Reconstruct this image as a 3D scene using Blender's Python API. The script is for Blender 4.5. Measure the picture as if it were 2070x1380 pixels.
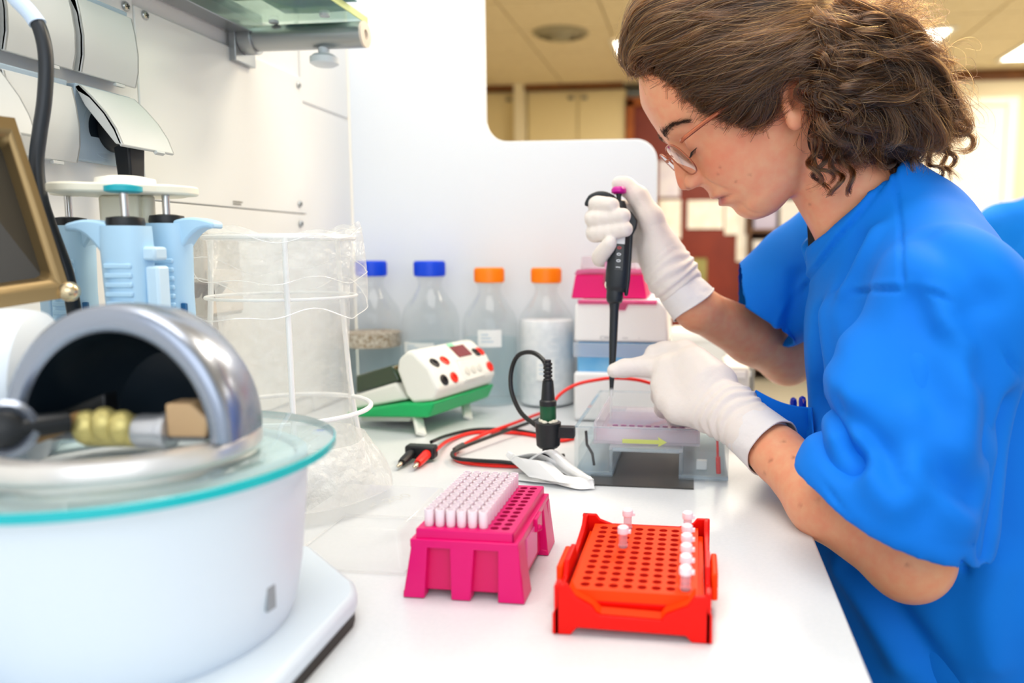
import bpy, bmesh, math, random
import numpy as np
from mathutils import Vector, Matrix
from mathutils.bvhtree import BVHTree

for o in list(bpy.data.objects):
    bpy.data.objects.remove(o)
SC = bpy.context.scene
COL = SC.collection
rnd = random.Random(7)

# ---------------------------------------------------------------- camera
# a 28 mm shot, slightly cropped: principal point right of the middle
FPX = 1590.0
PPX = 1193.0
PITCH = math.atan(185 / FPX)
YAW = math.atan(217 * math.cos(PITCH) / FPX)
CAMP = np.array([0.0, 0.0, 1.145])
cd = bpy.data.cameras.new('camera')
cam = bpy.data.objects.new('camera', cd)
COL.objects.link(cam)
cam.location = CAMP
cam.rotation_euler = (math.pi / 2 - PITCH, 0, YAW)
cd.sensor_width = 36
cd.lens = FPX / 2070 * 36
cd.shift_x = (1035 - PPX) / 2070
cd.clip_start = 0.01
cd.dof.use_dof = True
cd.dof.focus_distance = 0.71
cd.dof.aperture_fstop = 3.8
SC.camera = cam

# ---------------------------------------------------------------- light
w = bpy.data.worlds.new('world')
SC.world = w
w.use_nodes = True
w.node_tree.nodes['Background'].inputs[0].default_value = (0.86, 0.93, 1.0, 1)
w.node_tree.nodes['Background'].inputs[1].default_value = 0.75


def area(name, loc, size, power, col, rot=(0, 0, 0)):
    d = bpy.data.lights.new(name, 'AREA')
    d.shape = 'RECTANGLE'
    d.size, d.size_y = size
    d.energy = power
    d.color = col
    o = bpy.data.objects.new(name, d)
    o.location = loc
    o.rotation_euler = rot
    COL.objects.link(o)
    return o


area('bench_light', (-0.15, 0.55, 2.52), (1.2, 0.9), 17, (1.0, 0.97, 0.93))
area('aisle_light', (0.75, 1.75, 2.5), (0.6, 0.6), 22, (1.0, 0.86, 0.66))
area('window_light', (0.6, -1.6, 1.9), (2.4, 1.6), 20, (0.92, 0.96, 1.0), (math.radians(68), 0, math.radians(14)))
for k, (x, y) in enumerate([(0.4, 3.2), (2.2, 3.2), (0.4, 5.2), (2.6, 5.2), (4.0, 3.6)]):
    area('room_light', (x, y, 2.5), (0.6, 0.6), 38, (1.0, 0.90, 0.74))

SC.view_settings.view_transform = 'Standard'
SC.view_settings.look = 'None'
SC.view_settings.exposure = 0.22
SC.view_settings.gamma = 1.0
SC.view_settings.use_curve_mapping = False
SC.cycles.transparent_max_bounces = 32
SC.cycles.max_bounces = 10
SC.cycles.caustics_reflective = False
SC.cycles.caustics_refractive = False
SC.cycles.sample_clamp_indirect = 4.0

# ---------------------------------------------------------------- measuring helpers (points of the room from sight lines)
_R = np.array([math.cos(YAW), math.sin(YAW), 0])
_H = np.array([-math.sin(YAW), math.cos(YAW), 0])
_Z = np.array([0, 0, 1.0])
_F = _H * math.cos(PITCH) - _Z * math.sin(PITCH)
_U = _H * math.sin(PITCH) + _Z * math.cos(PITCH)


def ray(px, py):
    return _F + _R * ((px - PPX) / FPX) + _U * ((690 - py) / FPX)


def at(px, py, d):
    return CAMP + ray(px, py) * d


def onz(px, py, z):
    r = ray(px, py)
    return CAMP + r * ((z - CAMP[2]) / r[2])


def onX(px, py, x):
    r = ray(px, py)
    return CAMP + r * (x / r[0])


def onY(px, py, y):
    r = ray(px, py)
    return CAMP + r * (y / r[1])


def proj(p):
    q = np.asarray(p, float) - CAMP
    d = q @ _F
    return PPX + FPX * (q @ _R) / d, 690 - FPX * (q @ _U) / d, d


TZ = 0.90            # bench top


# ---------------------------------------------------------------- materials
def lin(c):
    if isinstance(c, str):
        c = [int(c[i:i + 2], 16) / 255 for i in (0, 2, 4)]
    return tuple(x / 12.92 if x <= 0.04045 else ((x + 0.055) / 1.055) ** 2.4 for x in c) + (1.0,)


_M = {}


def mat(name, col, rough=0.5, metal=0.0, spec=0.5, trans=0.0, ior=1.45, sss=0.0, emit=None, estr=0.0, noise=None, bump=None, coat=0.0, alpha=1.0):
    if name in _M:
        return _M[name]
    m = bpy.data.materials.new(name)
    m.use_nodes = True
    nt = m.node_tree
    b = nt.nodes['Principled BSDF']
    b.inputs['Base Color'].default_value = lin(col)
    b.inputs['Roughness'].default_value = rough
    b.inputs['Metallic'].default_value = metal
    b.inputs['Specular IOR Level'].default_value = spec
    b.inputs['Transmission Weight'].default_value = trans
    b.inputs['IOR'].default_value = ior
    b.inputs['Coat Weight'].default_value = coat
    b.inputs['Alpha'].default_value = alpha
    if sss:
        b.inputs['Subsurface Weight'].default_value = sss
        b.inputs['Subsurface Radius'].default_value = (0.012, 0.005, 0.003)
        b.inputs['Subsurface Scale'].default_value = 0.6
    if emit:
        b.inputs['Emission Color'].default_value = lin(emit)
        b.inputs['Emission Strength'].default_value = estr
    tc = nt.nodes.new('ShaderNodeTexCoord')
    if noise:                       # (scale, second colour, contrast)
        sc_, c2, amt = noise
        n = nt.nodes.new('ShaderNodeTexNoise')
        n.inputs['Scale'].default_value = sc_
        n.inputs['Detail'].default_value = 4
        mx = nt.nodes.new('ShaderNodeMix')
        mx.data_type = 'RGBA'
        mx.inputs['A'].default_value = lin(col)
        mx.inputs['B'].default_value = lin(c2)
        mr = nt.nodes.new('ShaderNodeMapRange')
        mr.inputs['From Min'].default_value = 0.35
        mr.inputs['From Max'].default_value = 0.65
        mr.inputs['To Max'].default_value = amt
        nt.links.new(tc.outputs['Object'], n.inputs['Vector'])
        nt.links.new(n.outputs['Fac'], mr.inputs['Value'])
        nt.links.new(mr.outputs['Result'], mx.inputs['Factor'])
        nt.links.new(mx.outputs['Result'], b.inputs['Base Color'])
    if bump:                        # (scale, strength, distance)
        n = nt.nodes.new('ShaderNodeTexNoise')
        n.inputs['Scale'].default_value = bump[0]
        n.inputs['Detail'].default_value = 3
        bp = nt.nodes.new('ShaderNodeBump')
        bp.inputs['Strength'].default_value = bump[1]
        bp.inputs['Distance'].default_value = bump[2]
        nt.links.new(tc.outputs['Object'], n.inputs['Vector'])
        nt.links.new(n.outputs['Fac'], bp.inputs['Height'])
        nt.links.new(bp.outputs['Normal'], b.inputs['Normal'])
    _M[name] = m
    return m


def clear(name, tint, base=0.06, edge=0.7, rough=0.05, film=0.0, filmcol='ffffff', bump=None):
    """thin clear plastic or glass wall: a see-through tint, Fresnel gloss and a little milky film"""
    if name in _M:
        return _M[name]
    m = bpy.data.materials.new(name)
    m.use_nodes = True
    nt = m.node_tree
    for n in list(nt.nodes):
        if n.type != 'OUTPUT_MATERIAL':
            nt.nodes.remove(n)
    out = nt.nodes['Material Output']
    tr = nt.nodes.new('ShaderNodeBsdfTransparent')
    tr.inputs[0].default_value = lin(tint)
    gl = nt.nodes.new('ShaderNodeBsdfGlossy')
    gl.inputs['Color'].default_value = (0.97, 0.98, 0.99, 1)
    gl.inputs['Roughness'].default_value = rough
    lw = nt.nodes.new('ShaderNodeLayerWeight')
    lw.inputs[0].default_value = 0.35
    mr = nt.nodes.new('ShaderNodeMapRange')
    mr.inputs['To Min'].default_value = base
    mr.inputs['To Max'].default_value = edge
    mx = nt.nodes.new('ShaderNodeMixShader')
    pwn = nt.nodes.new('ShaderNodeMath')
    pwn.operation = 'POWER'
    pwn.inputs[1].default_value = 2.5
    lw.inputs[0].default_value = 0.5
    nt.links.new(lw.outputs['Facing'], pwn.inputs[0])
    nt.links.new(pwn.outputs[0], mr.inputs['Value'])
    nt.links.new(mr.outputs['Result'], mx.inputs[0])
    nt.links.new(tr.outputs[0], mx.inputs[1])
    nt.links.new(gl.outputs[0], mx.inputs[2])
    last = mx
    if film:
        df = nt.nodes.new('ShaderNodeBsdfDiffuse')
        df.inputs[0].default_value = lin(filmcol)
        tl = nt.nodes.new('ShaderNodeBsdfTranslucent')
        tl.inputs[0].default_value = lin(filmcol)
        ad = nt.nodes.new('ShaderNodeMixShader')
        nt.links.new(df.outputs[0], ad.inputs[1])
        nt.links.new(tl.outputs[0], ad.inputs[2])
        m2 = nt.nodes.new('ShaderNodeMixShader')
        m2.inputs[0].default_value = film
        nt.links.new(mx.outputs[0], m2.inputs[1])
        nt.links.new(ad.outputs[0], m2.inputs[2])
        last = m2
    if bump:
        tc = nt.nodes.new('ShaderNodeTexCoord')
        n = nt.nodes.new('ShaderNodeTexNoise')
        n.inputs['Scale'].default_value = bump[0]
        n.inputs['Detail'].default_value = 4
        bp = nt.nodes.new('ShaderNodeBump')
        bp.inputs['Strength'].default_value = bump[1]
        bp.inputs['Distance'].default_value = bump[2]
        nt.links.new(tc.outputs['Object'], n.inputs['Vector'])
        nt.links.new(n.outputs['Fac'], bp.inputs['Height'])
        nt.links.new(bp.outputs['Normal'], gl.inputs['Normal'])
        if film:
            nt.links.new(bp.outputs['Normal'], df.inputs['Normal'])
    nt.links.new(last.outputs[0], out.inputs['Surface'])
    _M[name] = m
    return m


# ---------------------------------------------------------------- objects
_LOC = {}


def thing(name, label, cat, loc=(0, 0, 0), group=None):
    o = bpy.data.objects.new(name, None)
    o.empty_display_size = 0.02
    COL.objects.link(o)
    o.location = loc
    _LOC[o.name] = np.array(loc, float)
    tag(o, label, cat, group)
    return o


def tag(o, label=None, cat=None, group=None, kind=None):
    if label:
        o['label'] = label
    if cat:
        o['category'] = cat
    if group:
        o['group'] = group
    if kind:
        o['kind'] = kind
    return o


def dup(root, loc, label=None, rotz=None, group=None):
    r = root.copy()
    COL.objects.link(r)
    r.location = loc
    if rotz is not None:
        r.rotation_euler = (0, 0, rotz)
    if label:
        r['label'] = label
    if group:
        r['group'] = group
    for ch in list(root.children):
        c = ch.copy()
        COL.objects.link(c)
        c.parent = r
        for g in list(ch.children):
            d = g.copy()
            COL.objects.link(d)
            d.parent = c
    return r


def V3(p):
    return np.asarray(p, float)


def nrm(v):
    v = V3(v)
    return v / max(np.linalg.norm(v), 1e-12)


def frame_z(z, xhint=(1, 0, 0)):
    z = nrm(z)
    x = V3(xhint) - z * (V3(xhint) @ z)
    if np.linalg.norm(x) < 1e-5:
        x = V3((0, 1, 0)) - z * z[1]
    x = nrm(x)
    return x, np.cross(z, x), z


class MB:
    """collects shapes; build() links them as one mesh object"""

    def __init__(s):
        s.v, s.f = [], []

    def add(s, vs, fs):
        o = len(s.v)
        s.v += [tuple(map(float, p)) for p in vs]
        s.f += [tuple(i + o for i in f) for f in fs]
        return s

    def box(s, c, size, fr=None):
        c = V3(c)
        ex, ey, ez = fr if fr is not None else np.eye(3)
        a, b, d = [q / 2 for q in size]
        vs = [c + ex * (i * a) + ey * (j * b) + ez * (k * d) for i in (-1, 1) for j in (-1, 1) for k in (-1, 1)]
        return s.add(vs, [(0, 1, 3, 2), (4, 6, 7, 5), (0, 4, 5, 1), (2, 3, 7, 6), (0, 2, 6, 4), (1, 5, 7, 3)])

    def box2(s, lo, hi):
        lo, hi = V3(lo), V3(hi)
        return s.box((lo + hi) / 2, hi - lo)

    def hexa(s, b4, t4):
        return s.add(list(b4) + list(t4), [(3, 2, 1, 0), (4, 5, 6, 7), (0, 1, 5, 4), (1, 2, 6, 5), (2, 3, 7, 6), (3, 0, 4, 7)])

    def tube(s, pts, r, n=10, closed=False, caps=True):
        pts = [V3(p) for p in pts]
        m = len(pts)
        rr = [r] * m if np.isscalar(r) else list(r)
        T = []
        for i in range(m):
            if closed:
                T.append(nrm(pts[(i + 1) % m] - pts[i - 1]))
            else:
                T.append(nrm(pts[min(i + 1, m - 1)] - pts[max(i - 1, 0)]))
        x, y, _ = frame_z(T[0], (0.31, 0.2, 0.9))
        vs = []
        for i in range(m):
            x = nrm(x - T[i] * (x @ T[i]))
            y = np.cross(T[i], x)
            for k in range(n):
                a = 2 * math.pi * k / n
                vs.append(pts[i] + (x * math.cos(a) + y * math.sin(a)) * rr[i])
        fs = []
        for i in range(m if closed else m - 1):
            j = (i + 1) % m
            for k in range(n):
                l = (k + 1) % n
                fs.append((i * n + k, i * n + l, j * n + l, j * n + k))
        if caps and not closed:
            fs.append(tuple(range(n - 1, -1, -1)))
            fs.append(tuple((m - 1) * n + k for k in range(n)))
        return s.add(vs, fs)

    def cyl(s, p0, p1, r0, r1=None, n=20, caps=True):
        return s.tube([p0, p1], [r0, r0 if r1 is None else r1], n, caps=caps)

    def lathe(s, prof, o=(0, 0, 0), axis=(0, 0, 1), n=32, xh=(1, 0, 0), caps=(True, True), sx=1.0, sy=1.0, pw=2.0):
        x, y, z = frame_z(axis, xh)
        o = V3(o)
        vs = []
        for r, h in prof:
            for k in range(n):
                a = 2 * math.pi * k / n
                c, q = math.cos(a), math.sin(a)
                g = (abs(c) ** pw + abs(q) ** pw) ** (-1 / pw)
                vs.append(o + z * h + x * (r * sx * c * g) + y * (r * sy * q * g))
        fs = []
        m = len(prof)
        for i in range(m - 1):
            for k in range(n):
                l = (k + 1) % n
                fs.append((i * n + k, i * n + l, (i + 1) * n + l, (i + 1) * n + k))
        if caps[0]:
            fs.append(tuple(range(n - 1, -1, -1)))
        if caps[1]:
            fs.append(tuple((m - 1) * n + k for k in range(n)))
        return s.add(vs, fs)

    def prism(s, poly, h0, h1, o=(0, 0, 0), ex=(1, 0, 0), ey=(0, 1, 0), ez=None):
        o, ex, ey = V3(o), V3(ex), V3(ey)
        ez = np.cross(ex, ey) if ez is None else V3(ez)
        n = len(poly)
        ar = sum(poly[i][0] * poly[(i + 1) % n][1] - poly[(i + 1) % n][0] * poly[i][1] for i in range(n))
        if ar < 0:
            poly = poly[::-1]
        vs = [o + ex * a + ey * b + ez * h for h in (h0, h1) for a, b in poly]
        fs = [tuple(range(n - 1, -1, -1)), tuple(range(n, 2 * n))]
        fs += [(i, (i + 1) % n, n + (i + 1) % n, n + i) for i in range(n)]
        return s.add(vs, fs)

    def ell(s, c, r, n=20, m=12, fr=None):
        ex, ey, ez = fr if fr is not None else np.eye(3)
        r = (r, r, r) if np.isscalar(r) else r
        c = V3(c)
        vs = [c - ez * r[2]]
        for i in range(1, m):
            t = -math.pi / 2 + math.pi * i / m
            for k in range(n):
                a = 2 * math.pi * k / n
                vs.append(c + ex * (r[0] * math.cos(t) * math.cos(a)) + ey * (r[1] * math.cos(t) * math.sin(a)) + ez * (r[2] * math.sin(t)))
        vs.append(c + ez * r[2])
        fs = []
        for k in range(n):
            l = (k + 1) % n
            fs.append((0, 1 + l, 1 + k))
            for i in range(m - 2):
                fs.append((1 + i * n + k, 1 + i * n + l, 1 + (i + 1) * n + l, 1 + (i + 1) * n + k))
            fs.append((1 + (m - 2) * n + k, 1 + (m - 2) * n + l, len(vs) - 1))
        return s.add(vs, fs)

    def torus(s, c, R, r, axis=(0, 0, 1), n=36, m=8):
        x, y, z = frame_z(axis)
        return s.tube([V3(c) + x * R * math.cos(2 * math.pi * k / n) + y * R * math.sin(2 * math.pi * k / n) for k in range(n)], r, m, closed=True)

    def sheet(s, P, thick=0.0):
        """P: rows x cols of points; thick > 0 gives a closed thin slab"""
        P = np.asarray(P, float)
        a, b = P.shape[:2]
        fs = [(i * b + j, i * b + j + 1, (i + 1) * b + j + 1, (i + 1) * b + j) for i in range(a - 1) for j in range(b - 1)]
        if not thick:
            return s.add(P.reshape(-1, 3), fs)
        du = np.gradient(P, axis=0)
        dv = np.gradient(P, axis=1)
        N = np.cross(du, dv)
        N /= np.maximum(np.linalg.norm(N, axis=2, keepdims=True), 1e-9)
        Q = P + N * thick
        k = a * b
        f2 = [tuple(k + i for i in f[::-1]) for f in fs]
        rim = [i for i in range(b)] + [i * b + b - 1 for i in range(1, a)] + [(a - 1) * b + j for j in range(b - 2, -1, -1)] + [i * b for i in range(a - 2, 0, -1)]
        f3 = [(rim[i], rim[(i + 1) % len(rim)], k + rim[(i + 1) % len(rim)], k + rim[i]) for i in range(len(rim))]
        return s.add(np.concatenate([P.reshape(-1, 3), Q.reshape(-1, 3)]), fs + f2 + f3)

    def build(s, name, m, parent=None, smooth=True, bevel=0.0, seg=2, origin=None, ang=35, fix=True):
        me = bpy.data.meshes.new(name)
        root = parent
        while root is not None and root.parent is not None:
            root = root.parent
        off = _LOC[root.name] if root is not None else (V3(origin) if origin is not None else np.zeros(3))
        me.from_pydata([tuple(V3(p) - off) for p in s.v], [], s.f)
        me.validate()
        if fix:
            bm = bmesh.new()
            bm.from_mesh(me)
            bmesh.ops.recalc_face_normals(bm, faces=bm.faces[:])
            bm.to_mesh(me)
            bm.free()
        for mm in (m if isinstance(m, (list, tuple)) else [m]):
            me.materials.append(mm)
        o = bpy.data.objects.new(name, me)
        COL.objects.link(o)
        if parent is not None:
            o.parent = parent
        elif origin is not None:
            o.location = origin
            _LOC[o.name] = V3(origin)
        else:
            _LOC[o.name] = np.zeros(3)
        if smooth:
            me.shade_smooth()
            me.set_sharp_from_angle(angle=math.radians(ang))
        if bevel:
            md = o.modifiers.new('edge', 'BEVEL')
            md.width = bevel
            md.segments = seg
            md.limit_method = 'ANGLE'
            md.angle_limit = math.radians(40)
        return o


def spline(pts, n):
    """Catmull-Rom through pts, n samples"""
    P = np.array([V3(p) for p in pts])
    Q = np.vstack([2 * P[0] - P[1], P, 2 * P[-1] - P[-2]])
    out = []
    m = len(P) - 1
    for k in range(n):
        t = k / (n - 1) * m
        i = min(int(t), m - 1)
        u = t - i
        a, b, c, d = Q[i], Q[i + 1], Q[i + 2], Q[i + 3]
        out.append(0.5 * (2 * b + (c - a) * u + (2 * a - 5 * b + 4 * c - d) * u * u + (3 * b - a - 3 * c + d) * u ** 3))
    return np.array(out)


def text(name, body, size, loc, ex, ey, m, parent, bold=0.0, align='CENTER'):
    """flat printed lettering as a thin mesh lying on a surface"""
    cu = bpy.data.curves.new(name, 'FONT')
    cu.body = body
    cu.size = size
    cu.align_x = align
    cu.align_y = 'CENTER'
    cu.offset = bold
    cu.resolution_u = 2
    tmp = bpy.data.objects.new(name, cu)
    COL.objects.link(tmp)
    me = bpy.data.meshes.new_from_object(tmp.evaluated_get(bpy.context.evaluated_depsgraph_get()))
    bpy.data.objects.remove(tmp)
    ex, ey = nrm(ex), nrm(ey)
    ez = np.cross(ex, ey)
    root = parent
    while root.parent is not None:
        root = root.parent
    M4 = Matrix(((ex[0], ey[0], ez[0], loc[0] - _LOC[root.name][0]), (ex[1], ey[1], ez[1], loc[1] - _LOC[root.name][1]),
                 (ex[2], ey[2], ez[2], loc[2] - _LOC[root.name][2]), (0, 0, 0, 1)))
    me.transform(M4)
    me.materials.clear()
    me.materials.append(m)
    o = bpy.data.objects.new(name, me)
    COL.objects.link(o)
    o.parent = parent
    return o
# ---------------------------------------------------------------- implicit modelling for bodies, gloves and cloth
class Field:
    def __init__(s, lo, hi, h):
        s.lo, s.h = V3(lo), h
        s.n = [int(math.ceil((b - a) / h)) + 1 for a, b in zip(lo, hi)]
        s.d = np.full(s.n, 0.05, np.float32)

    def blk(s, lo, hi, pad):
        sl, cs = [], []
        for a in range(3):
            i0 = max(0, int((lo[a] - pad - s.lo[a]) / s.h))
            i1 = min(s.n[a], int((hi[a] + pad - s.lo[a]) / s.h) + 2)
            if i1 <= i0:
                return None
            sl.append(slice(i0, i1))
            c = (s.lo[a] + np.arange(i0, i1) * s.h).astype(np.float32)
            cs.append(c.reshape([-1 if q == a else 1 for q in range(3)]))
        return tuple(sl), cs

    def put(s, fn, lo, hi, k=0.0):
        b = s.blk(lo, hi, k + 4 * s.h)
        if b is None:
            return s
        sl, (x, y, z) = b
        e = fn(x, y, z)
        d = s.d[sl]
        if k > 0:
            q = np.maximum(k - np.abs(d - e), 0) / k
            s.d[sl] = np.minimum(d, e) - q * q * k * 0.25
        else:
            s.d[sl] = np.minimum(d, e)
        return s

    def cut(s, fn, lo, hi, k=0.0):
        b = s.blk(lo, hi, k + 4 * s.h)
        if b is None:
            return s
        sl, (x, y, z) = b
        e = -fn(x, y, z)
        d = s.d[sl]
        q = np.maximum(k - np.abs(d - e), 0) / max(k, 1e-9)
        s.d[sl] = np.maximum(d, e) + q * q * k * 0.25
        return s

    def cone(s, a, b, ra, rb=None, k=0.0, neg=False):
        a, b = V3(a), V3(b)
        rb = ra if rb is None else rb
        ab = b - a
        L = max(ab @ ab, 1e-12)

        def fn(x, y, z):
            px, py, pz = x - a[0], y - a[1], z - a[2]
            t = np.clip((px * ab[0] + py * ab[1] + pz * ab[2]) / L, 0, 1)
            return np.sqrt((px - t * ab[0]) ** 2 + (py - t * ab[1]) ** 2 + (pz - t * ab[2]) ** 2) - (ra + (rb - ra) * t)
        r = max(ra, rb)
        return (s.cut if neg else s.put)(fn, np.minimum(a, b) - r, np.maximum(a, b) + r, k)

    def chain(s, pts, rs, k=0.004):
        for i in range(len(pts) - 1):
            s.cone(pts[i], pts[i + 1], rs[i], rs[i + 1], k)
        return s

    def ell(s, c, r, fr=None, k=0.0, neg=False):
        c = V3(c)
        A = np.eye(3) if fr is None else np.array([V3(q) for q in fr])
        r = V3((r, r, r)) if np.isscalar(r) else V3(r)

        def fn(x, y, z):
            px, py, pz = x - c[0], y - c[1], z - c[2]
            l = [(px * A[i][0] + py * A[i][1] + pz * A[i][2]) / r[i] for i in range(3)]
            k0 = np.sqrt(l[0] ** 2 + l[1] ** 2 + l[2] ** 2)
            k1 = np.sqrt((l[0] / r[0]) ** 2 + (l[1] / r[1]) ** 2 + (l[2] / r[2]) ** 2)
            return k0 * (k0 - 1) / np.maximum(k1, 1e-6)
        R_ = np.sqrt(((A * r[:, None]) ** 2).sum(0))
        return (s.cut if neg else s.put)(fn, c - R_, c + R_, k)

    def mesh(s):
        """surface nets"""
        d = s.d
        ins = d < 0
        nx, ny, nz = [q - 1 for q in d.shape]
        cnt = np.zeros((nx, ny, nz), np.int8)
        for i in (0, 1):
            for j in (0, 1):
                for k in (0, 1):
                    cnt += ins[i:nx + i, j:ny + j, k:nz + k]
        cells = np.argwhere((cnt > 0) & (cnt < 8))
        idx = np.full((nx, ny, nz), -1, np.int32)
        idx[tuple(cells.T)] = np.arange(len(cells))
        acc = np.zeros((len(cells), 3))
        num = np.zeros(len(cells))
        cor = [(i, j, k) for i in (0, 1) for j in (0, 1) for k in (0, 1)]
        val = {c: d[cells[:, 0] + c[0], cells[:, 1] + c[1], cells[:, 2] + c[2]].astype(float) for c in cor}
        for c in cor:
            for a in range(3):
                if c[a] == 0:
                    e = list(c)
                    e[a] = 1
                    v0, v1 = val[c], val[tuple(e)]
                    x = (v0 < 0) != (v1 < 0)
                    t = np.where(x, v0 / np.where(x, v0 - v1, 1), 0)
                    p = np.tile(np.array(c, float), (len(cells), 1))
                    p[:, a] += t
                    acc[x] += p[x]
                    num[x] += 1
        verts = (cells + acc / num[:, None]) * s.h + s.lo
        faces = []
        for a in range(3):
            b, c = (a + 1) % 3, (a + 2) % 3
            s0 = [slice(1, None)] * 3
            s0[a] = slice(0, -1)
            s1 = [slice(1, None)] * 3
            s1[a] = slice(1, None)
            f0, f1 = ins[tuple(s0)], ins[tuple(s1)]
            w = np.argwhere(f0 != f1)
            off = np.array([0 if q == a else 1 for q in range(3)])
            w = w + off
            ok = (w[:, b] < d.shape[b] - 1) & (w[:, c] < d.shape[c] - 1) & (w[:, b] > 0) & (w[:, c] > 0)
            w = w[ok]
            fl = ins[tuple(w.T)]
            q = []
            for db, dc in ((-1, -1), (0, -1), (0, 0), (-1, 0)):
                m = w.copy()
                m[:, b] += db
                m[:, c] += dc
                q.append(idx[tuple(m.T)])
            q = np.stack(q, 1)
            q[~fl] = q[~fl][:, ::-1]
            faces.append(q)
        faces = np.concatenate(faces)
        faces = faces[(faces >= 0).all(1)]
        return verts, faces


def relax(v, f, it=2, lam=0.5):
    e = np.concatenate([f[:, [0, 1]], f[:, [1, 2]], f[:, [2, 3]], f[:, [3, 0]]])
    for _ in range(it):
        a = np.zeros_like(v)
        n = np.zeros(len(v))
        for i, j in ((0, 1), (1, 0)):
            for q in range(3):
                a[:, q] += np.bincount(e[:, i], v[e[:, j], q], len(v))
            n += np.bincount(e[:, i], minlength=len(v))
        v = v + lam * (a / np.maximum(n, 1)[:, None] - v)
    return v


def normals(v, f):
    n = np.cross(v[f[:, 2]] - v[f[:, 0]], v[f[:, 3]] - v[f[:, 1]])
    o = np.zeros_like(v)
    for k in range(4):
        for q in range(3):
            o[:, q] += np.bincount(f[:, k], n[:, q], len(v))
    return o / np.maximum(np.linalg.norm(o, axis=1, keepdims=True), 1e-12)


def npmesh(name, v, f, m, parent, col=None):
    me = bpy.data.meshes.new(name)
    root = parent
    while root is not None and root.parent is not None:
        root = root.parent
    off = _LOC[root.name] if root is not None else np.zeros(3)
    me.vertices.add(len(v))
    me.vertices.foreach_set('co', (v - off).astype(np.float32).ravel())
    me.loops.add(f.size)
    me.loops.foreach_set('vertex_index', f.astype(np.int32).ravel())
    me.polygons.add(len(f))
    me.polygons.foreach_set('loop_start', np.arange(0, f.size, f.shape[1], dtype=np.int32))
    me.update(calc_edges=True)
    me.validate()
    if col is not None:
        a = me.color_attributes.new('col', 'FLOAT_COLOR', 'POINT')
        a.data.foreach_set('color', np.hstack([col, np.ones((len(v), 1))]).astype(np.float32).ravel())
    me.materials.append(m)
    me.shade_smooth()
    o = bpy.data.objects.new(name, me)
    COL.objects.link(o)
    if parent is not None:
        o.parent = parent
    else:
        _LOC[o.name] = np.zeros(3)
    return o


def seg_dist(v, pts):
    """distance of every vertex to a polyline"""
    best = np.full(len(v), 1e9)
    for a, b in zip(pts[:-1], pts[1:]):
        ab = b - a
        t = np.clip(((v - a) @ ab) / max(ab @ ab, 1e-12), 0, 1)
        best = np.minimum(best, np.linalg.norm(v - a - t[:, None] * ab, axis=1))
    return best


def vcol_mat(name, rough, sss=0.0, bump=None, spec=0.4):
    m = mat(name, 'ffffff', rough, spec=spec, sss=sss, bump=bump)
    nt = m.node_tree
    a = nt.nodes.new('ShaderNodeVertexColor')
    a.layer_name = 'col'
    n = nt.nodes.new('ShaderNodeTexNoise')          # mottled skin
    n.inputs['Scale'].default_value = 95
    n.inputs['Detail'].default_value = 5
    mr = nt.nodes.new('ShaderNodeMapRange')
    mr.inputs['From Min'].default_value = 0.3
    mr.inputs['From Max'].default_value = 0.7
    mr.inputs['To Min'].default_value = 0.86
    mr.inputs['To Max'].default_value = 1.06
    mx = nt.nodes.new('ShaderNodeMix')
    mx.data_type = 'RGBA'
    mx.blend_type = 'MULTIPLY'
    mx.inputs['Factor'].default_value = 1.0
    cb = nt.nodes.new('ShaderNodeCombineColor')
    nt.links.new(nt.nodes['Texture Coordinate'].outputs['Object'], n.inputs['Vector'])
    nt.links.new(n.outputs['Fac'], mr.inputs['Value'])
    for q in ('Green', 'Blue'):
        nt.links.new(mr.outputs['Result'], cb.inputs[q])
    cb.inputs['Red'].default_value = 1.0
    nt.links.new(a.outputs[0], mx.inputs['A'])
    nt.links.new(cb.outputs[0], mx.inputs['B'])
    nt.links.new(mx.outputs['Result'], nt.nodes['Principled BSDF'].inputs['Base Color'])
    return m
# ================================================================ the room
WHITE = mat('wall_white', 'f0f0ef', 0.6, noise=(3, 'ecedec', 1.0))
PANEL = mat('panel_white', 'f1f1ee', 0.45)
WX, PY = -0.577, 1.276        # face of the left wall, face of the splash partition
CEIL = 2.60
FARY, RY = 7.55, 7.0


def structure(o, kind='structure'):
    o['kind'] = kind
    return o


fl = MB()
fl.box2((-3.2, -2.5, -0.05), (5.6, FARY + 0.3, 0.0))
structure(fl.build('floor', mat('lino', 'b9b4a6', 0.35, noise=(40, 'aea998', 1.0)), None, smooth=False))
wl = MB()
wl.box2((WX - 0.12, -0.8, 0.0), (WX - 0.004, 2.05, CEIL))
WALLL = structure(wl.build('wall_left', WHITE, None, smooth=False))
wb = MB()
wb.box2((-3.2, FARY, 0.0), (2.5, FARY + 0.12, CEIL))
wb.box2((2.0, RY, 0.0), (5.6, RY + 0.12, CEIL))
WALLB = structure(wb.build('wall_back', mat('cream_wall', 'efe3c4', 0.7), None, smooth=False))
wr = MB()
wr.box2((-3.2, 2.05, 0.0), (-3.05, FARY + 0.1, CEIL))
wr.box2((-3.2, 1.95, 0.0), (WX - 0.12, 2.05, CEIL))
structure(wr.build('wall_far_left', mat('cream_wall', 'efe3c4', 0.7), None, smooth=False))
wr = MB()
wr.box2((5.4, 1.5, 0.0), (5.55, FARY + 0.1, CEIL))
structure(wr.build('wall_right', mat('cream_wall', 'efe3c4', 0.7), None, smooth=False))
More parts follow.
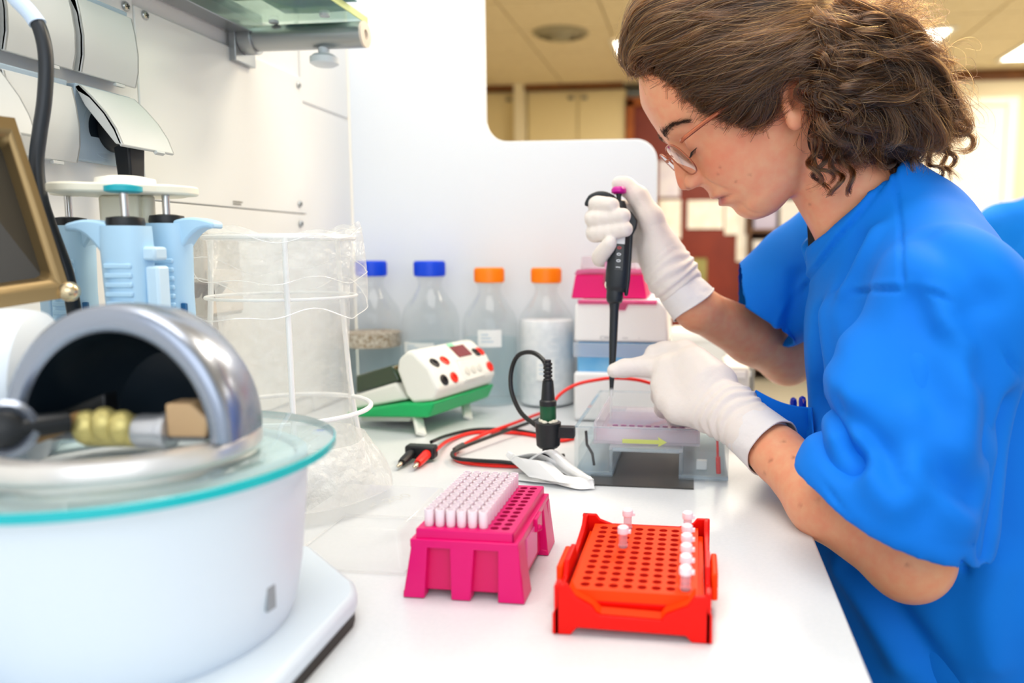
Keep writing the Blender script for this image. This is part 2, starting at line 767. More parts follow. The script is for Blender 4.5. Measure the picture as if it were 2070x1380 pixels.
# ceiling: a dark grid carrying lay-in tiles
ce = MB()
ce.box2((-3.2, -0.2, CEIL + 0.02), (5.6, FARY + 0.1, CEIL + 0.08))
CEILO = structure(ce.build('ceiling', mat('ceiling_back', 'cfc6ae', 0.9), None, smooth=False))
tl_ = MB()
tl_.hexa([(-.292, -.292, 0), (.292, -.292, 0), (.292, .292, 0), (-.292, .292, 0)][::1], [(-.297, -.297, .02), (.297, -.297, .02), (.297, .297, .02), (-.297, .297, .02)])
tile = tl_.build('ceiling_tile', mat('ceiling_tile', 'e6d6b4', 0.9, noise=(14, 'e0cfac', 1.0)), CEILO, smooth=False)
TX0, TY0 = -2.7, 1.45
lights = {(2, 5), (4, 6), (6, 5), (5, 2), (2, 2), (8, 6), (1, 0), (3, 7)}
PNL = [at(1236, 82, 5.4), at(1925, 55, 5.1)]
for i in range(14):
    for j in range(10):
        p = (TX0 + 0.6 * i, TY0 + 0.6 * j, CEIL)
        if (i, j) == (0, 0):
            tile.location = p
            continue
        c = tile.copy()
        COL.objects.link(c)
        c.parent = CEILO
        c.location = p
LAMP = mat('lamp_panel', 'ffffff', 0.5, emit='fff6e6', estr=6.0)
FRAME = mat('lamp_frame', 'e8e4da', 0.5)


def ceiling_lamp(x, y, label):
    t = thing('ceiling_light', label, 'ceiling light', (x, y, CEIL), 'ceiling lights')
    m = MB()
    for a, b in (((-.30, -.30), (.30, -.27)), ((-.30, .27), (.30, .30)), ((-.30, -.27), (-.27, .27)), ((.27, -.27), (.30, .27))):
        m.box2((x + a[0], y + a[1], CEIL - 0.012), (x + b[0], y + b[1], CEIL - 0.001))
    m.build('frame', FRAME, t, smooth=False)
    m = MB()
    m.box2((x - .268, y - .268, CEIL - 0.009), (x + .268, y + .268, CEIL - 0.002))
    m.build('diffuser', LAMP, t, smooth=False)


a1 = onz(1925, 55, CEIL)
ceiling_lamp(a1[0] - 0.27, a1[1] + 0.27, 'bright square ceiling light to the right of the brown curls')
a2 = onz(1238, 82, CEIL)
ceiling_lamp(a2[0] + 0.28, a2[1] + 0.27, 'bright square ceiling light half hidden by the hair above the forehead')
a3 = onz(2052, 96, CEIL)
ceiling_lamp(a3[0] + 0.30, a3[1] + 0.1, 'square ceiling light cut by the right picture edge')
# round air diffuser
vp = onz(1133, 66, CEIL)
vt_ = thing('ceiling_diffuser', 'round grey air diffuser in the cream tiled ceiling', 'vent', tuple(vp))
GREYM = mat('vent_grey', '8c8670', 0.6)
for k, (r0, r1, h) in enumerate([(0.19, 0.155, 0.020), (0.145, 0.11, 0.034), (0.10, 0.065, 0.046)]):
    m = MB()
    m.lathe([(r0, -0.002), (r0, -0.006), (r1, -h), (r1 - 0.004, -h), (r0 - 0.012, -0.002)], vp, caps=(False, False), n=40)
    m.build('ring', mat('vent_light', '9a9178', 0.5), vt_)
m = MB()
m.lathe([(0.17, -0.0005), (0.17, -0.004)], vp, n=40)
m.build('throat', mat('vent_dark', '4a4436', 0.8), vt_)
m = MB()
m.lathe([(0.06, -0.03), (0.055, -0.05), (0.02, -0.055)], vp, n=30)
m.build('centre_cap', mat('vent_light', '9a9178', 0.5), vt_)

# ---- far end of the room: cabinets, brown door with notices, white door
DARKW = mat('dark_wood', '7a4a1c', 0.5, noise=(8, '6a3d15', 1.0))
BROWN = mat('red_brown_door', '7c260a', 0.45, noise=(5, '701e06', 1.0))
CREAM = mat('cabinet_cream', 'e8d6a6', 0.6)
tr = MB()
c0, c1 = onY(930, 190, 7.220), onY(1262, 186, 7.220)
tr.box2((c0[0], 7.040, c0[2] - 0.01), (c1[0], 7.120, CEIL))
structure(tr.build('trim_1', DARKW, None, smooth=False))
wz = onY(1900, 158, RY)[2]
tr = MB()
tr.box2((c1[0] + 0.9, RY - 0.03, wz - 0.03), (5.4, RY, wz + 0.05))
structure(tr.build('trim_2', DARKW, None, smooth=False))
xs = [onY(p, 230, 7.120)[0] for p in (930, 1043, 1066, 1168, 1264)]
zt = c0[2] - 0.012


def cabinet(x0, x1, label, rightside):
    t = thing('wall_cabinet', label, 'cabinet', ((x0 + x1) / 2, 7.320, 0), 'cream cabinets along the far wall')
    m = MB()
    m.box2((x0, 7.140, 0.05), (x1, FARY - 0.01, zt))
    m.build('body', CREAM, t, smooth=False)
    m = MB()
    m.box2((x0 + 0.006, 7.115, 0.08), (x1 - 0.006, 7.138, zt - 0.01))
    dr = m.build('door', CREAM, t, smooth=False, bevel=0.004)
    m = MB()
    hx = x1 - 0.06 if rightside else x0 + 0.06
    m.box((hx, 7.105, zt - 0.07), (0.05, 0.02, 0.03))
    m.build('handle', mat('handle_grey', '8a8578', 0.4, metal=0.6), dr, bevel=0.003)


cabinet(xs[0], xs[1], 'cream cabinet left of the pale column at the far wall', True)
cabinet(xs[2], xs[3], 'cream cabinet between the pale column and the next door leaf', True)
cabinet(xs[3], xs[4], 'cream cabinet against the brown door frame', False)
m = MB()
m.box2((xs[1] + 0.01, 7.000, 0), (xs[2] - 0.01, 7.220, CEIL))
structure(m.build('pillar', mat('cream_wall', 'efe3c4', 0.7), None, smooth=False))
# brown door
bx0, bx1 = onY(1266, 300, 7.120)[0], onY(1512, 300, 7.120)[0]
DOOR = MB()
DOOR.box2((bx0 + 0.07, 7.120, 0.0), (bx1, 7.180, 2.40))
D1 = structure(DOOR.build('door_1', BROWN, None, smooth=False, origin=(bx0, 7.120, 0)))
m = MB()
m.box2((bx0, 7.080, 0), (bx0 + 0.07, 7.200, 2.45))
m.box2((bx0, 7.080, 2.40), (bx1 + 0.05, 7.200, 2.47))
m.build('door_frame', mat('orange_wood', 'a85a18', 0.5, noise=(8, '96490f', 1.0)), D1, smooth=False)
PAPER = mat('paper', 'fcf9f4', 0.8, noise=(10, 'f3ece0', 1.0))
PAPERB = mat('paper_lilac', 'd9d2e4', 0.8, noise=(9, 'e8e4ee', 1.0))
GREENP = mat('paper_olive', 'a39b62', 0.8, noise=(6, '7d7a4a', 1.0))


def notice(x0, y0, x1, y1, m_, label, y=7.110):
    a, b = onY(x0, y0, y), onY(x1, y1, y)
    mb = MB()
    zz = (a[2] + b[2]) / 2
    P = [[(a[0] + (b[0] - a[0]) * i / 6, y - 0.004 - 0.010 * math.sin(i / 6 * 3.1), b[2] + (a[2] - b[2]) * j / 4) for i in range(7)] for j in range(5)]
    mb.sheet(P, 0.001)
    o = mb.build('notice', m_, None, origin=((a[0] + b[0]) / 2, y, zz))
    tag(o, label, 'notice', 'notices on the brown door')


notice(1332, 325, 1374, 398, PAPERB, 'lilac paper notice at the top left of the brown door')
notice(1332, 404, 1376, 482, PAPER, 'tall cream paper notice below the lilac one on the brown door')
notice(1390, 405, 1462, 462, PAPER, 'wide white paper notice in the middle of the brown door')
notice(1466, 406, 1506, 474, PAPER, 'narrow white paper notice right of the wide one, under the chin')
notice(1489, 474, 1509, 528, PAPER, 'white paper strip hanging at the edge of the brown door')
notice(1386, 522, 1428, 572, GREENP, 'olive green card low on the brown door beside the glove cuff')
# shelf unit with boxes, right of the brown door
sx0, sx1 = onY(1514, 400, 7.020)[0], onY(1700, 400, 7.020)[0]
sh = thing('shelf_unit', 'dark wooden shelf unit right of the brown door with boxes', 'shelf', (sx0, 7.120, 0))
m = MB()
m.box2((sx0, 7.400, 0), (sx1, 7.420, 2.2))
m.build('back', mat('shelf_brown', '6a4a34', 0.6), sh, smooth=False)
for k in range(6):
    m = MB()
    m.box2((sx0 + 0.02, 7.000, 0.1 + 0.4 * k), (sx1 - 0.02, 7.400, 0.125 + 0.4 * k))
    m.build('shelf_board', mat('shelf_brown', '6a4a34', 0.6), sh, smooth=False)
for k, x in enumerate((sx0, sx1 - 0.02)):
    m = MB()
    m.box2((x, 7.000, 0), (x + 0.02, 7.400, 2.2))
    m.build('side_panel', mat('shelf_brown', '6a4a34', 0.6), sh, smooth=False)
bxs = [('cardboard box', 'b59a78'), ('lilac box', 'b9b3cc'), ('brown box', '6e5238'), ('white box', 'd8d4d2'), ('grey box', '8d8896')]
for k in range(4):
    for q in range(3):
        nme, colr = bxs[(k * 3 + q * 2) % 5]
        w_ = (sx1 - sx0 - 0.1) / 3
        x = sx0 + 0.05 + w_ * q
        m = MB()
        hh = [0.24, 0.3, 0.2][(k + q) % 3]
        z0 = 0.126 + 0.4 * (k + 1)
        m.box2((x, 7.070, z0), (x + w_ * 0.86, 7.350, z0 + hh))
        m.box2((x - 0.004, 7.066, z0 + hh * 0.75), (x + w_ * 0.86 + 0.004, 7.354, z0 + hh + 0.004))
        o = m.build('storage_box', mat('box_' + nme.replace(' ', '_'), colr, 0.7), None, bevel=0.004, origin=(x, 7.120, z0))
        tag(o, '%s on the %s board of the brown shelf unit, %s' % (nme, ['second', 'third', 'fourth', 'topmost loaded'][k], ['at its left end', 'in its middle', 'at its right end'][q]), 'box', 'boxes in the far shelf unit')
# white double door at the far right
dx = [onY(p, 400, RY - 0.05)[0] for p in (1880, 2022, 2046)]
dz = onY(1950, 216, RY - 0.05)[2]
m = MB()
m.box2((dx[0] - 0.4, RY - 0.06, 0), (dx[1], RY - 0.015, dz))
D2 = structure(m.build('door_2', mat('door_white', 'fbf7ea', 0.5), None, smooth=False, origin=(dx[0], RY, 0)))
m = MB()
m.box2((dx[1] + 0.006, RY - 0.08, 0), (dx[2], RY - 0.01, dz + 0.07))
m.box2((dx[0] - 0.47, RY - 0.08, dz + 0.006), (dx[1] + 0.006, RY - 0.01, dz + 0.07))
m.build('door_frame', mat('door_white', 'fbf7ea', 0.5), D2, smooth=False, bevel=0.006)

# ================================================================ bench, wall panels, partition
BENCH = mat('bench_top', 'e0e3e6', 0.32, spec=0.5, noise=(300, 'dce0e3', 1.0))
bt = thing('lab_bench', 'long white laboratory bench top with square edge running along the left wall', 'bench', (-0.23, 0.8, 0))
m = MB()
m.box2((WX, -0.35, TZ - 0.03), (0.103, 2.04, TZ))
m.build('worktop', BENCH, bt, bevel=0.002)
m = MB()
for y in (0.0, 1.0, 1.98):
    m.box2((WX + 0.02, y - 0.02, 0.0), (0.02, y + 0.02, TZ - 0.031))
m.box2((WX + 0.01, -0.3, 0.3), (WX + 0.04, 2.0, TZ - 0.031))
m.build('frame', mat('bench_grey', 'c4c8ca', 0.5), bt, smooth=False)

# splash partition with stepped, rounded cut-out
PX0 = WX
xc, xr = onY(980, 100, PY)[0], onY(1328, 400, PY)[0]
ze = onY(1160, 283, PY)[2]
rc_ = 0.035


def arc(cx, cz, r, a0, a1, n=8):
    return [(cx + r * math.cos(math.radians(a0 + (a1 - a0) * k / n)), cz + r * math.sin(math.radians(a0 + (a1 - a0) * k / n))) for k in range(n + 1)]


poly = [(PX0, TZ), (xr, TZ)] + arc(xr - rc_, ze - rc_, rc_, 0, 90) + arc(xc + rc_, ze + rc_, rc_, 270, 180) + [(xc, 2.45), (PX0, 2.45)]
m = MB()
m.prism(poly, 0, 0.008, (0, PY + 0.008, 0), (1, 0, 0), (0, 0, 1))
PART = structure(m.build('partition', mat('partition_white', 'e9edf1', 0.38, spec=0.4), None, bevel=0.002, ang=30))
# wall cover panels (metal trunking) with their screws
wp = MB()


def cover(y0, y1, z0, z1, th, name='wall_panel'):
    mb = MB()
    mb.box2((WX - 0.004, y0, z0), (WX - 0.004 + th, y1, z1))
    return mb.build(name, PANEL, WALLL, bevel=0.0012)


yA = onX(279, 200, WX)[1]
yB = onX(614, 300, WX)[1]
zB, zT = 1.198, 1.394
cover(yA + 0.0006, yB, zB, zT, 0.0056)
cover(-0.3, yA - 0.0006, zB, zT + 0.02, 0.005)
cover(-0.3, yB, zB - 0.27, zB - 0.0012, 0.005)
cover(yA, yB, zT + 0.05, zT + 0.42, 0.004)
cover(yB + 0.002, PY, onX(660, 225, WX)[2] + 0.002, 2.3, 0.003)
cover(yB + 0.002, PY, TZ, onX(660, 225, WX)[2] - 0.002, 0.003)
SCREW = mat('screw_steel', 'b9bcbc', 0.3, metal=0.9)
SCREWD = mat('screw_slot', '3a3c3c', 0.6)
for px, py in [(293, 31), (254, 13), (603, 172), (606, 412), (298, 370), (300, 425), (608, 452), (478, 408)]:
    p = onX(px, py, WX + 0.002)
    if (px, py) == (478, 408):
        continue
    m = MB()
    m.lathe([(0.0048, 0), (0.0048, 0.0008), (0.0040, 0.002), (0.0018, 0.0026)], p, (1, 0, 0), 18)
    so = m.build('screw', SCREW, WALLL)
    m = MB()
    for a in (0.4, 0.4 + math.pi / 2):
        m.box(p + np.array([0.0027, 0, 0]), (0.0008, 0.0048, 0.001), (np.array([1, 0, 0.]), np.array([0, math.cos(a), math.sin(a)]), np.array([0, -math.sin(a), math.cos(a)])))
    m.build('screw_slot', SCREWD, so, smooth=False)
m = MB()
q = onX(481, 408, WX + 0.0025)
for k in range(2):
    for j in range(6 - k):
        m.box(q + np.array([0, (j - 2.5) * 0.0035, -0.003 * k]), (0.0004, 0.0024, 0.0016))
m.build('maker_plate', mat('print_grey', '8f8a80', 0.7), WALLL, smooth=False)
# ================================================================ left wall: sockets, plug, cable, shelf, switches
LID = mat('socket_lid', 'c6c9c8', 0.45)
SBASE = mat('socket_base', 'a9bccb', 0.45)  # bluish tint stands for the cool light on the socket sides
BLACK = mat('black_plastic', '15181c', 0.4)
RUB = mat('black_rubber', '1b1e22', 0.55)
EXw, EYw, EZw = np.array([1., 0, 0]), np.array([0, 1., 0]), np.array([0, 0, 1.])


def socket(y0, zb, openang, label):
    wd, hh, sc_ = 0.071, 0.068, 0.87
    t = thing('wall_socket', label, 'socket', (WX, y0 + wd / 2, zb), 'grey flap-lid sockets on the wall')
    m = MB()
    m.prism([(0, 0), (0.010, 0.0), (0.0145, 0.012), (0.0125, 0.030), (0.0125, 0.052), (0.016, hh), (0, hh)], 0, wd, (WX + 0.001, y0, zb), EXw, EZw, EYw)
    b = m.build('base', SBASE, t, bevel=0.0015)
    o = np.array([WX + 0.014, y0, zb + hh - 0.004])
    ca, sa = math.cos(openang), math.sin(openang)
    ex = EXw * ca + EZw * sa            # outwards
    ez = EZw * ca - EXw * sa            # up along the lid
    outer = [(0.002, -0.001), (0.0065, -0.002), (0.0095, -0.020), (0.0115, -0.042), (0.0105, -0.062), (0.0065, -0.079)]
    inner = [(0.0035, -0.079), (0.0072, -0.062), (0.0085, -0.042), (0.0065, -0.020), (0.001, -0.006)]
    outer, inner = [(a_, b_ * sc_) for a_, b_ in outer], [(a_, b_ * sc_) for a_, b_ in inner]
    m = MB()
    m.prism(outer + inner, -0.0008, wd + 0.0008, o, ex, ez, EYw)
    # closed cheeks of the lid
    for yy in (-0.0008, wd - 0.0022):
        m.prism([(0.001, -0.002)] + outer[1:] + [(-0.006, -0.066), (-0.006, -0.02)] if openang == 0 else outer + [(0.0015, -0.064), (-0.001, -0.02)], yy, yy + 0.003, o, ex, ez, EYw)
    l = m.build('lid', LID, t, bevel=0.0008)
    m = MB()
    m.box(o + ez * -0.0705 + ex * 0.006 + EYw * (wd * 0.68), (0.004, 0.012, 0.003), (ex, EYw, ez))
    m.build('lid_catch', LID, l, bevel=0.0005)
    if openang:
        m = MB()
        c = np.array([WX + 0.0137, y0 + wd * 0.52, zb + 0.031])
        m.lathe([(0.0270, 0.0), (0.0270, 0.0012), (0.0222, 0.0016), (0.0215, 0.0012)], c - EXw * 0.001, (1, 0, 0), 36)
        m.build('socket_rim', SBASE, b)
        m = MB()
        m.lathe([(0.0215, 0.0), (0.0215, 0.0016)], c - EXw * 0.001, (1, 0, 0), 32)
        m.build('socket_well', mat('well_black', '0c1a26', 0.5), b)
    return t


U0, L0 = 1.3095, 1.2275
yS = 0.668
socket(yS, U0, 0, 'closed grey flap-lid socket at the right end of the upper row')
socket(yS - 0.080, U0, 0, 'closed grey flap-lid socket left of the upper right one, behind the cable')
socket(yS - 0.160, U0, 0, 'closed grey socket at the far left of the upper row, mostly cut off')
socket(yS - 0.003, L0, math.radians(36), 'open grey flap-lid socket with a black plug, right end of lower row')
socket(yS - 0.083, L0, 0, 'closed grey socket of the lower row behind the black cable')
socket(yS - 0.163, L0, math.radians(30), 'half-open grey socket at the far left above the bronze screen')

# plug with ribbed strain relief
pc = np.array([WX + 0.030, yS - 0.003 + 0.071 * 0.60, L0 + 0.030])
pt = thing('power_plug', 'black power plug with ribbed cord pushed into the open socket', 'plug', tuple(pc))
m = MB()
m.lathe([(0.019, -0.014), (0.0195, -0.004), (0.017, 0.004), (0.012, 0.010)], pc, (1, 0, 0), 28)
m.build('plug_body', BLACK, pt)
m = MB()
m.hexa([pc + np.array([a, b, -0.050]) for a, b in ((-.004, -.0095), (.010, -.0095), (.010, .0095), (-.004, .0095))],
       [pc + np.array([a, b, 0.004]) for a, b in ((-.006, -.0125), (.012, -.0125), (.012, .0125), (-.006, .0125))])
m.build('plug_neck', BLACK, pt, bevel=0.002)
m = MB()
for k in range(6):
    m.box(pc + np.array([0.003, 0, -0.0535 - 0.0052 * k]), (0.013 - 0.001 * k, 0.0185 - 0.001 * k, 0.0028))
m.build('strain_relief', BLACK, pt, bevel=0.0008)
m = MB()
m.tube(spline([pc + np.array([0.003, 0, -0.048]), pc + np.array([0.003, 0, -0.10]), pc + np.array([-0.004, 0.01, -0.2]), pc + np.array([-0.01, 0.03, -0.34])], 20), 0.0038, 10)
m.build('cord', RUB, pt)

# black cable hanging in front of the sockets
ctop = [(-10, -60, .60), (28, -8, .60), (62, 28, .60), (82, 62, .60), (93, 120, .60), (90, 200, .60), (80, 270, .60), (74, 330, .60), (82, 400, .60), (105, 470, .60), (132, 545, .60), (150, 630, .605), (158, 720, .62), (150, 900, .66)]
cp = spline([at(*q) for q in ctop], 70)
ct = thing('hanging_cable', 'thick black cable with pale blue tag hanging down before the wall sockets', 'cable', tuple(cp[35]))
m = MB()
m.tube(cp, 0.0051, 14)
cab = m.build('cable', mat('cable_blueblack', '1c2229', 0.38), ct)
k1 = [k for k in range(70) if proj(cp[k])[1] < 50]
m = MB()
m.tube(cp[:k1[-1] + 1], 0.0062, 14)
m.build('cable_tag', mat('pale_blue_tag', 'c9dcf4', 0.5), ct)

# bronze instrument screen at the left picture edge
FT = [at(-150, 215, .50), at(30, 238, .545), at(146, 600, .545), at(-110, 640, .50)]
dn = nrm(np.cross(FT[1] - FT[0], FT[3] - FT[0]))
dn = dn if dn @ _F > 0 else -dn
ds = thing('instrument_screen', 'bronze-coloured tilted instrument screen at the left edge above the steel hood', 'screen', tuple(np.mean(FT, 0)))
BRZ = mat('bronze', '8d7650', 0.32, metal=0.75, bump=(300, 0.1, 0.0005))
c_ = np.mean(FT, 0)
ins = [c_ + (p - c_) * 0.80 for p in FT]
ins2 = [c_ + (p - c_) * 0.74 + dn * 0.012 for p in FT]
bk = [c_ + (p - c_) * 0.93 + dn * 0.03 for p in FT]
m = MB()
m.add(FT + ins + ins2, [(i, (i + 1) % 4, 4 + (i + 1) % 4, 4 + i) for i in range(4)] + [(4 + i, 4 + (i + 1) % 4, 8 + (i + 1) % 4, 8 + i) for i in range(4)])
m.add(FT + bk, [(i, (i + 1) % 4, 4 + (i + 1) % 4, 4 + i) for i in range(4)] + [(4, 5, 6, 7)])
m.build('housing', BRZ, ds, bevel=0.004)
m = MB()
m.add(ins2, [(0, 1, 2, 3)])
m.build('screen', mat('screen_dark', '3c372f', 0.25), ds, smooth=False)
m = MB()
m.ell(FT[2] - dn * 0.002 + (c_ - FT[2]) * 0.06, 0.007, 14, 8)
m.build('corner_stud', mat('stud', 'd8c4a0', 0.25, metal=0.9), ds)
sb = np.array([-0.540, 0.500, TZ])
m = MB()
m.tube(spline([c_ + dn * 0.03 - _Z * 0.04, np.array([-0.535, 0.497, 1.08]), sb + _Z * 0.01], 14), 0.009, 12)
m.lathe([(0.03, 0.0005), (0.03, 0.008), (0.012, 0.012)], sb, n=24)
m.build('stand_arm', BLACK, ds)

# switch box behind the bag
sy0, sy1 = onX(376, 560, WX)[1], onX(455, 560, WX)[1]
sz0, sz1 = onX(400, 640, WX)[2], onX(400, 470, WX)[2]
st = thing('switch_box', 'grey wall switch box with two dark toggles behind the clear bag', 'switch box', (WX, (sy0 + sy1) / 2, sz0))
m = MB()
m.box2((WX + 0.001, sy0, sz0), (WX + 0.022, sy1, sz1))
m.build('housing', mat('switch_grey', 'b8b0a4', 0.5), st, bevel=0.003)
m = MB()
m.box2((WX + 0.022, sy0 + 0.004, sz0 + 0.004), (WX + 0.025, sy1 - 0.003, sz0 + 0.055))
m.build('front_plate', mat('switch_cream', 'ddd0c0', 0.5), st, bevel=0.001)
for k, px in enumerate((392, 413, 434)):
    p = onX(px, 588, WX + 0.026)
    m = MB()
    m.hexa([p + np.array([0, a, -.008]) for a in (-.006, .006)] + [p + np.array([.002, a, -.008]) for a in (.006, -.006)],
           [p + np.array([0.004, a, .010]) for a in (-.007, .007)] + [p + np.array([.014, a, .008]) for a in (.007, -.007)])
    m.build('toggle', mat('toggle_maroon', '2e1a20', 0.4), st, bevel=0.001)
for bd, px in (('7', 396), ('8', 416)):
    text('number', bd, 0.010, onX(px, 622, WX + 0.0256), (0, 1, 0), (0, 0, 1), mat('print_grey', '8f8a80', 0.7), st)

# glass shelf on a steel arm at the top
ya = onX(478, 75, WX)[1]
te = onY(735, 70, ya)
ta = np.array([WX, ya, te[2]])
gs = thing('glass_shelf', 'glass shelf carried by a round steel arm at the top of the left wall', 'shelf', tuple(ta))
STEEL = mat('brushed_steel', 'a8acae', 0.32, metal=0.85, bump=(200, 0.1, 0.0003))
m = MB()
m.cyl(ta, te, 0.0155, n=28)
arm = m.build('arm', STEEL, gs)
m = MB()
m.lathe([(0.0155, 0.0), (0.0155, 0.003), (0.006, 0.0034), (0.006, 0.0006), (0.0, 0.0006)], te, (1, 0, 0), 28, caps=(True, False))
m.build('arm_cap', mat('cap_beige', 'd8cdbd', 0.5), arm)
m = MB()
m.cyl(te + np.array([-0.052, 0, -0.013]), te + np.array([-0.052, 0, -0.023]), 0.007, n=16)
m.lathe([(0.012, 0.0), (0.0175, 0.003), (0.0175, 0.010), (0.013, 0.0135)], te + np.array([-0.052, 0, -0.036]), n=24)
m.build('knob', mat('knob_white', 'dfe6ea', 0.4), arm)
m = MB()
m.box2((WX + 0.001, ya - 0.30, ta[2] + 0.004), (WX + 0.030, ya + 0.01, ta[2] + 0.030))
m.box2((WX + 0.001, ya - 0.02, ta[2] - 0.03), (WX + 0.010, ya + 0.025, ta[2] + 0.03))
m.lathe([(0.019, 0.0), (0.019, 0.018)], ta + np.array([0.010, 0, 0]), (1, 0, 0), 24)
m.build('rail', STEEL, gs, bevel=0.001)
gz = ta[2] + 0.0175
GX1 = te[0] - 0.004
m = MB()
m.box2((WX + 0.02, ya - 0.30, gz), (GX1, ya + 0.02, gz + 0.008))
m.build('pane', clear('shelf_glass', 'dfeee6', base=0.07, edge=0.5), gs, smooth=False)
m = MB()
m.box2((GX1, ya - 0.30, gz), (GX1 + 0.0015, ya + 0.02, gz + 0.008))
m.build('pane_edge', mat('glass_edge_green', 'd3e59a', 0.25), gs, smooth=False)
for dx, dy in ((-0.035, -0.03), (-0.11, -0.012)):
    m = MB()
    m.lathe([(0.006, 0), (0.006, 0.003)], (te[0] + dx, ya + dy, gz - 0.0032), n=16)
    m.build('bumper', mat('knob_white', 'dfe6ea', 0.4), gs)
GT = gz + 0.0085


def shelf_pack(lo, hi, colr, c2, label, nm):
    mb = MB()
    mb.box2((lo[0], lo[1], GT), (hi[0], hi[1], GT + hi[2]))
    o = mb.build(nm, mat('pack_' + colr, colr, 0.5, noise=(38, c2, 1.0)), None, bevel=0.003, origin=((lo[0] + hi[0]) / 2, (lo[1] + hi[1]) / 2, GT))
    tag(o, label, 'package')


def pillow(lo, hi, colr, c2, label, nm):
    mb = MB()
    n = 9
    P = []
    for top in (0, 1):
        P.append([[(lo[0] + (hi[0] - lo[0]) * i / n, lo[1] + (hi[1] - lo[1]) * j / n, GT + 0.0005 + (hi[2] * (0.25 + 0.75 * (math.sin(math.pi * i / n) * math.sin(math.pi * j / n)) ** 0.4) if top else hi[2] * 0.16 * (1 - (math.sin(math.pi * i / n) * math.sin(math.pi * j / n)) ** 0.5))) for i in range(n + 1)] for j in range(n + 1)])
    A, B = np.array(P[0]), np.array(P[1])
    k = (n + 1) ** 2
    fs = [(a * (n + 1) + b, a * (n + 1) + b + 1, (a + 1) * (n + 1) + b + 1, (a + 1) * (n + 1) + b) for a in range(n) for b in range(n)]
    rim = [i for i in range(n + 1)] + [i * (n + 1) + n for i in range(1, n + 1)] + [n * (n + 1) + j for j in range(n - 1, -1, -1)] + [i * (n + 1) for i in range(n - 1, 0, -1)]
    mb.add(list(A.reshape(-1, 3)) + list(B.reshape(-1, 3)), fs + [tuple(k + q for q in f[::-1]) for f in fs] + [(rim[i], rim[(i + 1) % len(rim)], k + rim[(i + 1) % len(rim)], k + rim[i]) for i in range(len(rim))])
    o = mb.build(nm, mat('pouch_' + colr, colr, 0.4, noise=(26, c2, 1.0)), None, origin=((lo[0] + hi[0]) / 2, (lo[1] + hi[1]) / 2, GT))
    tag(o, label, 'package')


x0 = WX + 0.04
pillow((x0 + 0.02, ya - 0.055, 0), (GX1 - 0.02, ya + 0.012, 0.035), '7fbf9a', '5f9fd0', 'green and blue printed pouch lying at the back of the glass shelf', 'pouch')
pillow((x0 + 0.10, ya - 0.125, 0), (GX1 - 0.012, ya - 0.058, 0.03), 'c3d6e2', '6fa6da', 'grey-blue pouch lying in the middle of the glass shelf', 'pouch')
shelf_pack((x0 + 0.06, ya - 0.19, 0), (x0 + 0.15, ya - 0.13, 0.05), '5aa0f0', '9accff', 'bright blue box on the front part of the glass shelf', 'blue_box')
shelf_pack((x0 - 0.005, ya - 0.16, 0), (x0 + 0.055, ya - 0.06, 0.04), 'd9d6c4', 'a9b08a', 'cream box standing on the glass shelf beside the wall', 'cream_box')
pillow((GX1 - 0.05, ya - 0.16, 0.0), (GX1 + 0.012, ya - 0.128, 0.03), '0f7fc8', '0a5f96', 'shiny blue pouch sticking over the right edge of the glass shelf', 'pouch')
pillow((GX1 - 0.02, ya - 0.105, 0.0), (GX1 + 0.010, ya - 0.03, 0.018), '0b8790', '0a6a86', 'teal pouch end sticking over the right edge of the glass shelf', 'pouch')

# ---- pipette stand with three pale blue hand pipettes
PD = 0.62
pcx = at(255, 385, PD)
PSX, PSY = pcx[0], pcx[1]
CREAMP = mat('stand_cream', 'efead6', 0.45)
BLUEP = mat('pipette_blue', 'b4daf4', 0.45)
CHR = mat('chrome', 'c8c8c8', 0.2, metal=1.0)
TEAL = mat('teal', '17a8b8', 0.4)
ps = thing('pipette_stand', 'cream pipette carousel with a lobed top disc standing by the wall', 'pipette stand', (PSX, PSY, TZ))
zt_ = pcx[2]
m = MB()
prof = []
for k in range(72):
    a = 2 * math.pi * k / 72
    r = 0.044 + 0.011 * max(0, math.cos(3 * (a - 0.1))) ** 0.7
    prof.append((r * math.cos(a), r * math.sin(a)))
m.prism(prof, 0, 0.007, (PSX, PSY, zt_ - 0.004))
m.build('top_disc', CREAMP, ps, bevel=0.0015)
m = MB()
m.lathe([(0.02, 0), (0.0215, 0.002), (0.021, 0.006), (0.012, 0.008)], (PSX, PSY, zt_ + 0.003), n=32)
m.build('top_cap', mat('cap_white', 'f4f2ea', 0.4), ps)
m = MB()
m.box2((PSX - 0.016, PSY - 0.010, TZ + 0.01), (PSX + 0.016, PSY + 0.010, zt_ - 0.004))
for dx in (-0.018, 0.018):
    m.cyl((PSX + dx, PSY, TZ + 0.01), (PSX + dx, PSY, zt_ - 0.004), 0.005, n=12)
m.build('column', CREAMP, ps, bevel=0.002)
m = MB()
m.lathe([(0.050, 0.0), (0.050, 0.006), (0.040, 0.012), (0.02, 0.016)], (PSX, PSY, TZ + 0.0005), n=40)
m.build('foot', CREAMP, ps)


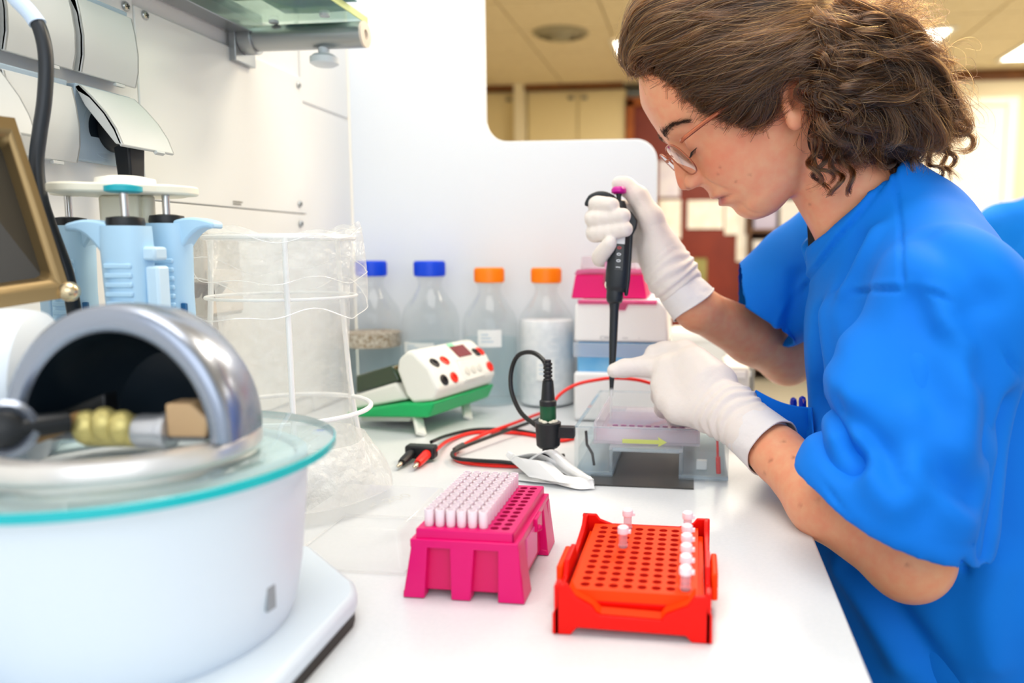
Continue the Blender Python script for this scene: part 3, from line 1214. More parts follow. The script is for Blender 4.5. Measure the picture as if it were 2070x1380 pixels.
def hang(px, pytop, D, hook, label, seed=0):
    """hand pipette hung under the disc; hook +1 points to picture right"""
    c = at(px, pytop, D)
    ex = nrm(_R)
    ey = np.cross(_Z, ex)
    fr = (ex, ey, _Z)
    t = thing('hand_pipette', label, 'pipette', tuple(c), 'pale blue pipettes on the carousel')
    W = lambda x, y, z: c + ex * x + ey * y + _Z * z
    m = MB()
    m.cyl(W(0, 0, -0.004), W(0, 0, 0.020), 0.0028, n=14)
    m.build('plunger_rod', CHR, t)
    m = MB()
    m.lathe([(0.010, 0.018), (0.0125, 0.019), (0.0125, 0.0225), (0.006, 0.024)], c, n=24)
    m.build('button', CREAMP if hook > 0 else TEAL, t)
    m = MB()
    m.lathe([(0.0125, -0.008), (0.0130, -0.004), (0.0122, 0.0), (0.006, 0.001)], c, n=24)
    m.build('collar', BLACK, t)
    m = MB()
    m.lathe([(0.0145, -0.006), (0.0150, -0.02), (0.0140, -0.06), (0.0145, -0.10), (0.0120, -0.128), (0.008, -0.15), (0.0045, -0.156), (0.0040, -0.20), (0.0022, -0.206)], c, n=32, sx=1.15, sy=0.95, pw=2.6)
    b = m.build('handle', BLUEP, t)
    m = MB()
    for k in range(9):
        z = -0.035 - 0.0068 * k
        m.box(W(0, -0.0134, z), (0.020, 0.003, 0.0042), fr)
    m.build('grip_ribs', BLUEP, b, bevel=0.0012)
    # finger hook
    P = []
    for k in range(9):
        q = k / 8
        x = hook * (0.008 + 0.032 * q)
        z1 = -0.004 + 0.003 * math.sin(q * 3.1) - 0.001 * q
        z0 = z1 - (0.030 * (1 - q) ** 2.2 + 0.0055)
        P.append((x, z0, z1))
    pol = [(x, z1) for x, z0, z1 in P] + [(x, z0) for x, z0, z1 in P[::-1]]
    m = MB()
    m.prism(pol, -0.009, 0.009, c, ex, _Z, ey)
    m.build('finger_hook', BLUEP, b, bevel=0.002)
    m = MB()
    m.box(W(-hook * 0.0205, 0.001, -0.085), (0.010, 0.016, 0.10), fr)
    m.box(W(-hook * 0.0185, 0.001, -0.026), (0.012, 0.017, 0.010), fr)
    m.build('ejector', mat('pipette_blue_pale', 'c4e0f3', 0.45), t, bevel=0.002)
    m = MB()
    m.box(W(hook * 0.0150, -0.0105, -0.095), (0.0045, 0.003, 0.055), fr)
    m.build('window', mat('pipette_window', '1f5f92', 0.3), b, bevel=0.0008)
    return t


hang(253, 440, .575, -1, 'pale blue hand pipette hanging in the middle of the carousel, hook to the left')
hang(337, 436, .615, 1, 'pale blue hand pipette hanging at the right of the carousel, hook to the right')
hang(140, 441, .640, 1, 'pale blue hand pipette hanging at the left behind the black cable')
# ================================================================ bench, left: centrifuge, wire bin with bag
CX_, CY_ = -0.329, 0.408
CZ = 1.030
SILV = mat('silver_paint', '98a0b0', 0.26, metal=0.8)
TUB = mat('tub_white', 'd6e0ea', 0.4)
cf = thing('laboratory_centrifuge', 'round white centrifuge with green-edged glass lid plate and silver arched hood, in front', 'centrifuge', (CX_, CY_, TZ))
m = MB()
co = onz(740, 1222, TZ + 0.010)
base = [(-0.215, 0.36), (co[0] - 0.002, co[1] - 0.012), (co[0] - 0.005, co[1] - 0.002), (co[0] - 0.012, co[1] + 0.010), (-0.290, 0.545), (-0.43, 0.50), (-0.48, 0.44), (-0.49, 0.30), (-0.44, 0.24), (-0.26, 0.24)]
m.prism(base, 0.008, 0.022, (0, 0, TZ))
m.build('base_plate', TUB, cf, bevel=0.004)
m = MB()
m.prism([((x - CX_) * 0.985 + CX_, (y - CY_) * 0.985 + CY_) for x, y in base], 0.0006, 0.0078, (0, 0, TZ))
m.build('rubber_foot', mat('dark_rubber', '2a241f', 0.6), cf)
m = MB()
m.lathe([(0.086, 0.021), (0.090, 0.030), (0.0945, 0.055), (0.098, 0.090), (0.100, 0.116), (0.100, 0.1215), (0.094, 0.1215), (0.090, 0.11)], (CX_, CY_, TZ), n=72, caps=(True, False))
m.build('tub', TUB, cf)
m = MB()
m.lathe([(0.0925, 0.1185), (0.0, 0.1185)], (CX_, CY_, TZ), n=48, caps=(False, False))
m.build('tub_floor', mat('tub_inner', 'eef4f6', 0.4), cf)
# front foot flare of the housing
m = MB()
m.lathe([(0.085, 0.0), (0.08, 0.02), (0.066, 0.042), (0.04, 0.056), (0.01, 0.060)], (CX_ - 0.095, CY_ - 0.090, TZ + 0.0222), n=40, sx=1.1)
m.build('front_housing', TUB, cf)
# glass plate
GLASSC = clear('lid_glass', 'f2fbfb', base=0.05, edge=0.6, rough=0.04, film=0.10, filmcol='e4f4f6')
m = MB()
m.lathe([(0.070, -0.0020), (0.1145, -0.0020), (0.1150, -0.0014), (0.1150, 0.0030), (0.1145, 0.0036), (0.070, 0.0036)], (CX_, CY_, CZ - 0.0035), n=96, caps=(False, False), pw=2.12)
gl = m.build('glass_plate', GLASSC, cf, ang=60)
m = MB()
m.lathe([(0.1146, -0.0019), (0.1153, -0.0013), (0.1153, 0.0030), (0.1146, 0.0035)], (CX_, CY_, CZ - 0.0035), n=96, caps=(False, False), pw=2.12)
m.build('glass_edge', mat('glass_edge_teal', '00b4bc', 0.2, spec=0.6, emit=None), cf)
# metal collar through the plate and the arched hood
m = MB()
m.lathe([(0.0720, -0.002), (0.0745, 0.0006), (0.0745, 0.0050), (0.0725, 0.0090), (0.0690, 0.0100), (0.0640, 0.0100), (0.0640, -0.002)], (CX_, CY_, CZ), n=72, caps=(False, False))
m.build('collar', mat('collar_steel', 'e2dedb', 0.3, metal=0.55), cf)
ax_ = nrm(np.array([0.10, -1.0, 0.0]))            # open side of the hood
sd_ = nrm(np.cross(ax_, _Z)) * -1
HO = np.array([CX_ + 0.012, CY_, CZ + 0.0100])
m = MB()
n = 40


def hood_ring(r_side, r_top, d):
    return [HO + ax_ * d + sd_ * (r_side * math.cos(math.pi * k / n)) + _Z * (r_top * math.sin(math.pi * k / n)) for k in range(n + 1)]


rings = [hood_ring(0.0520, 0.061, 0.024), hood_ring(0.0540, 0.0635, 0.026), hood_ring(0.0610, 0.072, 0.026), hood_ring(0.0640, 0.0755, 0.023), hood_ring(0.0645, 0.0760, 0.005), hood_ring(0.0620, 0.073, -0.018), hood_ring(0.054, 0.063, -0.036), hood_ring(0.034, 0.040, -0.052), hood_ring(0.004, 0.006, -0.058)]
m.sheet(rings)
m.build('hood', SILV, cf, ang=50)
m = MB()
rings = [hood_ring(0.0520, 0.061, 0.024), hood_ring(0.0515, 0.0605, 0.0), hood_ring(0.047, 0.056, -0.02), hood_ring(0.036, 0.043, -0.035), hood_ring(0.003, 0.004, -0.038)]
m.sheet(rings)
m.build('hood_lining', mat('lining_dark', '16222c', 0.35), cf)
m = MB()
m.box(HO + ax_ * -0.004 + _Z * 0.0025 - sd_ * 0.0, (0.096, 0.05, 0.004), (sd_, ax_, _Z))
m.build('rotor_floor', mat('rotor_grey', '8a8d92', 0.3, metal=0.6), cf)
W = lambda a, b, c: HO + sd_ * a + ax_ * b + _Z * (c * 0.9 - 0.003)
fx = [('brass_clamp', 'cfc07a', 0.45), ('steel_clamp', 'c9ccd4', 0.8), ('tan_block', 'c2a078', 0.0), ('wood_lever', 'b08a5c', 0.0), ('olive_block', 'b8a850', 0.0), ('black_wedge', '181a1c', 0.0)]
M_ = {a: mat(a, b, 0.35, metal=c) for a, b, c in fx}
sdr = 1 if (sd_ @ _R) > 0 else -1
m = MB()
for k, x in enumerate((-0.020, -0.010, 0.0)):
    m.ell(W(sdr * (x), 0.018, 0.011 + 0.002 * (k % 2)), (0.008, 0.008, 0.010), 14, 9, (sd_, ax_, _Z))
m.lathe([(0.009, 0), (0.009, 0.03)], W(sdr * -0.022, 0.014, 0.008), sd_ * sdr, 18)
m.build('brass_clamp', M_['brass_clamp'], cf)
m = MB()
m.lathe([(0.0085, 0), (0.0095, 0.002), (0.0095, 0.014), (0.0105, 0.015), (0.0105, 0.019), (0.008, 0.020)], W(sdr * 0.008, 0.017, 0.009), sd_ * sdr, 22)
m.build('steel_clamp', M_['steel_clamp'], cf)
m = MB()
m.prism([(0, 0), (0.022, 0), (0.024, 0.010), (0.014, 0.019), (0, 0.019)], -0.008, 0.008, W(sdr * 0.028, 0.016, 0.0065), sd_ * sdr, _Z, ax_)
m.build('tan_block', M_['tan_block'], cf, bevel=0.0015)
m = MB()
m.tube([W(sdr * -0.048, 0.020, 0.006), W(sdr * -0.022, 0.020, 0.017)], 0.0045, 10)
m.build('wood_lever', M_['wood_lever'], cf)
m = MB()
m.prism([(0, 0), (0.012, 0), (0.010, 0.014), (0.001, 0.014)], -0.006, 0.006, W(sdr * -0.060, 0.028, 0.004), sd_ * sdr, _Z, ax_)
m.build('olive_block', M_['olive_block'], cf, bevel=0.001)
m = MB()
m.prism([(0, 0), (0.03, 0), (0.03, 0.018), (0.004, 0.008)], -0.006, 0.006, W(sdr * -0.046, 0.002, 0.010), sd_ * sdr, _Z, ax_)
m.build('black_wedge', M_['black_wedge'], cf, bevel=0.001)
# hinge knob at the left
kp = at(8, 868, 0.41)
m = MB()
m.lathe([(0.012, -0.006), (0.0155, -0.003), (0.0155, 0.004), (0.0125, 0.006), (0.009, 0.003)], kp, nrm(CAMP - kp), 30)
kn = m.build('hinge_knob', SILV, cf)
m = MB()
m.lathe([(0.0092, 0.0), (0.0092, 0.006), (0.006, 0.008)], kp, nrm(CAMP - kp), 24)
m.build('knob_core', BLACK, kn)
m = MB()
m.tube([kp + _R * 0.004, kp + _R * 0.020 + _H * 0.02], 0.006, 12)
m.build('knob_shaft', BLACK, kn)
# white drive housing behind the hood
m = MB()
dh = at(-30, 765, 0.475)
m.lathe([(0.002, -0.062), (0.03, -0.060), (0.044, -0.048), (0.048, -0.02), (0.048, 0.02), (0.046, 0.030), (0.03, 0.036), (0.002, 0.037)], dh + np.array([0, 0, -0.006]), nrm(_R + _H * 0.25), 36)
m.build('drive_housing', TUB, cf)
m = MB()
m.box(onz(583, 1256, TZ + 0.045) * np.array([1, 1, 0]) + np.array([0.0, 0.0, TZ + 0.045]), (0.003, 0.008, 0.012))
pm = nrm(np.array([0.64, -0.77, 0]))
m = MB()
m.box(np.array([CX_, CY_, TZ + 0.050]) + _R * 0.0905 - _H * 0.0240, (0.002, 0.007, 0.014), (nrm(_R * .0905 - _H * .024), np.cross(_Z, nrm(_R * .0905 - _H * .024)), _Z))
m.build('side_badge', mat('badge_grey', '8f959a', 0.5), cf)

# ---- wire bin with a clear bag
BX, BY = -0.402, 0.724
WIRE = mat('white_wire', 'f4f4f2', 0.35)
bn = thing('wire_bin', 'small white wire bag holder with three splayed legs behind the centrifuge', 'bin', (BX, BY, TZ))
ztop = at(587, 480, 0.735)[2]
zlow = 0.988
m = MB()
m.torus((BX, BY, ztop), 0.068, 0.0024, n=60)
m.build('top_ring', WIRE, bn)
m = MB()
m.torus((BX, BY, zlow), 0.0795, 0.0024, n=60)
m.build('lower_ring', WIRE, bn)
m = MB()
m.torus((BX, BY, 1.10), 0.069, 0.0016, n=60)
m.build('middle_ring', WIRE, bn)
f1, f2 = onz(741, 953, TZ), onz(603, 1054, TZ)
for fp in (f1, f2, np.array([BX * 3, BY * 3, 0]) - f1 - f2 + np.array([0, 0, 3 * TZ - 2 * TZ])):
    fp = np.array([fp[0], fp[1], TZ])
    d = nrm(np.array([fp[0] - BX, fp[1] - BY, 0]))
    P = [np.array([BX, BY, ztop]) + d * 0.068, np.array([BX, BY, 1.09]) + d * 0.0715, np.array([BX, BY, zlow]) + d * 0.0805, fp + _Z * 0.004]
    m = MB()
    m.tube(spline(P, 24), 0.0026, 10)
    lg = m.build('leg', WIRE, bn)
    m = MB()
    m.ell(fp + _Z * 0.0045, (0.0042, 0.0042, 0.0042), 12, 8)
    m.build('foot_cap', WIRE, lg)
FILM = clear('bag_film', 'fcfdfd', base=0.03, edge=0.30, rough=0.22, film=0.21, bump=(48, 1.0, 0.016))
bag = thing('waste_bag', 'clear plastic bag turned over the rim of the white wire holder', 'bag', (BX, BY, zlow))
rg = np.random.default_rng(5)


def wav(a, z, s, amp):
    return amp * (0.5 * math.sin(3 * a + s) + 0.4 * math.sin(5 * a + 2.1 * s + 20 * z) + 0.35 * math.sin(9 * a - s + 34 * z) + 0.25 * math.sin(14 * a + 3 * s - 25 * z))


P = []
for i in range(20):
    q = i / 19
    row = []
    for k in range(73):
        a = 2 * math.pi * (k % 72) / 72
        z = ztop + 0.002 - q * (ztop - TZ - 0.012)
        r = 0.0655 - 0.010 * math.sin(q * 3.1) + 0.004 * q
        r += wav(a, z, 1.3, 0.0045 * (0.3 + q))
        row.append((BX + r * math.cos(a), BY + r * math.sin(a), z + 0.004 * wav(a, 0, 2.0, 1) * q))
    P.append(row)
m = MB()
m.sheet(P)
m.build('inner_film', FILM, bag, ang=70)
P = []
for i in range(14):
    q = i / 13
    row = []
    for k in range(97):
        a = 2 * math.pi * (k % 96) / 96
        up = 0.006 + 0.006 * math.sin(2 * a + 0.4) + 0.003 * math.sin(7 * a)
        if q < 0.25:
            z = ztop + 0.003 + up * math.sin(q / 0.25 * math.pi * 0.5)
            r = 0.064 + 0.010 * q / 0.25
        else:
            t = (q - 0.25) / 0.75
            z = ztop + 0.003 + up - t * (0.068 + 0.010 * math.sin(3 * a + 1) + 0.012 * math.sin(a + 2.3))
            lf = max(0, math.cos(a - math.radians(200)))
            r = 0.074 + 0.004 * t + 0.022 * t * lf ** 3 + 0.012 * t * max(0, math.cos(a + 0.2)) ** 2 * (1 - t)
        r += wav(a, z, 0.4, 0.0032 * (0.3 + q))
        row.append((BX + r * math.cos(a), BY + r * math.sin(a), z))
    P.append(row)
m = MB()
m.sheet(P)
m.build('folded_collar', FILM, bag, ang=70)
for k in (0, 4, 9, 13):
    m = MB()
    m.tube([np.array(p) for p in P[k][:-1]], 0.0004 if k in (4, 9) else 0.0006, 4, closed=True)
    m.build('film_crease', clear('bag_edge', 'fafafa', base=0.2, edge=0.6, rough=0.2, film=0.55), bag)


def crumple(c, r, seed, name, m_, label, cat, sq=1.0, parent=None):
    Fq = Field(V3(c) - np.array(r) * 1.5, V3(c) + np.array(r) * 1.5, max(r) / 26)
    rq = np.random.default_rng(seed)
    ph_ = rq.uniform(0, 6.28, 12)
    dr = rq.normal(size=(12, 3))
    dr /= np.linalg.norm(dr, axis=1, keepdims=True)

    def fn(x, y, z):
        X, Y, Z2 = (x - c[0]) / r[0], (y - c[1]) / r[1], (z - c[2]) / r[2]
        d = np.sqrt(X * X + Y * Y + Z2 * Z2) - 0.85
        for i in range(12):
            s = (X * dr[i][0] + Y * dr[i][1] + Z2 * dr[i][2]) * (3 + i * 0.7) + ph_[i]
            d = d + 0.075 * np.abs(np.sin(s)) - 0.03
        return (d * min(r)).astype(np.float32)
    Fq.put(fn, V3(c) - np.array(r) * 1.4, V3(c) + np.array(r) * 1.4)
    v, f = Fq.mesh()
    v[:, 2] = np.maximum(v[:, 2], TZ + 0.001)
    o = npmesh(name, v, f, m_, parent)
    if parent is None:
        tag(o, label, cat)
    return o


TISS = mat('tissue_white', 'f6f6f4', 0.85)
crumple((BX + 0.022, BY - 0.018, TZ + 0.030), (0.045, 0.045, 0.032), 3, 'crumpled_tissue', TISS, 'crumpled white tissue lying at the bottom of the clear waste bag', 'tissue')
# sagging bottom of the bag spilling out between the legs, on the bench
P = []
for i in range(16):
    q = i / 15
    row = []
    for k in range(49):
        a = 2 * math.pi * (k % 48) / 48
        r = 0.066 + 0.024 * math.sin(q * math.pi * 0.62) - 0.075 * max(0, q - 0.7) * 2.2
        r = max(r, 0.004) * (1 + 0.22 * max(0, math.cos(a + 0.75)) ** 2)
        r += wav(a, q * 0.2, 2.2, 0.003)
        z = TZ + 0.060 * (1 - q) ** 1.3 + 0.002
        row.append((BX + 0.006 + r * math.cos(a), BY - 0.004 + r * math.sin(a), z))
    P.append(row)
m = MB()
m.sheet(P)
m.build('bag_bottom', clear('bag_film_low', 'fcfcfb', base=0.04, edge=0.3, rough=0.2, film=0.42, bump=(60, 1.0, 0.01)), bag, ang=70)
# ================================================================ bench, middle and back
# ---- laboratory bottles along the partition
GLASSB = clear('bottle_glass', 'fcfdfd', base=0.025, edge=0.5, rough=0.03, film=0.025, filmcol='eef2f4')
LABEL = mat('label_white', 'f2f4f2', 0.7)
PRINT = mat('print_blue', '9fc0d8', 0.7)


def bottle(px, y, capcol, label, sc=1.0, fill=None, lab=None, marks=0):
    c = onY(px, 700, y)
    c[2] = TZ
    t = thing('reagent_bottle', label, 'bottle', tuple(c), 'laboratory bottles in front of the partition')
    prof = [(0.030, 0.0008), (0.042, 0.001), (0.0465, 0.006), (0.0470, 0.02), (0.0470, 0.130), (0.0458, 0.142), (0.042, 0.154), (0.030, 0.172), (0.0225, 0.184), (0.0195, 0.190), (0.0190, 0.200), (0.0215, 0.2015), (0.0215, 0.205), (0.0185, 0.206), (0.0185, 0.222)]
    prof = [(r * sc, h * sc) for r, h in prof]
    m = MB()
    m.lathe(prof, c, n=48, caps=(True, False))
    m.build('glass', GLASSB, t, ang=60)
    m = MB()
    top = 0.231 * sc
    m.lathe([(0.0238 * sc, 0.206 * sc), (0.0250 * sc, 0.2065 * sc), (0.0250 * sc, top - 0.003), (0.0235 * sc, top), (0.018 * sc, top - 0.0006)], c, n=48, caps=(False, True))
    cp_ = m.build('screw_cap', mat('cap_' + capcol, capcol, 0.4), t)
    m = MB()
    for k in range(40):
        a = 2 * math.pi * k / 40
        m.box(c + np.array([0.0250 * sc * math.cos(a), 0.0250 * sc * math.sin(a), 0.2185 * sc]), (0.0012, 0.0016, 0.019 * sc), (np.array([math.cos(a), math.sin(a), 0]), np.array([-math.sin(a), math.cos(a), 0]), _Z))
    m.build('cap_ribs', mat('cap_' + capcol, capcol, 0.4), cp_, smooth=False)
    for z0, z1, colr, rr in fill or []:
        m = MB()
        pr = [(r * 0.965, h) for r, h in prof if z0 < h < z1]
        r0 = np.interp(z0, [h for _, h in prof], [r for r, _ in prof]) * 0.965
        r1 = np.interp(z1, [h for _, h in prof], [r for r, _ in prof]) * 0.965
        m.lathe([(r0, z0)] + pr + [(r1, z1)], c, n=40)
        m.build('contents', rr, t)
    for (a0, a1, z0, z1) in lab or []:
        m = MB()
        R_ = 0.0474 * sc
        m.sheet([[(c[0] + R_ * math.cos(a0 + (a1 - a0) * i / 10), c[1] + R_ * math.sin(a0 + (a1 - a0) * i / 10), z0 + (z1 - z0) * j + TZ) for i in range(11)] for j in (0, 1)])
        lb = m.build('label', LABEL, t)
        m = MB()
        for q in range(3):
            z = TZ + z0 + (z1 - z0) * (0.3 + 0.2 * q)
            m.sheet([[(c[0] + (R_ + .0003) * math.cos(a0 + (a1 - a0) * (.15 + (.5 - .1 * q) * i / 6)), c[1] + (R_ + .0003) * math.sin(a0 + (a1 - a0) * (.15 + (.5 - .1 * q) * i / 6)), z + dz) for i in range(7)] for dz in (0, .0012)])
        m.build('handwriting', PRINT, lb)
    if marks:
        m = MB()
        for k in range(8):
            z = TZ + 0.035 + 0.011 * k
            a0 = -1.25
            m.sheet([[(c[0] + 0.0474 * sc * math.cos(a0 + 0.25 * i / 4), c[1] + 0.0474 * sc * math.sin(a0 + 0.25 * i / 4), z + dz) for i in range(5)] for dz in (0, .0011)])
        m.build('graduation', mat('white_print', 'fafafa', 0.6), t)


WATER = clear('water_pale', 'f6fbfc', base=0.01, edge=0.12, rough=0.03, film=0.05, filmcol='eef6fa')
GRAN = mat('granules', '9a7c58', 0.8, noise=(220, 'e6dccb', 1.0))
SALT = clear('cloudy', 'e6eaec', base=0.03, edge=0.2, rough=0.2, film=0.35, filmcol='f4f6f8')
POW = mat('white_powder', 'f2f4f6', 0.9, noise=(90, 'e6eaee', 1.0))
bottle(755, 1.224, '0048e0', 'clear bottle with blue cap and brown granules, half hidden by the clear bag', 0.985, [(0.006, 0.088, 0, WATER), (0.089, 0.112, 0, GRAN)])
bottle(872, 1.224, '0048e0', 'clear bottle with blue cap and a white label behind the power supply', 0.985, [(0.006, 0.095, 0, WATER)], [(-2.35, -1.15, 0.082, 0.100)])
bottle(991, 1.222, 'ff8a00', 'clear bottle with orange cap behind the display of the power supply', 0.94, [(0.004, 0.105, 0, WATER)], [(-1.75, -0.9, 0.095, 0.122)])
bottle(1105, 1.222, 'ff8a00', 'clear orange-capped bottle filled with pale powder beside the pink boxes', 0.94, [(0.004, 0.135, 0, POW)], [(-1.75, -1.1, 0.045, 0.078)], 1)

# ---- electrophoresis power supply on its fold-out legs
e2 = nrm(np.array([0.265, 0.965, 0]))               # along the front
e1 = nrm(np.cross(e2, _Z))                          # towards the front
pitch = math.radians(13)
f1_ = e1 * math.cos(pitch) + _Z * math.sin(pitch)   # body axis rising to the front
u1_ = -e1 * math.sin(pitch) + _Z * math.cos(pitch)
O = at(872, 790, 1.035)                              # lower near corner of the front
PSW, PSL = 0.150, 0.115
pw = thing('power_supply', 'white and green tilted power supply with red display and coloured sockets', 'power supply', tuple(O * np.array([1, 1, 0]) + np.array([0, 0, TZ])))
PW = mat('supply_white', 'efefe6', 0.4)
GRN = mat('supply_green', '08b060', 0.4)
SMOKE = mat('smoke_green', '14340f', 0.12, spec=0.7, coat=0.6)
Q = lambda a, b, c: O + f1_ * a + e2 * b + u1_ * c     # a forward, b along the front, c up
m = MB()
pf = [(0.0, -0.014), (0.012, 0.0), (0.004, 0.030), (-0.016, 0.056), (-0.026, 0.058), (-0.042, 0.050), (-0.048, 0.036), (-0.042, 0.0), (-0.034, -0.012)]
# profile is (forward, up); swept along the front
m.prism(pf, 0.0, PSW, O, f1_, u1_, e2)
m.build('front_housing', PW, pw, bevel=0.005, seg=3)
m = MB()
m.prism([(-0.045, -0.006), (-0.060, 0.020), (-PSL - .02, 0.014), (-PSL - .025, -0.006)], 0.006, PSW - 0.006, O, f1_, u1_, e2)
m.build('rear_housing', PW, pw, bevel=0.004)
m = MB()
m.prism([(-0.055, 0.021), (-0.062, 0.044), (-PSL - .012, 0.040), (-PSL - .018, 0.015)], 0.010, PSW - 0.010, O, f1_, u1_, e2)
m.build('smoked_cover', SMOKE, pw, bevel=0.003)
m = MB()
m.prism([(-0.02, -0.013), (0.004, -0.015), (-0.012, -0.034), (-0.05, -0.028), (-PSL - .03, -0.014), (-PSL - .03, -0.006), (-0.045, -0.0085)], -0.004, PSW + 0.004, O, f1_, u1_, e2)
m.build('green_skirt', GRN, pw, bevel=0.005, seg=3)
m = MB()
m.prism([(-0.05, -0.030), (-PSL - .02, -0.017), (-PSL - .02, -0.024), (-0.055, -0.036)], 0.012, PSW - 0.012, O, f1_, u1_, e2)
m.build('underside', mat('supply_grey', 'd4d4cc', 0.5), pw, bevel=0.001)
for px, py, b in ((852, 884, 0.012), (946, 850, PSW - 0.018)):
    ft = onz(px, py, TZ)
    tp_ = Q(-0.040, b, -0.030)
    d = nrm(ft + _Z * 0.004 - tp_)
    x_ = nrm(np.cross(d, e2))
    m = MB()
    m.box((tp_ + ft + _Z * 0.004) / 2, (0.006, 0.014, np.linalg.norm(ft + _Z * 0.004 - tp_)), (x_, np.cross(d, x_), d))
    m.build('leg', PW, pw, bevel=0.0015)
# front face frame: from (0.012, 0) up to (0.004, 0.030) and (-0.016, 0.056)
fa0, fa1 = np.array([0.012, 0.0]), np.array([0.004, 0.030])
fb1 = np.array([-0.016, 0.056])


def face(b, t, out=0.0):
    """point on the slanted front: t 0..1 lower facet, 1..2 upper facet"""
    if t <= 1:
        p = fa0 + (fa1 - fa0) * t
        nn = nrm(np.array([fa1[1] - fa0[1], -(fa1[0] - fa0[0])]))
    else:
        p = fa1 + (fb1 - fa1) * (t - 1)
        nn = nrm(np.array([fb1[1] - fa1[1], -(fb1[0] - fa1[0])]))
    return Q(p[0] + nn[0] * out, b, p[1] + nn[1] * out), nrm(f1_ * nn[0] + u1_ * nn[1])


RED = mat('socket_red', 'f0301a', 0.35)
for k, (b, t, mm_, lab) in enumerate([(0.020, 1.20, BLACK, 'upper black socket'), (0.044, 1.20, RED, 'upper red socket'), (0.020, 0.34, BLACK, 'lower black socket'), (0.044, 0.34, RED, 'lower red socket'), (0.139, 1.25, RED, 'red socket beyond the display'), (0.141, 0.40, RED, 'lower red socket beyond the display'), (0.128, 1.25, BLACK, 'black socket beyond the display')]):
    p, nn = face(b, t)
    m = MB()
    m.lathe([(0.0078, 0.0), (0.0078, 0.0012), (0.0064, 0.0018), (0.0036, 0.0018), (0.0034, 0.0003)], p, nn, 24, caps=(True, True))
    o = m.build('banana_socket', mm_, pw)
    o['label'] = lab
# raised control field with display
m = MB()
A = [face(b, t, 0.0035)[0] for b, t in ((0.066, 0.02), (0.116, 0.02), (0.116, 1.0), (0.066, 1.0))]
A2 = [face(b, t, -0.003)[0] for b, t in ((0.062, 0.0), (0.120, 0.0), (0.120, 1.0), (0.062, 1.0))]
m.hexa(A2, A)
B = [face(b, t, 0.0035)[0] for b, t in ((0.066, 1.0), (0.116, 1.0), (0.116, 1.92), (0.066, 1.92))]
B2 = [face(b, t, -0.003)[0] for b, t in ((0.062, 1.0), (0.120, 1.0), (0.120, 2.0), (0.062, 2.0))]
m.hexa(B2, B)
cf_ = m.build('control_field', PW, pw, bevel=0.0015)
m = MB()
m.hexa([face(b, t, 0.0033)[0] for b, t in ((0.074, 1.10), (0.108, 1.10), (0.108, 1.74), (0.074, 1.74))], [face(b, t, 0.0046)[0] for b, t in ((0.074, 1.10), (0.108, 1.10), (0.108, 1.74), (0.074, 1.74))])
m.build('display', mat('display_red', '7c1016', 0.25, coat=0.4), cf_)
for k, b in enumerate((0.075, 0.091, 0.107)):
    p, nn = face(b, 0.45, 0.0034)
    m = MB()
    m.lathe([(0.0060, 0.0), (0.0058, 0.0016), (0.002, 0.0022)], p, nn, 20)
    m.build('button', mat('button_grey', 'd9d8ce', 0.5), cf_)
p, nn = face(0.080, 1.84, 0.0040)
m = MB()
m.box(p, (0.014, 0.006, 0.0008), (e2, nrm(np.cross(nn, e2)), nn))
m.build('green_badge', mat('badge_green', '8fdcb0', 0.5), cf_)

# ---- red and black lead: twin plug, loop, round connector at the tank
REDC = mat('cable_red', 'ee1c0c', 0.35)
BLKC = mat('cable_black', '121315', 0.35)
ld = thing('electrode_lead', 'paired red and black lead looping over the bench to a double banana plug', 'cable', tuple(onz(900, 920, TZ)))
zc = TZ + 0.0026


def oncable(pts, r, m_, name, par, dz=0.0, n=70):
    q = [onz(a, b, zc + dz + (c if c else 0)) for a, b, c in pts]
    mb = MB()
    mb.tube(spline(q, n), r, 10)
    return mb.build(name, m_, par)


oncable([(872, 893, .012), (905, 880, .003), (960, 868, .001), (1030, 868, .001), (1082, 876, .002), (1130, 884, .0), (1160, 880, 0)], 0.0023, BLKC, 'black_wire', ld)
oncable([(880, 910, .010), (910, 889, .002), (960, 874, .0), (1030, 874, .0), (1080, 880, .0), (1130, 890, .0), (1160, 886, 0)], 0.0023, REDC, 'red_wire', ld)
oncable([(1120, 828, .0), (1090, 836, .004), (1040, 855, .006), (985, 875, .006), (940, 897, .002), (920, 912, .001), (922, 928, 0), (950, 936, 0), (1010, 941, 0), (1075, 940, 0), (1140, 925, 0)], 0.0023, REDC, 'red_wire', ld)
oncable([(1120, 832, .002), (1080, 850, .008), (1030, 868, .0085), (970, 890, .0075), (932, 905, .006), (914, 916, .004), (922, 926, .004), (955, 930, .003), (1010, 933, .003), (1060, 935, .002), (1140, 920, .002)], 0.0023, BLKC, 'black_wire', ld, dz=0.002)
oncable([(936, 899, .006), (926, 904, .006), (919, 909, .005)], 0.0032, mat('sleeve_grey', '4a4a4a', 0.5), 'cable_sleeve', ld, n=10)
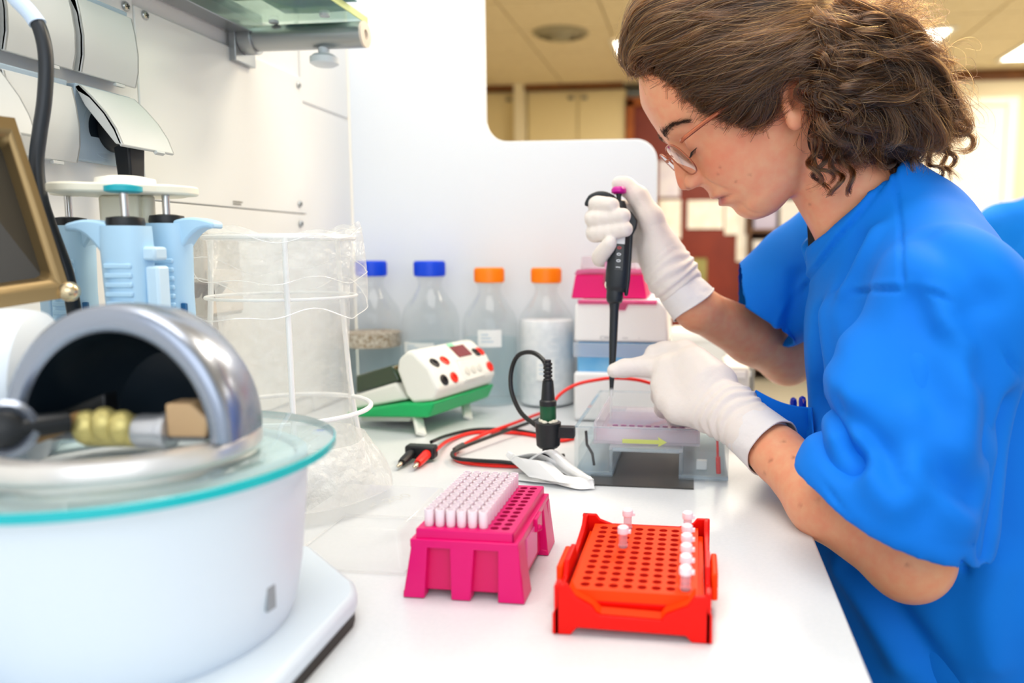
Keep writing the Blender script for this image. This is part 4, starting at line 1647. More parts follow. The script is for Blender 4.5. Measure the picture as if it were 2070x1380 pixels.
# twin plug body
pa = onz(852, 912, TZ + 0.011)
pd = nrm(onz(800, 938, TZ) - onz(846, 908, TZ))
pn = np.cross(_Z, pd)
m = MB()
m.box(pa, (0.016, 0.036, 0.016), (pd, pn, _Z))
m.build('plug_block', BLACK, ld, bevel=0.003, seg=3)
for sgn_, mm_, lb in ((-1, BLACK, 'black pin handle'), (1, REDC, 'red pin handle')):
    s_ = pn * (0.0095 * sgn_)
    c = pa + s_
    c2 = c + pd * 0.036
    c2[2] = TZ + 0.0065
    d2 = nrm(c2 - c)
    m = MB()
    m.lathe([(0.0050, 0.004), (0.0056, 0.010), (0.0052, 0.030), (0.0042, 0.036)], c, d2, 18)
    h_ = m.build('pin_sleeve', mm_, ld)
    h_['label'] = lb
    m = MB()
    m.lathe([(0.0024, 0.035), (0.0026, 0.040), (0.0020, 0.046), (0.001, 0.0475)], c, d2, 14)
    m.build('pin', mat('nickel', 'c9c0ae', 0.25, metal=1.0), h_)
# order so that red lies on the near side
# connector standing at the tank
ca = at(1108, 842, .850)
cn = thing('round_connector', 'black and green round connector with a looped black cord at the tank corner', 'connector', tuple(ca))
zt = _Z
m = MB()
m.lathe([(0.0075, 0.0), (0.0088, 0.002), (0.0088, 0.0165)], ca + zt * -0.004, zt, 24)
m.build('green_collar', mat('dark_green', '0a5230', 0.35), cn)
m = MB()
m.lathe([(0.0092, 0.0), (0.0092, 0.005), (0.0075, 0.0065), (0.0062, 0.024), (0.0058, 0.027)], ca + zt * 0.0125, zt, 24)
for k in range(5):
    m.lathe([(0.0044, 0), (0.0050, 0.0008), (0.0050, 0.0022), (0.0044, 0.003)], ca + zt * (0.039 + 0.0042 * k), zt, 18)
m.cyl(ca + zt * 0.036, ca + zt * 0.062, 0.0036, n=14)
m.build('strain_relief', BLACK, cn)
m = MB()
m.tube(spline([ca + zt * 0.058, at(1106, 748, .855), at(1098, 727, .862), at(1075, 712, .872), at(1048, 718, .880), at(1034, 748, .884), at(1034, 790, .882), at(1052, 832, .874), at(1080, 857, .862), at(1096, 866, .856)], 50), 0.0026, 10)
m.build('cord', BLKC, cn)
m = MB()
m.lathe([(0.0100, -0.022), (0.0128, -0.019), (0.0140, 0.004), (0.0142, 0.006), (0.0095, 0.007)], ca + zt * -0.012, zt, 28)
m.lathe([(0.0058, -0.036), (0.0066, -0.034), (0.0066, -0.022)], ca + zt * -0.012, zt, 20)
m.box(ca + np.array([0.020, 0.0, -0.016]), (0.018, 0.012, 0.012))
m.build('holder', BLACK, cn, bevel=0.0006)
m = MB()
rq = np.random.default_rng(2)
for k in range(22):
    a = rq.uniform(0, 6.28)
    m.ell(ca + np.array([0.0075 * math.cos(a), 0.0075 * math.sin(a), -0.005 + rq.uniform(-.0012, .0012)]), tuple(rq.uniform(.0022, .0036, 3)), 8, 6)
m.build('dried_salt', mat('salt_beige', 'e6e0cc', 0.9), cn)
# second red lead arching behind the pipette
rl = thing('red_lead', 'single red lead arching up behind the pipette shaft and pointing finger', 'cable', tuple(at(1240, 766, 1.03)))
m = MB()
m.tube(spline([at(1112, 824, 1.02), at(1132, 797, 1.03), at(1165, 777, 1.04), at(1210, 767, 1.04), at(1245, 764, 1.03), at(1290, 768, 1.02), at(1335, 780, 1.02), at(1390, 792, 1.03), at(1425, 815, 1.06)], 60), 0.0023, 10)
m.build('wire', REDC, rl)

# ---- gel tank
ACR = clear('acrylic', 'fdfefe', base=0.02, edge=0.35, rough=0.03, film=0.02, filmcol='f4f8fa')
ACRE = clear('acrylic_edge', 'e9f1f5', base=0.08, edge=0.4, rough=0.05, film=0.18, filmcol='e6eff4')
gx0, gx1 = -0.129, 0.036
gy0, gy1 = 0.822, 1.045
gzt = 0.955
xm0, xm1 = onY(1238, 950, gy0)[0], onY(1372, 950, gy0)[0]
zb_ = onY(1300, 914, gy0)[2]
gt = thing('gel_tank', 'clear acrylic electrophoresis tank on two deep reservoirs with a yellow arrow', 'gel tank', ((gx0 + gx1) / 2, gy0, TZ))
tk = 0.004


def slab(lo, hi, name, mm_=ACR, par=None):
    mb = MB()
    mb.box2(lo, hi)
    return mb.build(name, mm_, par or gt, bevel=0.0006)


ZF = TZ + 0.0022
outline = [(gx0, ZF + 0.002), (xm0, ZF + 0.002), (xm0, zb_), (xm1, zb_), (xm1, ZF + 0.002), (gx1, ZF + 0.002), (gx1, gzt), (gx0, gzt)]
for y, nm in ((gy0, 'front_wall'), (gy1 - tk, 'back_wall')):
    m = MB()
    m.prism(outline, 0, tk, (0, y + tk, 0), (1, 0, 0), (0, 0, 1))
    m.build(nm, ACR, gt, bevel=0.0005)
for x, nm in ((gx0, 'end_wall'), (gx1 - tk, 'end_wall')):
    slab((x, gy0 + tk, ZF), (x + tk, gy1 - tk, gzt), nm)
for x in (xm0 - tk, xm1):
    slab((x, gy0 + tk, ZF), (x + tk, gy1 - tk, zb_), 'reservoir_wall', ACRE)
slab((xm0 - tk, gy0 + tk, zb_), (xm1 + tk, gy1 - tk, zb_ + tk), 'platform', clear('milky_acrylic', 'fafcfd', base=0.04, edge=0.3, rough=0.08, film=0.55, filmcol='f4f5f8'))
for a, b in ((gx0, xm0), (xm1, gx1)):
    slab((a, gy0 + tk, ZF), (b, gy1 - tk, ZF + tk), 'reservoir_floor', clear('milky_floor', 'fafcfd', base=0.04, edge=0.3, rough=0.08, film=0.45, filmcol='eef4f8'))
    m = MB()
    for yy in (gy0 + 0.012, gy1 - 0.02):
        for xx in (a + 0.008, b - 0.012):
            m.cyl((xx, yy, TZ + 0.0004), (xx, yy, ZF), 0.004, n=12)
    m.build('foot', ACRE, gt)
# bright polished rims
m = MB()
for y in (gy0, gy1 - tk):
    m.box2((gx0, y, gzt), (gx1, y + tk, gzt + 0.0008))
for x in (gx0, gx1 - tk):
    m.box2((x, gy0, gzt), (x + tk, gy1, gzt + 0.0008))
m.box2((gx0, gy0 - 0.0006, ZF), (xm0, gy0 + 0.001, ZF + 0.004))
m.box2((xm1, gy0 - 0.0006, ZF), (gx1, gy0 + 0.001, ZF + 0.004))
m.box2((xm0, gy0 - 0.0006, zb_), (xm1, gy0 + 0.001, zb_ + 0.004))
m.build('polished_rim', ACRE, gt, smooth=False)
# buffer in the reservoirs
BUF = clear('buffer', 'f6fafb', base=0.02, edge=0.15, rough=0.02, film=0.02, filmcol='eef4f8')
slab((gx0 + tk, gy0 + tk, ZF + tk), (xm0 - tk, gy1 - tk, 0.932), 'buffer', BUF)
slab((xm1 + tk, gy0 + tk, ZF + tk), (gx1 - tk, gy1 - tk, 0.932), 'buffer', BUF)
# inner gel tray with combs, gel slab and arrow
ty0, ty1 = gy0 + 0.012, gy1 - 0.05
tx0, tx1 = xm0 - 0.022, xm1 + 0.022
zt0 = zb_ + tk + 0.001
tr_ = thing('gel_tray', 'clear gel tray sitting in the electrophoresis tank under the pipette tip', 'tray', ((tx0 + tx1) / 2, ty0, zt0))
for lo_, hi_, nm in (((tx0, ty0, zt0), (tx1, ty1, zt0 + .003), 'tray_floor'), ((tx0, ty0, zt0 + .003), (tx0 + .003, ty1, zt0 + .024), 'tray_wall'), ((tx1 - .003, ty0, zt0 + .003), (tx1, ty1, zt0 + .024), 'tray_wall'), ((tx0 + .003, ty0, zt0 + .003), (tx1 - .003, ty0 + .003, zt0 + .019), 'tray_wall')):
    slab(lo_, hi_, nm, clear('tray_acrylic', 'fbf9fc', base=0.04, edge=0.3, rough=0.06, film=0.36, filmcol='f4eff6'), tr_)
ya_ = ty0 - 0.0004
p0, p1 = onY(1258, 892, ya_), onY(1348, 893, ya_)
zc_ = (p0[2] + p1[2]) / 2
m = MB()
L_ = p1[0] - p0[0]
m.prism([(0, -.0022), (L_ * .82, -.0022), (L_ * .80, -.0055), (L_, 0), (L_ * .80, .0055), (L_ * .82, .0022), (0, .0022)], 0, 0.0006, (p0[0], ya_, zc_), (1, 0, 0), (0, 0, 1))
m.build('arrow', mat('arrow_yellow', 'd3d964', 0.6), tr_, smooth=False)
gel = MB()
gel.box2((tx0 + .004, ty0 + .004, zt0 + .0032), (tx1 - .004, ty1 - .004, zt0 + .0105))
go_ = gel.build('agarose_gel', clear('gel', 'f8f4f8', base=0.03, edge=0.2, rough=0.05, film=0.14, filmcol='f4eef4'), None, bevel=0.001, origin=((tx0 + tx1) / 2, ty0, zt0 + .0032))
tag(go_, 'pale translucent gel slab lying in the clear tray', 'gel')
wl_ = MB()
for k in range(9):
    x = tx0 + 0.016 + 0.0095 * k
    wl_.box2((x, ty0 + 0.046, zt0 + .0094), (x + 0.006, ty0 + 0.048, zt0 + .0112))
wl_.build('wells', mat('dye_purple', 'a56a94', 0.5), go_, smooth=False)
# electrode wires, terminals and printed mark
m = MB()
m.tube([(gx0 + 0.012, gy0 + .007, gzt - .005), (gx0 + 0.013, gy0 + .007, gzt - .02), (gx0 + 0.019, gy0 + .007, gzt - .03), (gx0 + .021, gy0 + .007, ZF + .010)], 0.0016, 8)
m.build('black_electrode', BLACK, gt)
m = MB()
m.tube([(gx1 - 0.012, gy0 + .007, gzt - .010), (gx1 - 0.011, gy0 + .007, ZF + .02)], 0.0014, 8)
m.cyl((gx1 - 0.011, gy0 + .007, ZF + .024), (gx1 - 0.010, gy0 + .007, ZF + .006), 0.0026, n=12)
m.build('red_electrode', REDC, gt)
m = MB()
m.box2((gx1 - .034, gy0 + .02, ZF + .005), (gx1 - .022, gy0 + .03, ZF + .015))
m.build('electrode_block', mat('block_white', 'efefec', 0.5), gt, bevel=0.001)
pm_ = onY(1436, 869, gy0 - .0006)
text('fill_mark', '— Max', 0.006, (pm_[0] - 0.004, gy0 - .0006, pm_[2]), (1, 0, 0), (0, 0, 1), mat('print_black', '1a1a1a', 0.6), gt)
# dark mat beneath
mt = MB()
a, b = onz(1185, 981, TZ), onz(1402, 988, TZ)
mt.box2((a[0], a[1], TZ + 0.0004), (b[0], 1.03, TZ + 0.0018))
tag(mt.build('dark_mat', mat('mat_dark', '3b3a38', 0.35, noise=(20, '46433c', 1.0)), None, origin=((a[0] + b[0]) / 2, 0.9, TZ)), 'flat dark grey mat lying under the acrylic tank', 'mat')

# ---- folded tissue beside the tank
TS = MB()
lay = [[(1022, 922, .024), (1060, 946, .010), (1100, 962, .004), (1150, 975, .002), (1186, 974, .0015)],
       [(1030, 930, .020), (1072, 925, .020), (1110, 940, .013), (1150, 962, .006), (1183, 975, .002)],
       [(1050, 940, .012), (1090, 917, .026), (1112, 925, .022), (1140, 950, .012), (1178, 976, .002)]]
for k, L in enumerate(lay):
    A = spline([onz(x, y, TZ + z) for x, y, z in L], 20)
    Bq = spline([onz(x + 6 + 5 * k, y - 17 + 4 * k, TZ + z + .012 + .004 * math.sin(1.7 * i)) for i, (x, y, z) in enumerate(L)], 20)
    Cq = spline([onz(x + 16 + 3 * k, y + 13 - 9 * k, TZ + .0012 + z * .3) for x, y, z in L], 20)
    w_ = np.linspace(0, 1, 9)[:, None, None]
    Bz = (1 - w_) ** 2 * A[None] + 2 * w_ * (1 - w_) * (Bq[None] + 0.6 * (Bq - A)[None]) + w_ ** 2 * Cq[None]
    Bz[..., 2] = np.maximum(Bz[..., 2], TZ + 0.0011 + 0.0006 * k)
    TS.sheet(Bz, 0.0006)
fl1 = [[onz(1022 + 30 * j + 12 * i, 920 + 11 * i + 5 * j, TZ + 0.006 + 0.022 * math.sin(2.2 * j / 3 + .5) * (1 - i / 4) + .0015) for j in range(4)] for i in range(5)]
TS.sheet(np.array(fl1), 0.0006)
fl2 = [[onz(1040 + 34 * j + 2 * i, 958 + 6 * i + 3.4 * j, TZ + 0.0015 + .002 * (j == 1)) for j in range(4)] for i in range(3)]
TS.sheet(np.array(fl2), 0.0006)
tag(TS.build('paper_tissue', TISS, None, origin=onz(1110, 960, TZ)), 'folded white paper tissue leaning against the tank corner', 'tissue')

# ---- machines at the back: mini cycler tower with pink tip boxes on top
mc = thing('mini_cycler', 'small white two-storey instrument with a blue window behind the pipette', 'instrument', tuple(onz(1255, 775, TZ)))
MW = mat('instrument_white', 'f0f0f0', 0.4)
ym = 1.10
a, b = onY(1160, 690, ym), onY(1352, 690, ym)
zb1, zt1 = a[2], onY(1200, 606, ym)[2]
m = MB()
m.prism([(a[0], zb1), (b[0], zb1), (b[0] - .003, zt1 - .012), (b[0] - .014, zt1), (a[0] + .008, zt1), (a[0] + .002, zt1 - .008)], 0, 0.15, (0, ym + .15, 0), (1, 0, 0), (0, 0, 1))
m.build('upper_body', MW, mc, bevel=0.004, seg=3)
m = MB()
m.box2((a[0] + .004, ym + .004, zb1 - .055), (b[0] - .006, ym + .15, zb1 - .001))
m.build('blue_window', mat('window_blue', '58aee6', 0.2, noise=(14, '8cc8ee', 1.0)), mc, bevel=0.003)
m = MB()
m.box2((a[0] - .001, ym - .001, zb1 - .022), (b[0] + .001, ym + .0035, zb1 - .002))
m.build('window_frost', clear('frost', 'f4f8fc', base=0.05, edge=0.3, rough=0.2, film=0.45, filmcol='eef3f8'), mc, bevel=0.001)
m = MB()
m.box2((a[0], ym - .004, TZ + .002), (b[0] + .002, ym + .15, zb1 - .0435))
m.build('lower_body', MW, mc, bevel=0.005, seg=3)
for t_, px, sz in (('CW', 1222, .0075), ('mini', 1264, .0042), ('s', 1292, .004)):
    q = onY(px, 683, ym - .0006)
    text('print', t_, sz, (q[0], ym - .0006, q[2]), (1, 0, 0), (0, 0, 1), mat('print_grey2', '9aa0a8', 0.7), mc)
MAG = mat('magenta', 'e0006e', 0.35, spec=0.4)
MAGT = clear('magenta_clear', 'f3a8cc', base=0.06, edge=0.4, rough=0.08, film=0.25, filmcol='f08cc0')
xb0, xb1 = onY(1150, 590, ym)[0], onY(1306, 590, ym)[0]
zb2 = zt1 + 0.0006
zt2 = onY(1200, 556, ym)[2]
bx = thing('tip_box', 'magenta pipette tip box standing on the white instrument behind the pipette', 'tip box', ((xb0 + xb1) / 2, ym + .06, zb2))
m = MB()
m.hexa([(xb0, ym + .02, zb2), (xb1, ym + .02, zb2), (xb1, ym + .12, zb2), (xb0, ym + .12, zb2)], [(xb0 + .006, ym + .022, zt2), (xb1 - .006, ym + .022, zt2), (xb1 - .006, ym + .118, zt2), (xb0 + .006, ym + .118, zt2)])
m.build('box_base', MAG, bx, bevel=0.002)
m = MB()
m.hexa([(xb0 + .004, ym + .021, zt2), (xb1 - .004, ym + .021, zt2), (xb1 - .004, ym + .119, zt2), (xb0 + .004, ym + .119, zt2)], [(xb0 + .008, ym + .024, zt2 + .007), (xb1 - .008, ym + .024, zt2 + .007), (xb1 - .008, ym + .116, zt2 + .007), (xb0 + .008, ym + .116, zt2 + .007)])
m.box2(((xb0 + xb1) / 2 - .008, ym + .0185, zt2 - .014), ((xb0 + xb1) / 2 + .008, ym + .021, zt2 + .004))
m.build('lid_rim', MAGT, bx, bevel=0.001)
m = MB()
m.hexa([(xb0 + .012, ym + .028, zt2 + .007), (xb1 - .022, ym + .028, zt2 + .007), (xb1 - .022, ym + .112, zt2 + .007), (xb0 + .012, ym + .112, zt2 + .007)], [(xb0 + .014, ym + .03, zt2 + .026), (xb1 - .024, ym + .03, zt2 + .026), (xb1 - .024, ym + .11, zt2 + .026), (xb0 + .014, ym + .11, zt2 + .026)])
m.build('clear_lid', clear('lid_clear', 'f6eef2', base=0.06, edge=0.45, rough=0.1, film=0.12), bx, bevel=0.002)
# pink film over the instrument's top edge
m = MB()
pcx_ = (a[0] + b[0]) / 2
m.prism([(a[0] + .006, zt1 + .0004), (b[0] - .016, zt1 + .0004), (b[0] - .018, zt1 - .006), (pcx_ + .010, zt1 - .006), (pcx_ + .006, zt1 - .014), (pcx_ - .010, zt1 - .014), (pcx_ - .014, zt1 - .006), (a[0] + .006, zt1 - .006)], 0, 0.0012, (0, ym - .0006, 0), (1, 0, 0), (0, 0, 1))
m.build('pink_lid_edge', MAGT, mc, bevel=0.0004)

# more bench clutter behind the partition's end
for px0, px1, pyt, pyb, yy, colr, lab, nm in ((1352, 1470, 672, 770, 1.36, 'ecebe6', 'low white instrument behind the near glove, right of the blue window', 'white_instrument'), (1462, 1516, 742, 800, 1.15, 'dedcd4', 'small pale grey box standing under the far forearm', 'grey_box'), (1506, 1545, 742, 800, 1.24, '8e8a80', 'dull grey block beside the pale box at the bench edge', 'dark_block')):
    q0, q1 = onY(px0, pyb, yy), onY(px1, pyt, yy)
    q1[0] = min(q1[0], 0.092)
    m = MB()
    m.box2((q0[0], yy, TZ + .001), (q1[0], yy + .12, q1[2]))
    t = thing(nm, lab, 'box', ((q0[0] + q1[0]) / 2, yy, TZ))
    m.build('body', mat('clutter_' + colr, colr, 0.5), t, bevel=0.005)
    m = MB()
    m.box2((q0[0] + .006, yy - .002, q1[2] - .016), (q1[0] - .006, yy + .004, q1[2] - .006))
    m.build('lid_edge', mat('clutter_light', 'f4f3ee', 0.4), t, bevel=0.001)
# ================================================================ bench, front: tip box, tube rack, lid, pipette
def perforated(mb, mw, x0, y0, px_, py_, nx, ny, r, z, depth, margin):
    """a plate top with round wells: nx x ny cells"""
    n = 12
    for i in range(nx):
        for j in range(ny):
            cx, cy = x0 + px_ * i, y0 + py_ * j
            sq, top, bot = [], [], []
            for k in range(n):
                a = 2 * math.pi * (k + 0.5) / n
                c, s = math.cos(a), math.sin(a)
                g = 1 / max(abs(c), abs(s))
                lx = px_ / 2
                ly = py_ / 2
                sq.append((cx + c * g * lx, cy + s * g * ly, z))
                top.append((cx + c * r, cy + s * r, z))
                bot.append((cx + c * r * 0.9, cy + s * r * 0.9, z - depth))
            vs = sq + top
            fs = []
            ws = []
            for k in range(n):
                l = (k + 1) % n
                fs.append((k, l, n + l, n + k))
                ws.append((k, l, n + l, n + k))
            ws.append(tuple(n + k for k in range(n)))
            mb.add(vs, fs)
            mw.add(top + bot, ws)
            # corner fillers of the cell
            for sx_, sy_ in ((1, 1), (-1, 1), (-1, -1), (1, -1)):
                pc_ = (cx + sx_ * px_ / 2, cy + sy_ * py_ / 2, z)
                near_ = sorted(range(n), key=lambda q: (sq[q][0] - pc_[0]) ** 2 + (sq[q][1] - pc_[1]) ** 2)[:2]
                mb.add([pc_, sq[near_[0]], sq[near_[1]]], [(0, 1, 2)])
    xa, xb = x0 - px_ / 2, x0 + px_ * (nx - 0.5)
    ya, yb = y0 - py_ / 2, y0 + py_ * (ny - 0.5)
    o_ = [(xa - margin, ya - margin, z), (xb + margin, ya - margin, z), (xb + margin, yb + margin, z), (xa - margin, yb + margin, z)]
    i_ = [(xa, ya, z), (xb, ya, z), (xb, yb, z), (xa, yb, z)]
    lo_ = [(a, b, z - depth - .001) for a, b, _ in o_]
    mb.add(o_ + i_ + lo_, [(k, (k + 1) % 4, 4 + (k + 1) % 4, 4 + k) for k in range(4)] + [(8 + k, 8 + (k + 1) % 4, (k + 1) % 4, k) for k in range(4)] + [(8, 11, 10, 9)])
    return xa - margin, xb + margin, ya - margin, yb + margin


# ---- magenta tip box, six rows of tips left in it
tz = 0.9505
pl, pr_ = onz(842, 1067, tz), onz(1036, 1078, tz)
TPX = (pr_[0] - pl[0] - 0.006) / 8
rear = onz(1117, 983, tz)
tby0, tby1 = pl[1], rear[1]
TPY = (tby1 - tby0 - 0.006) / 12
tb = thing('tip_box', 'magenta tip box on the bench, holding pale pink pipette tips, lid off', 'tip box', ((pl[0] + pr_[0]) / 2, (tby0 + tby1) / 2, TZ))
m = MB()
x0, y0 = pl[0] + 0.003 + TPX / 2, tby0 + 0.003 + TPY / 2
mw = MB()
xa, xb, ya_, yb_ = perforated(m, mw, x0, y0, TPX, TPY, 8, 12, 0.0031, tz, 0.006, 0.003)
hpl = m.build('hole_plate', MAG, tb, smooth=False, fix=False)
mw.build('wells', mat('magenta_well_shade', 'b80048', 0.5), hpl, smooth=False, fix=False)  # darker magenta puts the shade of the holes into the colour
bx0, bx1 = onz(815, 1207, TZ)[0], onz(1058, 1222, TZ)[0]
by0 = 0.5105
by1 = yb_ + 0.006
zr = tz - 0.007
m = MB()
for lo_, hi_ in (((xa - .004, ya_ - .003, zr - .006), (xb + .004, ya_, zr)), ((xa - .004, yb_, zr - .006), (xb + .004, yb_ + .003, zr)), ((xa - .004, ya_, zr - .006), (xa, yb_, zr)), ((xb, ya_, zr - .006), (xb + .004, yb_, zr))):
    m.box2(lo_, hi_)
m.box2((xa - .0005, ya_ - .0005, zr - .001), (xb + .0005, ya_ + .001, tz - .0004))
m.box2((xb - .001, ya_ - .0005, zr - .001), (xb + .0005, yb_ + .0005, tz - .0004))
m.build('rim', MAG, tb, bevel=0.0006)
m = MB()
ix = 0.004
m.hexa([(xa - ix, ya_ + .002, TZ + .005), (xb + ix - .002, ya_ + .002, TZ + .005), (xb + ix - .002, yb_ - .002, TZ + .005), (xa - ix, yb_ - .002, TZ + .005)], [(xa + .001, ya_ + .003, zr - .003), (xb - .001, ya_ + .003, zr - .003), (xb - .001, yb_ - .003, zr - .003), (xa + .001, yb_ - .003, zr - .003)])
m.build('inner_walls', mat('magenta_soft', 'd8005f', 0.4), tb, bevel=0.001)


def pillar(b0, b1, t0, t1, front, nm='pillar'):
    """tapering rib: b0,b1 bottom span, t0,t1 top span"""
    mb = MB()
    mb.hexa([b0, b1, (b1[0] + front[1][0], b1[1] + front[1][1], TZ + .0004), (b0[0] + front[1][0], b0[1] + front[1][1], TZ + .0004)],
            [t0, t1, (t1[0] + front[1][0], t1[1] + front[1][1], zr - .004), (t0[0] + front[1][0], t0[1] + front[1][1], zr - .004)])
    mb.hexa([(b0[0], b0[1], TZ + .0004), (b1[0], b1[1], TZ + .0004), (b1[0] + front[1][0], b1[1] + front[1][1], TZ + .0004), (b0[0] + front[1][0], b0[1] + front[1][1], TZ + .0004)],
            [(b0[0] + front[0][0] * .3, b0[1] + front[0][1] * .3, TZ + .005), (b1[0] + front[0][0] * .3, b1[1] + front[0][1] * .3, TZ + .005), (b1[0] + front[1][0], b1[1] + front[1][1], TZ + .006), (b0[0] + front[1][0], b0[1] + front[1][1], TZ + .006)])
    return mb.build(nm, MAG, tb, bevel=0.0008)


bot = [onz(p, q, TZ)[0] for p, q in ((815, 1207), (857, 1211), (911, 1215), (950, 1217), (1006, 1220), (1058, 1223))]
topx = [onY(p, 1100, ya_)[0] for p in (834, 866, 911, 960, 1008, 1050)]
for k in (0, 2, 4):
    pillar((bot[k], by0, TZ + .0004), (bot[k + 1], by0, TZ + .0004), (topx[k], ya_ - .003, zr - .004), (topx[k + 1], ya_ - .003, zr - .004), ((0, 0.004), (0, 0.010)))
    pillar((bot[k], by1, TZ + .0004), (bot[k + 1], by1, TZ + .0004), (topx[k], yb_ + .003, zr - .004), (topx[k + 1], yb_ + .003, zr - .004), ((0, -0.004), (0, -0.010)))
for sx_, xe, xt in ((-1, bx0, xa - .004), (1, bx1 + .001, xb + .004)):
    for y_a, y_b in ((by0, by0 + .024), (by1 - .03, by1)):
        pillar((xe, y_a, TZ + .0004), (xe, y_b, TZ + .0004), (xt, y_a + .003, zr - .004), (xt, y_b - .002, zr - .004), ((-sx_ * .004, 0), (-sx_ * .010, 0)))
m = MB()
m.box2((xb + .002, (ya_ + yb_) / 2 - .002, zr - .012), (xb + .0065, (ya_ + yb_) / 2 + .016, zr - .001))
m.ell((xb + .005, (ya_ + yb_) / 2 + .004, zr - .010), (.004, .003, .003), 12, 8)
m.build('latch', MAG, tb, bevel=0.0008)
m = MB()
m.box2((xb + .0005, by0 + .03, TZ + .012), (xb + .0042, by0 + .066, zr - .007))
m.build('side_panel', mat('pink_panel', 'f06aa8', 0.4), tb, bevel=0.0006)

TIP = mat('tip_plastic', 'f9e6ec', 0.35, spec=0.5, sss=0.15)
tp0 = None
for j in range(12):
    for i in range(6):
        p = (x0 + TPX * i, y0 + TPY * j, tz + 0.0003)
        if tp0 is None:
            tp0 = thing('pipette_tip', 'pale pink pipette tip standing in the magenta tip box on the bench', 'pipette tip', p, 'pipette tips in the magenta box')
            m = MB()
            m.lathe([(0.0027, -0.005), (0.0029, 0.0), (0.0033, 0.0006), (0.0035, 0.0110), (0.0034, 0.0118), (0.0025, 0.0118), (0.0022, 0.006)], p, n=12)
            m.build('hub', TIP, tp0)
        else:
            dup(tp0, p)

# ---- red tube rack
RED1 = mat('rack_red', 'ea0a00', 0.42, spec=0.25)
RED2 = mat('rack_orange_red', 'fb4000', 0.5, spec=0.2)
h0 = onz(1182.8, 1180.1, .928)
RPX, RPY = 0.00930, 0.00965
rx0, rx1 = onz(1117, 1282, TZ)[0], onz(1440, 1305, TZ)[0]
ry0 = 0.472
ry1 = h0[1] + RPY * 11 + 0.016
rk = thing('tube_rack', 'red tube rack with an orange-red hole plate and raised corners on the bench', 'tube rack', ((rx0 + rx1) / 2, (ry0 + ry1) / 2, TZ))
m = MB()
mw = MB()
ra_, rb_, rc0, rd_ = perforated(m, mw, h0[0], h0[1], RPX, RPY, 8, 12, 0.0033, 0.928, 0.006, 0.0035)
hpl = m.build('hole_plate', RED2, rk, smooth=False, fix=False)
mw.build('wells', mat('rack_well_shade', 'd01000', 0.5), hpl, smooth=False, fix=False)  # body red, darkened to stand for shade down in the holes
m = MB()
m.hexa([(ra_ + .003, rc0 + .004, TZ + .006), (rb_ - .003, rc0 + .004, TZ + .006), (rb_ - .003, rd_ - .003, TZ + .006), (ra_ + .003, rd_ - .003, TZ + .006)], [(ra_ + .0005, rc0 + .0006, .9205), (rb_ - .0005, rc0 + .0006, .9205), (rb_ - .0005, rd_ - .0006, .9205), (ra_ + .0005, rd_ - .0006, .9205)])
m.build('plate_body', RED1, rk, bevel=0.001)
fw = [(1116, 1283), (1116, 1241), (1124, 1226), (1125, 1186), (1129, 1178), (1138, 1184), (1145, 1180), (1152, 1192), (1162, 1206), (1196, 1225), (1204, 1238), (1214, 1244), (1336, 1255), (1346, 1242), (1390, 1226), (1404, 1207), (1431, 1206), (1433, 1237), (1440, 1246), (1440, 1306), (1398, 1304), (1386, 1286), (1166, 1269), (1153, 1286)]
P2 = []
for a, b in fw:
    q = onY(a, b, ry0)
    P2.append((q[0], max(q[2], TZ + .0004) if b < 1270 else (q[2] if (1160 < a < 1390) else TZ + .0004)))
m = MB()
m.prism(P2, 0, 0.0035, (0, ry0 + .0035, 0), (1, 0, 0), (0, 0, 1))
m.build('front_wall', RED1, rk, bevel=0.0008)
# sloping ledge behind the scoop
m = MB()
sl = [onY(a, b, ry0 + .0036) for a, b in ((1152, 1192), (1162, 1206), (1196, 1225), (1214, 1244), (1336, 1255), (1346, 1242), (1390, 1226), (1404, 1207))]
bk_ = [np.array([np.clip(p[0], ra_ + .001, rb_ - .001), rc0 + .0006, p[2] + .004]) for p in sl]
m.sheet([sl, bk_], 0.0012)
m.build('scoop_ledge', RED2, rk)
zh = max(onY(1212, 1038, ry1)[2] - TZ, .034)
prof = [(0, .0004), (.014, .0004), (.018, .006), (ry1 - ry0 - .018, .006), (ry1 - ry0 - .014, .0004), (ry1 - ry0, .0004), (ry1 - ry0, zh), (ry1 - ry0 - .010, zh), (ry1 - ry0 - .016, zh - .004), (ry1 - ry0 - .030, .028), (.075, .025), (.070, .034), (.040, .034), (.034, .025), (.014, .025), (.010, .033), (0, .033)]
for xx in (rx0 + .001, rx1 - .0045):
    m = MB()
    m.prism(prof, 0, .0035, (xx, ry0, TZ), (0, 1, 0), (0, 0, 1), (1, 0, 0))
    m.build('side_wall', RED1, rk, bevel=0.0008)
m = MB()
W_ = rx1 - rx0
m.prism([(0, .0004), (.014, .0004), (.018, .006), (W_ - .018, .006), (W_ - .014, .0004), (W_, .0004), (W_, zh), (W_ - .010, zh), (W_ - .013, zh - .004), (W_ - .024, .0265), (.024, .0265), (.014, zh - .004), (.011, zh), (0, zh)], 0, .0035, (rx0, ry1, TZ), (1, 0, 0), (0, 0, 1))
m.build('back_wall', RED1, rk, bevel=0.0008)
for xx, s_ in ((rx0 + .0005, -1), (rx1 - .0005, 1)):
    m = MB()
    m.box2((min(xx, xx + s_ * .0045), ry0 + .036, TZ + .012), (max(xx, xx + s_ * .0045), ry0 + .074, TZ + .031))
    m.build('side_grip', RED2, rk, bevel=0.0015)
for xx in (ra_ - .004, rb_):
    m = MB()
    m.box2((min(xx, xx + .004), rc0 + .002, .918), (xx + .004, rd_ - .002, .9225))
    m.build('inner_ledge', RED2, rk, bevel=0.0005)

